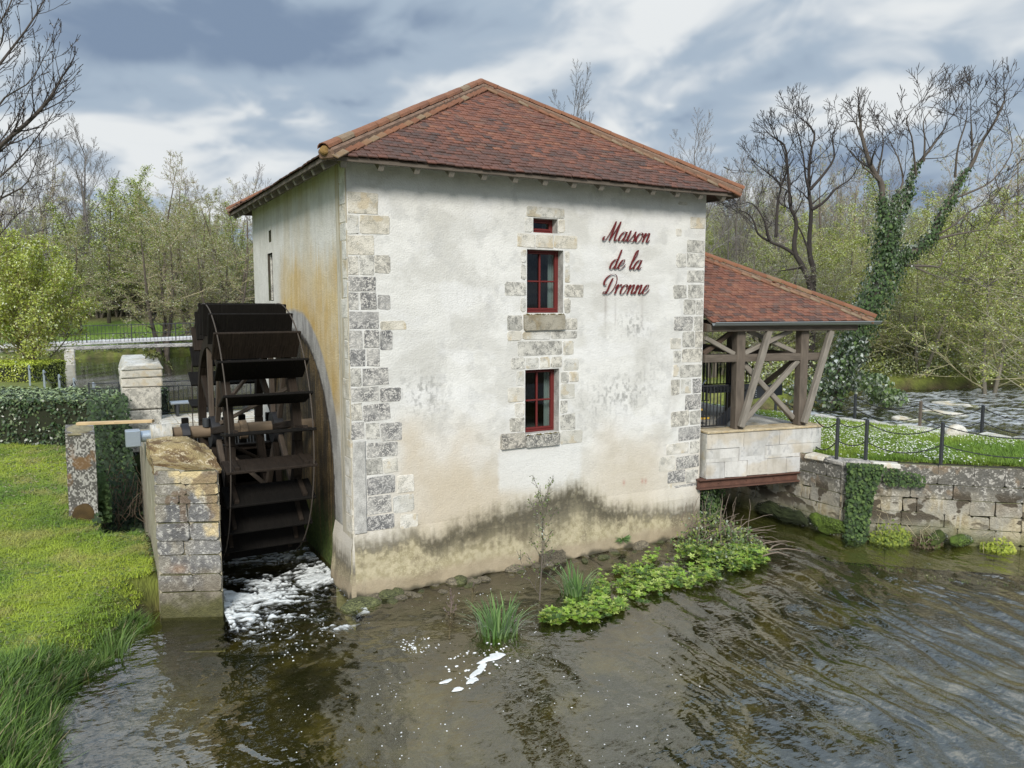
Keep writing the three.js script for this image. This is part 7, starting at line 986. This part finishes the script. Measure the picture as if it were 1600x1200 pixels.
// ---------------------------------------------------------------- white water and foam
{
  const nx = 150, nz = 340, x0 = -1.87, x1 = 0.0, z0 = -3.2, z1 = 1.1, g = new G(4);
  const mask = (x, z) => { const w = fbm(x * 1.4, z * 1.1, 3), w2 = fbm(x * 3 + 9, z * 2, 3), f = fbm(x * 1.7 + w * 3 + z * 0.5, z * 3.6 + w * 3 - x * 1.4, 5), f2 = fbm(x * 13 + w2 * 7, z * 20 + w * 6, 5), band = 1.0 * Math.exp(-(((z + 1.25 + 0.25 * x) / 0.60) ** 2)) + 0.55 * Math.exp(-(((z + 2.4) / 0.5) ** 2)) + 0.62 * Math.exp(-(((z + 0.15) / 0.7) ** 2)) * sst(-0.3, -1.5, x); return f * 0.45 + f2 * 0.55 + 0.22 * band - 0.645; };
  const hf = (x, z, m) => ripple(x, z) + 0.004 + Math.min(0.03, Math.max(0, m) * 0.2) + 0.022 * (fbm(x * 22, z * 22, 3) - 0.3) * sst(0, 0.1, m);
  const id = new Map(), V = (i, j) => { const q = j * 1000 + i; if (!id.has(q)) { const x = mix(x0, x1, i / nx), z = mix(z0, z1, j / nz), m = mask(x, z), k = sst(0.0, 0.22, m); id.set(q, g.v(x, hf(x, z, m), z, 0, 1, 0, x, z, [0.74, 0.78, 0.79, Math.pow(sst(-0.05, 0.15, m), 1.3) * 0.95])); } return id.get(q); };
  for (let j = 0; j < nz; j++) for (let i = 0; i < nx; i++) { if (mask(mix(x0, x1, (i + 0.5) / nx), mix(z0, z1, (j + 0.5) / nz)) < -0.05) continue; const a = V(i, j), b = V(i, j + 1), c = V(i + 1, j + 1), d = V(i + 1, j); g.i.push(a, b, c, a, c, d); }
  const wg = g.build(); wg.computeVertexNormals();
  tag(mesh('white_water', wg, std({ vertexColors: true, transparent: true, roughness: 0.5 }), scene), 'churning white water rushing out under the wheel', 'water', null, 'stuff');
  const R = rng(29), ms = [], blob = roughen(new THREE.IcosahedronGeometry(1, 1), 0.35, 0.8, 3);
  const put = (x, z, s, fl = 0.3) => ms.push(mat4(V3(x, ripple(x, z) + 0.004, z), new THREE.Quaternion().setFromAxisAngle(AXY, R() * 6.28), V3(s * (0.8 + R() * 0.9), s * fl, s)));
  for (let i = 0; i < 700; i++) { const x = -1.9 + R() * 5.2, z = 0.6 + R() * 5.2, d = fbm(x * 0.9 + 3, z * 0.9, 3); if (d < 0.44 + 0.25 * R()) continue; put(x, z, 0.003 + 0.008 * R() * R()); }
  for (let i = 0; i < 60; i++) { const a = R(); put(0.25 + a * 0.9 + (R() - 0.5) * 0.25, 3.0 + (R() - 0.5) * 0.7 - 0.3 * a, 0.006 + 0.012 * R()); } for (let i = 0; i < 60; i++) put(0.2 + (R() - 0.5) * 0.5, 2.0 + (R() - 0.5) * 0.5, 0.004 + 0.008 * R());
  for (let i = 0; i < 70; i++) put(-1.1 + (R() - 0.5) * 0.9, 0.3 + R() * 1.4, 0.004 + 0.007 * R());
  tag(instanced('foam_flecks', blob, std({ color: lin(0.82, 0.83, 0.82), roughness: 0.6 }), ms), 'small white foam flecks drifting on the pool', 'foam', null, 'stuff');
  const fg = new G(), P = (c, rx, rz, a, seed) => { const n = 22, pts = []; for (let i = 0; i < n; i++) { const t = i / n * 6.283, q = 0.72 + 0.5 * vn(Math.cos(t) * 2 + seed, Math.sin(t) * 2 + seed), x = Math.cos(t) * rx * q, z = Math.sin(t) * rz * q; pts.push([c[0] + x * Math.cos(a) - z * Math.sin(a), 0, c[1] + x * Math.sin(a) + z * Math.cos(a)]); } for (let i = 0; i < n; i++) { const k = (i + 1) % n, y = (p) => ripple(p[0], p[2]) + 0.006, m = (p, s) => [c[0] + (p[0] - c[0]) * s, ripple(c[0] + (p[0] - c[0]) * s, c[1] + (p[2] - c[1]) * s) + 0.016, c[1] + (p[2] - c[1]) * s]; const a0 = [pts[i][0], y(pts[i]), pts[i][2]], a1 = [pts[k][0], y(pts[k]), pts[k][2]], b0 = m(pts[i], 0.8), b1 = m(pts[k], 0.8); fg.poly([a1, a0, b0, b1]); fg.poly([b1, b0, [c[0], ripple(c[0], c[1]) + 0.02, c[1]]]); } };
  P([0.86, 2.86], 0.20, 0.06, -0.15, 3); P([0.98, 2.80], 0.12, 0.07, 0.1, 9); P([0.55, 3.10], 0.17, 0.05, -0.6, 5); P([0.68, 2.98], 0.10, 0.05, -0.8, 15); P([0.40, 3.28], 0.10, 0.05, -0.4, 7); P([0.12, 3.12], 0.09, 0.035, -0.2, 11); P([0.16, 3.38], 0.07, 0.045, 0, 13);
  tag(mesh('foam_patch', fg.build(), std({ color: lin(0.72, 0.74, 0.73), roughness: 0.7, bumpMap: bumpTex, bumpScale: 0.02 }), scene), 'white twisted patch of foam on the pool before the iris clump', 'foam', null, 'stuff');
}
// ---------------------------------------------------------------- grass
function grassTuft(n, h, lean, w, seed, seg = 2) { const R = rng(seed), g = new G(); for (let i = 0; i < n; i++) { const a = R() * 6.283, d = V3(Math.cos(a), 0, Math.sin(a)), s = V3(-d.z, 0, d.x), b = V3((R() - 0.5) * 0.08, 0, (R() - 0.5) * 0.08), hh = h * (0.55 + 0.6 * R()), ln = lean * (0.3 + R()); let pv = null; for (let k = 0; k <= seg; k++) { const f = k / seg, p = b.clone().addScaledVector(d, ln * hh * f * f).add(V3(0, hh * (f - 0.2 * ln * f * f), 0)), ww = w * (1 - f * 0.92); const ia = g.v(p.x + s.x * ww, p.y, p.z + s.z * ww, -d.x * 0.3, 0.9, -d.z * 0.3, 0, f), ib = g.v(p.x - s.x * ww, p.y, p.z - s.z * ww, -d.x * 0.3, 0.9, -d.z * 0.3, 1, f); if (pv) g.i.push(pv[0], pv[1], ia, pv[1], ib, ia); pv = [ia, ib]; } } const out = g.build(); out.computeVertexNormals(); return out; }
const grassMat = new THREE.MeshPhysicalMaterial({ color: lin(1, 1, 1), roughness: 0.75, transmission: 0.3, thickness: 0, side: THREE.DoubleSide });
{
  const R = rng(606), lawn = grassTuft(7, 0.055, 0.9, 0.0035, 1), ms = [], cs = [];
  const mown = (x, z) => { const a = fbm(x * 0.8 + 7, z * 0.8, 4), b = fbm(x * 2.6, z * 2.6 + 5, 3); return mul3(mix3(mix3([0.17, 0.31, 0.02], [0.42, 0.52, 0.04], sst(0.3, 0.7, a)), [0.50, 0.46, 0.14], 0.7 * sst(0.55, 0.72, b)), 0.8 + 0.4 * R()); };
  for (let i = 0; i < 60000; i++) { const z = -10.2 + Math.pow(R(), 0.75) * 14, x = bankX(z) - 0.15 - Math.pow(R(), 1.1) * 5.8; if (x > -3.42 && z < -2.9 && x > -3.42) continue; const y = ground(x, z); if (y < 0.14) continue; const s = (0.6 + 0.7 * R()) * (0.65 + 0.8 * fbm(x * 3, z * 3, 2)); ms.push(mat4(V3(x, y - 0.004, z), new THREE.Quaternion().setFromAxisAngle(AXY, R() * 6.28), V3(s * 1.5, s * (0.7 + 0.6 * R()), s * 1.5))); cs.push(lin(...mown(x, z))); }
  tag(instanced('lawn_grass', lawn, grassMat, ms, cs), 'short yellow-green grass of the left lawn', 'grass', null, 'stuff');
  const m2 = [], c2 = [], dz = [], blade2 = grassTuft(7, 0.06, 0.8, 0.0045, 2);
  for (let i = 0; i < 52000; i++) { const x = 9.2 + R() * 7, z = -6.5 + R() * 13.5, d = isleD(x, z); if (d < 0.1) continue; const s = 0.8 + 0.7 * R(); m2.push(mat4(V3(x, ground(x, z) - 0.004, z), new THREE.Quaternion().setFromAxisAngle(AXY, R() * 6.28), V3(s * 1.6, s * (0.7 + 0.6 * R()), s * 1.6))); const a = fbm(x * 0.9, z * 0.9 + 30, 4); c2.push(lin(...mul3(mix3([0.15, 0.27, 0.02], [0.27, 0.38, 0.035], sst(0.3, 0.7, a)), 0.8 + 0.4 * R()))); if (sst(0.42, 0.62, fbm(x * 1.1 + 60, z * 0.7, 3)) * 0.36 + 0.02 > R()) dz.push([x, z]); }
  tag(instanced('daisy_lawn_grass', blade2, grassMat, m2, c2), 'bright green grass of the lawn on the quay', 'grass', null, 'stuff');
  const df = new G(); for (let k = 0; k < 6; k++) { const a = k * 1.047; df.poly([[0, 0.004, 0], [Math.cos(a), 0, Math.sin(a)], [Math.cos(a + 0.9), 0, Math.sin(a + 0.9)]]); }
  tag(instanced('daisies', df.build(), std({ color: lin(0.86, 0.86, 0.82), side: THREE.DoubleSide }), dz.map(([x, z]) => { const s = 0.012 + 0.008 * R(); return mat4(V3(x, ground(x, z) + 0.045 + 0.025 * R(), z), new THREE.Quaternion().setFromEuler(new THREE.Euler((R() - 0.2) * 0.7, R() * 6, (R() - 0.5) * 0.6)), V3(s, s, s)); })), 'white daisies scattered through the lawn on the quay', 'flowers', null, 'stuff');
  // long grass and sedge on the near left bank
  const tall = [grassTuft(6, 0.50, 0.5, 0.013, 3, 4), grassTuft(6, 0.34, 0.9, 0.010, 4, 3)], tm = [[], []], tc = [[], []];
  for (let i = 0; i < 3400; i++) { const z = -0.55 + R() * 6.4, b = bankX(z), near = sst(0.3, 1.6, z), off = (R() * R()) * (0.25 + 1.3 * near) - 0.14 + 0.10 * R(), x = b - off; const y = Math.max(ground(x, z), -0.12); if (off < -0.05 && fbm(x * 2, z * 2, 2) < 0.5) continue; const k = R() < 0.35 + 0.4 * near ? 0 : 1, s = (0.55 + 0.6 * R()) * (0.62 + 0.5 * near) * (off > 0.7 ? 0.55 : 1); tm[k].push(mat4(V3(x, y - 0.02, z), new THREE.Quaternion().setFromEuler(new THREE.Euler((R() - 0.5) * 0.3, R() * 6.28, (R() - 0.5) * 0.3 - 0.1)), V3(s, s, s))); const c = R() < 0.08 ? [0.42, 0.36, 0.2] : mix3([0.07, 0.15, 0.018], [0.22, 0.36, 0.045], R() * R() + 0.25 * sst(0.45, 0.65, fbm(x * 2.5, z * 2.5, 3))); tc[k].push(lin(...c)); }
  const bg = new THREE.Group(); bg.name = 'bank_grass'; scene.add(bg); tag(bg, 'long green grass and sedge fringing the near left bank', 'grass', null, 'stuff'); instanced('tall_blades', tall[0], grassMat, tm[0], tc[0], bg); instanced('short_blades', tall[1], grassMat, tm[1], tc[1], bg);
  const wd = blades('sedge_tuft', 'lone bright sedge tuft leaning over the water at the bank edge', -3.35, 0.35, 0.0, 60, 0.42, 0.22, 99, [[0.14, 0.26, 0.04], [0.2, 0.32, 0.06]], 0.012);
  // clover and small weeds that give the lawn its broken surface
  const wl = new G(); for (let k = 0; k < 4; k++) { const a = k * 1.57; wl.leaf(V3(0, 0, 0), V3(Math.cos(a), 0.3, Math.sin(a)).normalize(), V3(0, 1, 0), 1, 0.8); } const wm = [], wc = []; for (let i = 0; i < 9000; i++) { const z = -9.5 + R() * 10, x = bankX(z) - 0.05 - R() * 4.6; if (x > -3.42 && z < -2.9) continue; const y = ground(x, z); if (y < 0.12 || fbm(x * 1.4, z * 1.4 + 9, 3) < (z < -4.5 ? 0.40 : 0.48)) continue; const s = 0.012 + 0.018 * R(); wm.push(mat4(V3(x, y + 0.015 + 0.02 * R(), z), new THREE.Quaternion().setFromEuler(new THREE.Euler((R() - 0.5) * 0.6, R() * 6.28, (R() - 0.5) * 0.6)), V3(s, s, s))); wc.push(lin(...(z < -4.5 && R() < 0.5 ? [[0.30, 0.24, 0.13], [0.46, 0.40, 0.28], [0.18, 0.13, 0.07]] : [[0.07, 0.13, 0.02], [0.10, 0.17, 0.03], [0.32, 0.28, 0.14]])[Math.floor(R() * 3)])); } tag(instanced('lawn_weeds', wl.build(), grassMat, wm, wc), 'clover and small weeds scattered in the left lawn', 'weeds', null, 'stuff');
}
renderer.render(scene, camera);
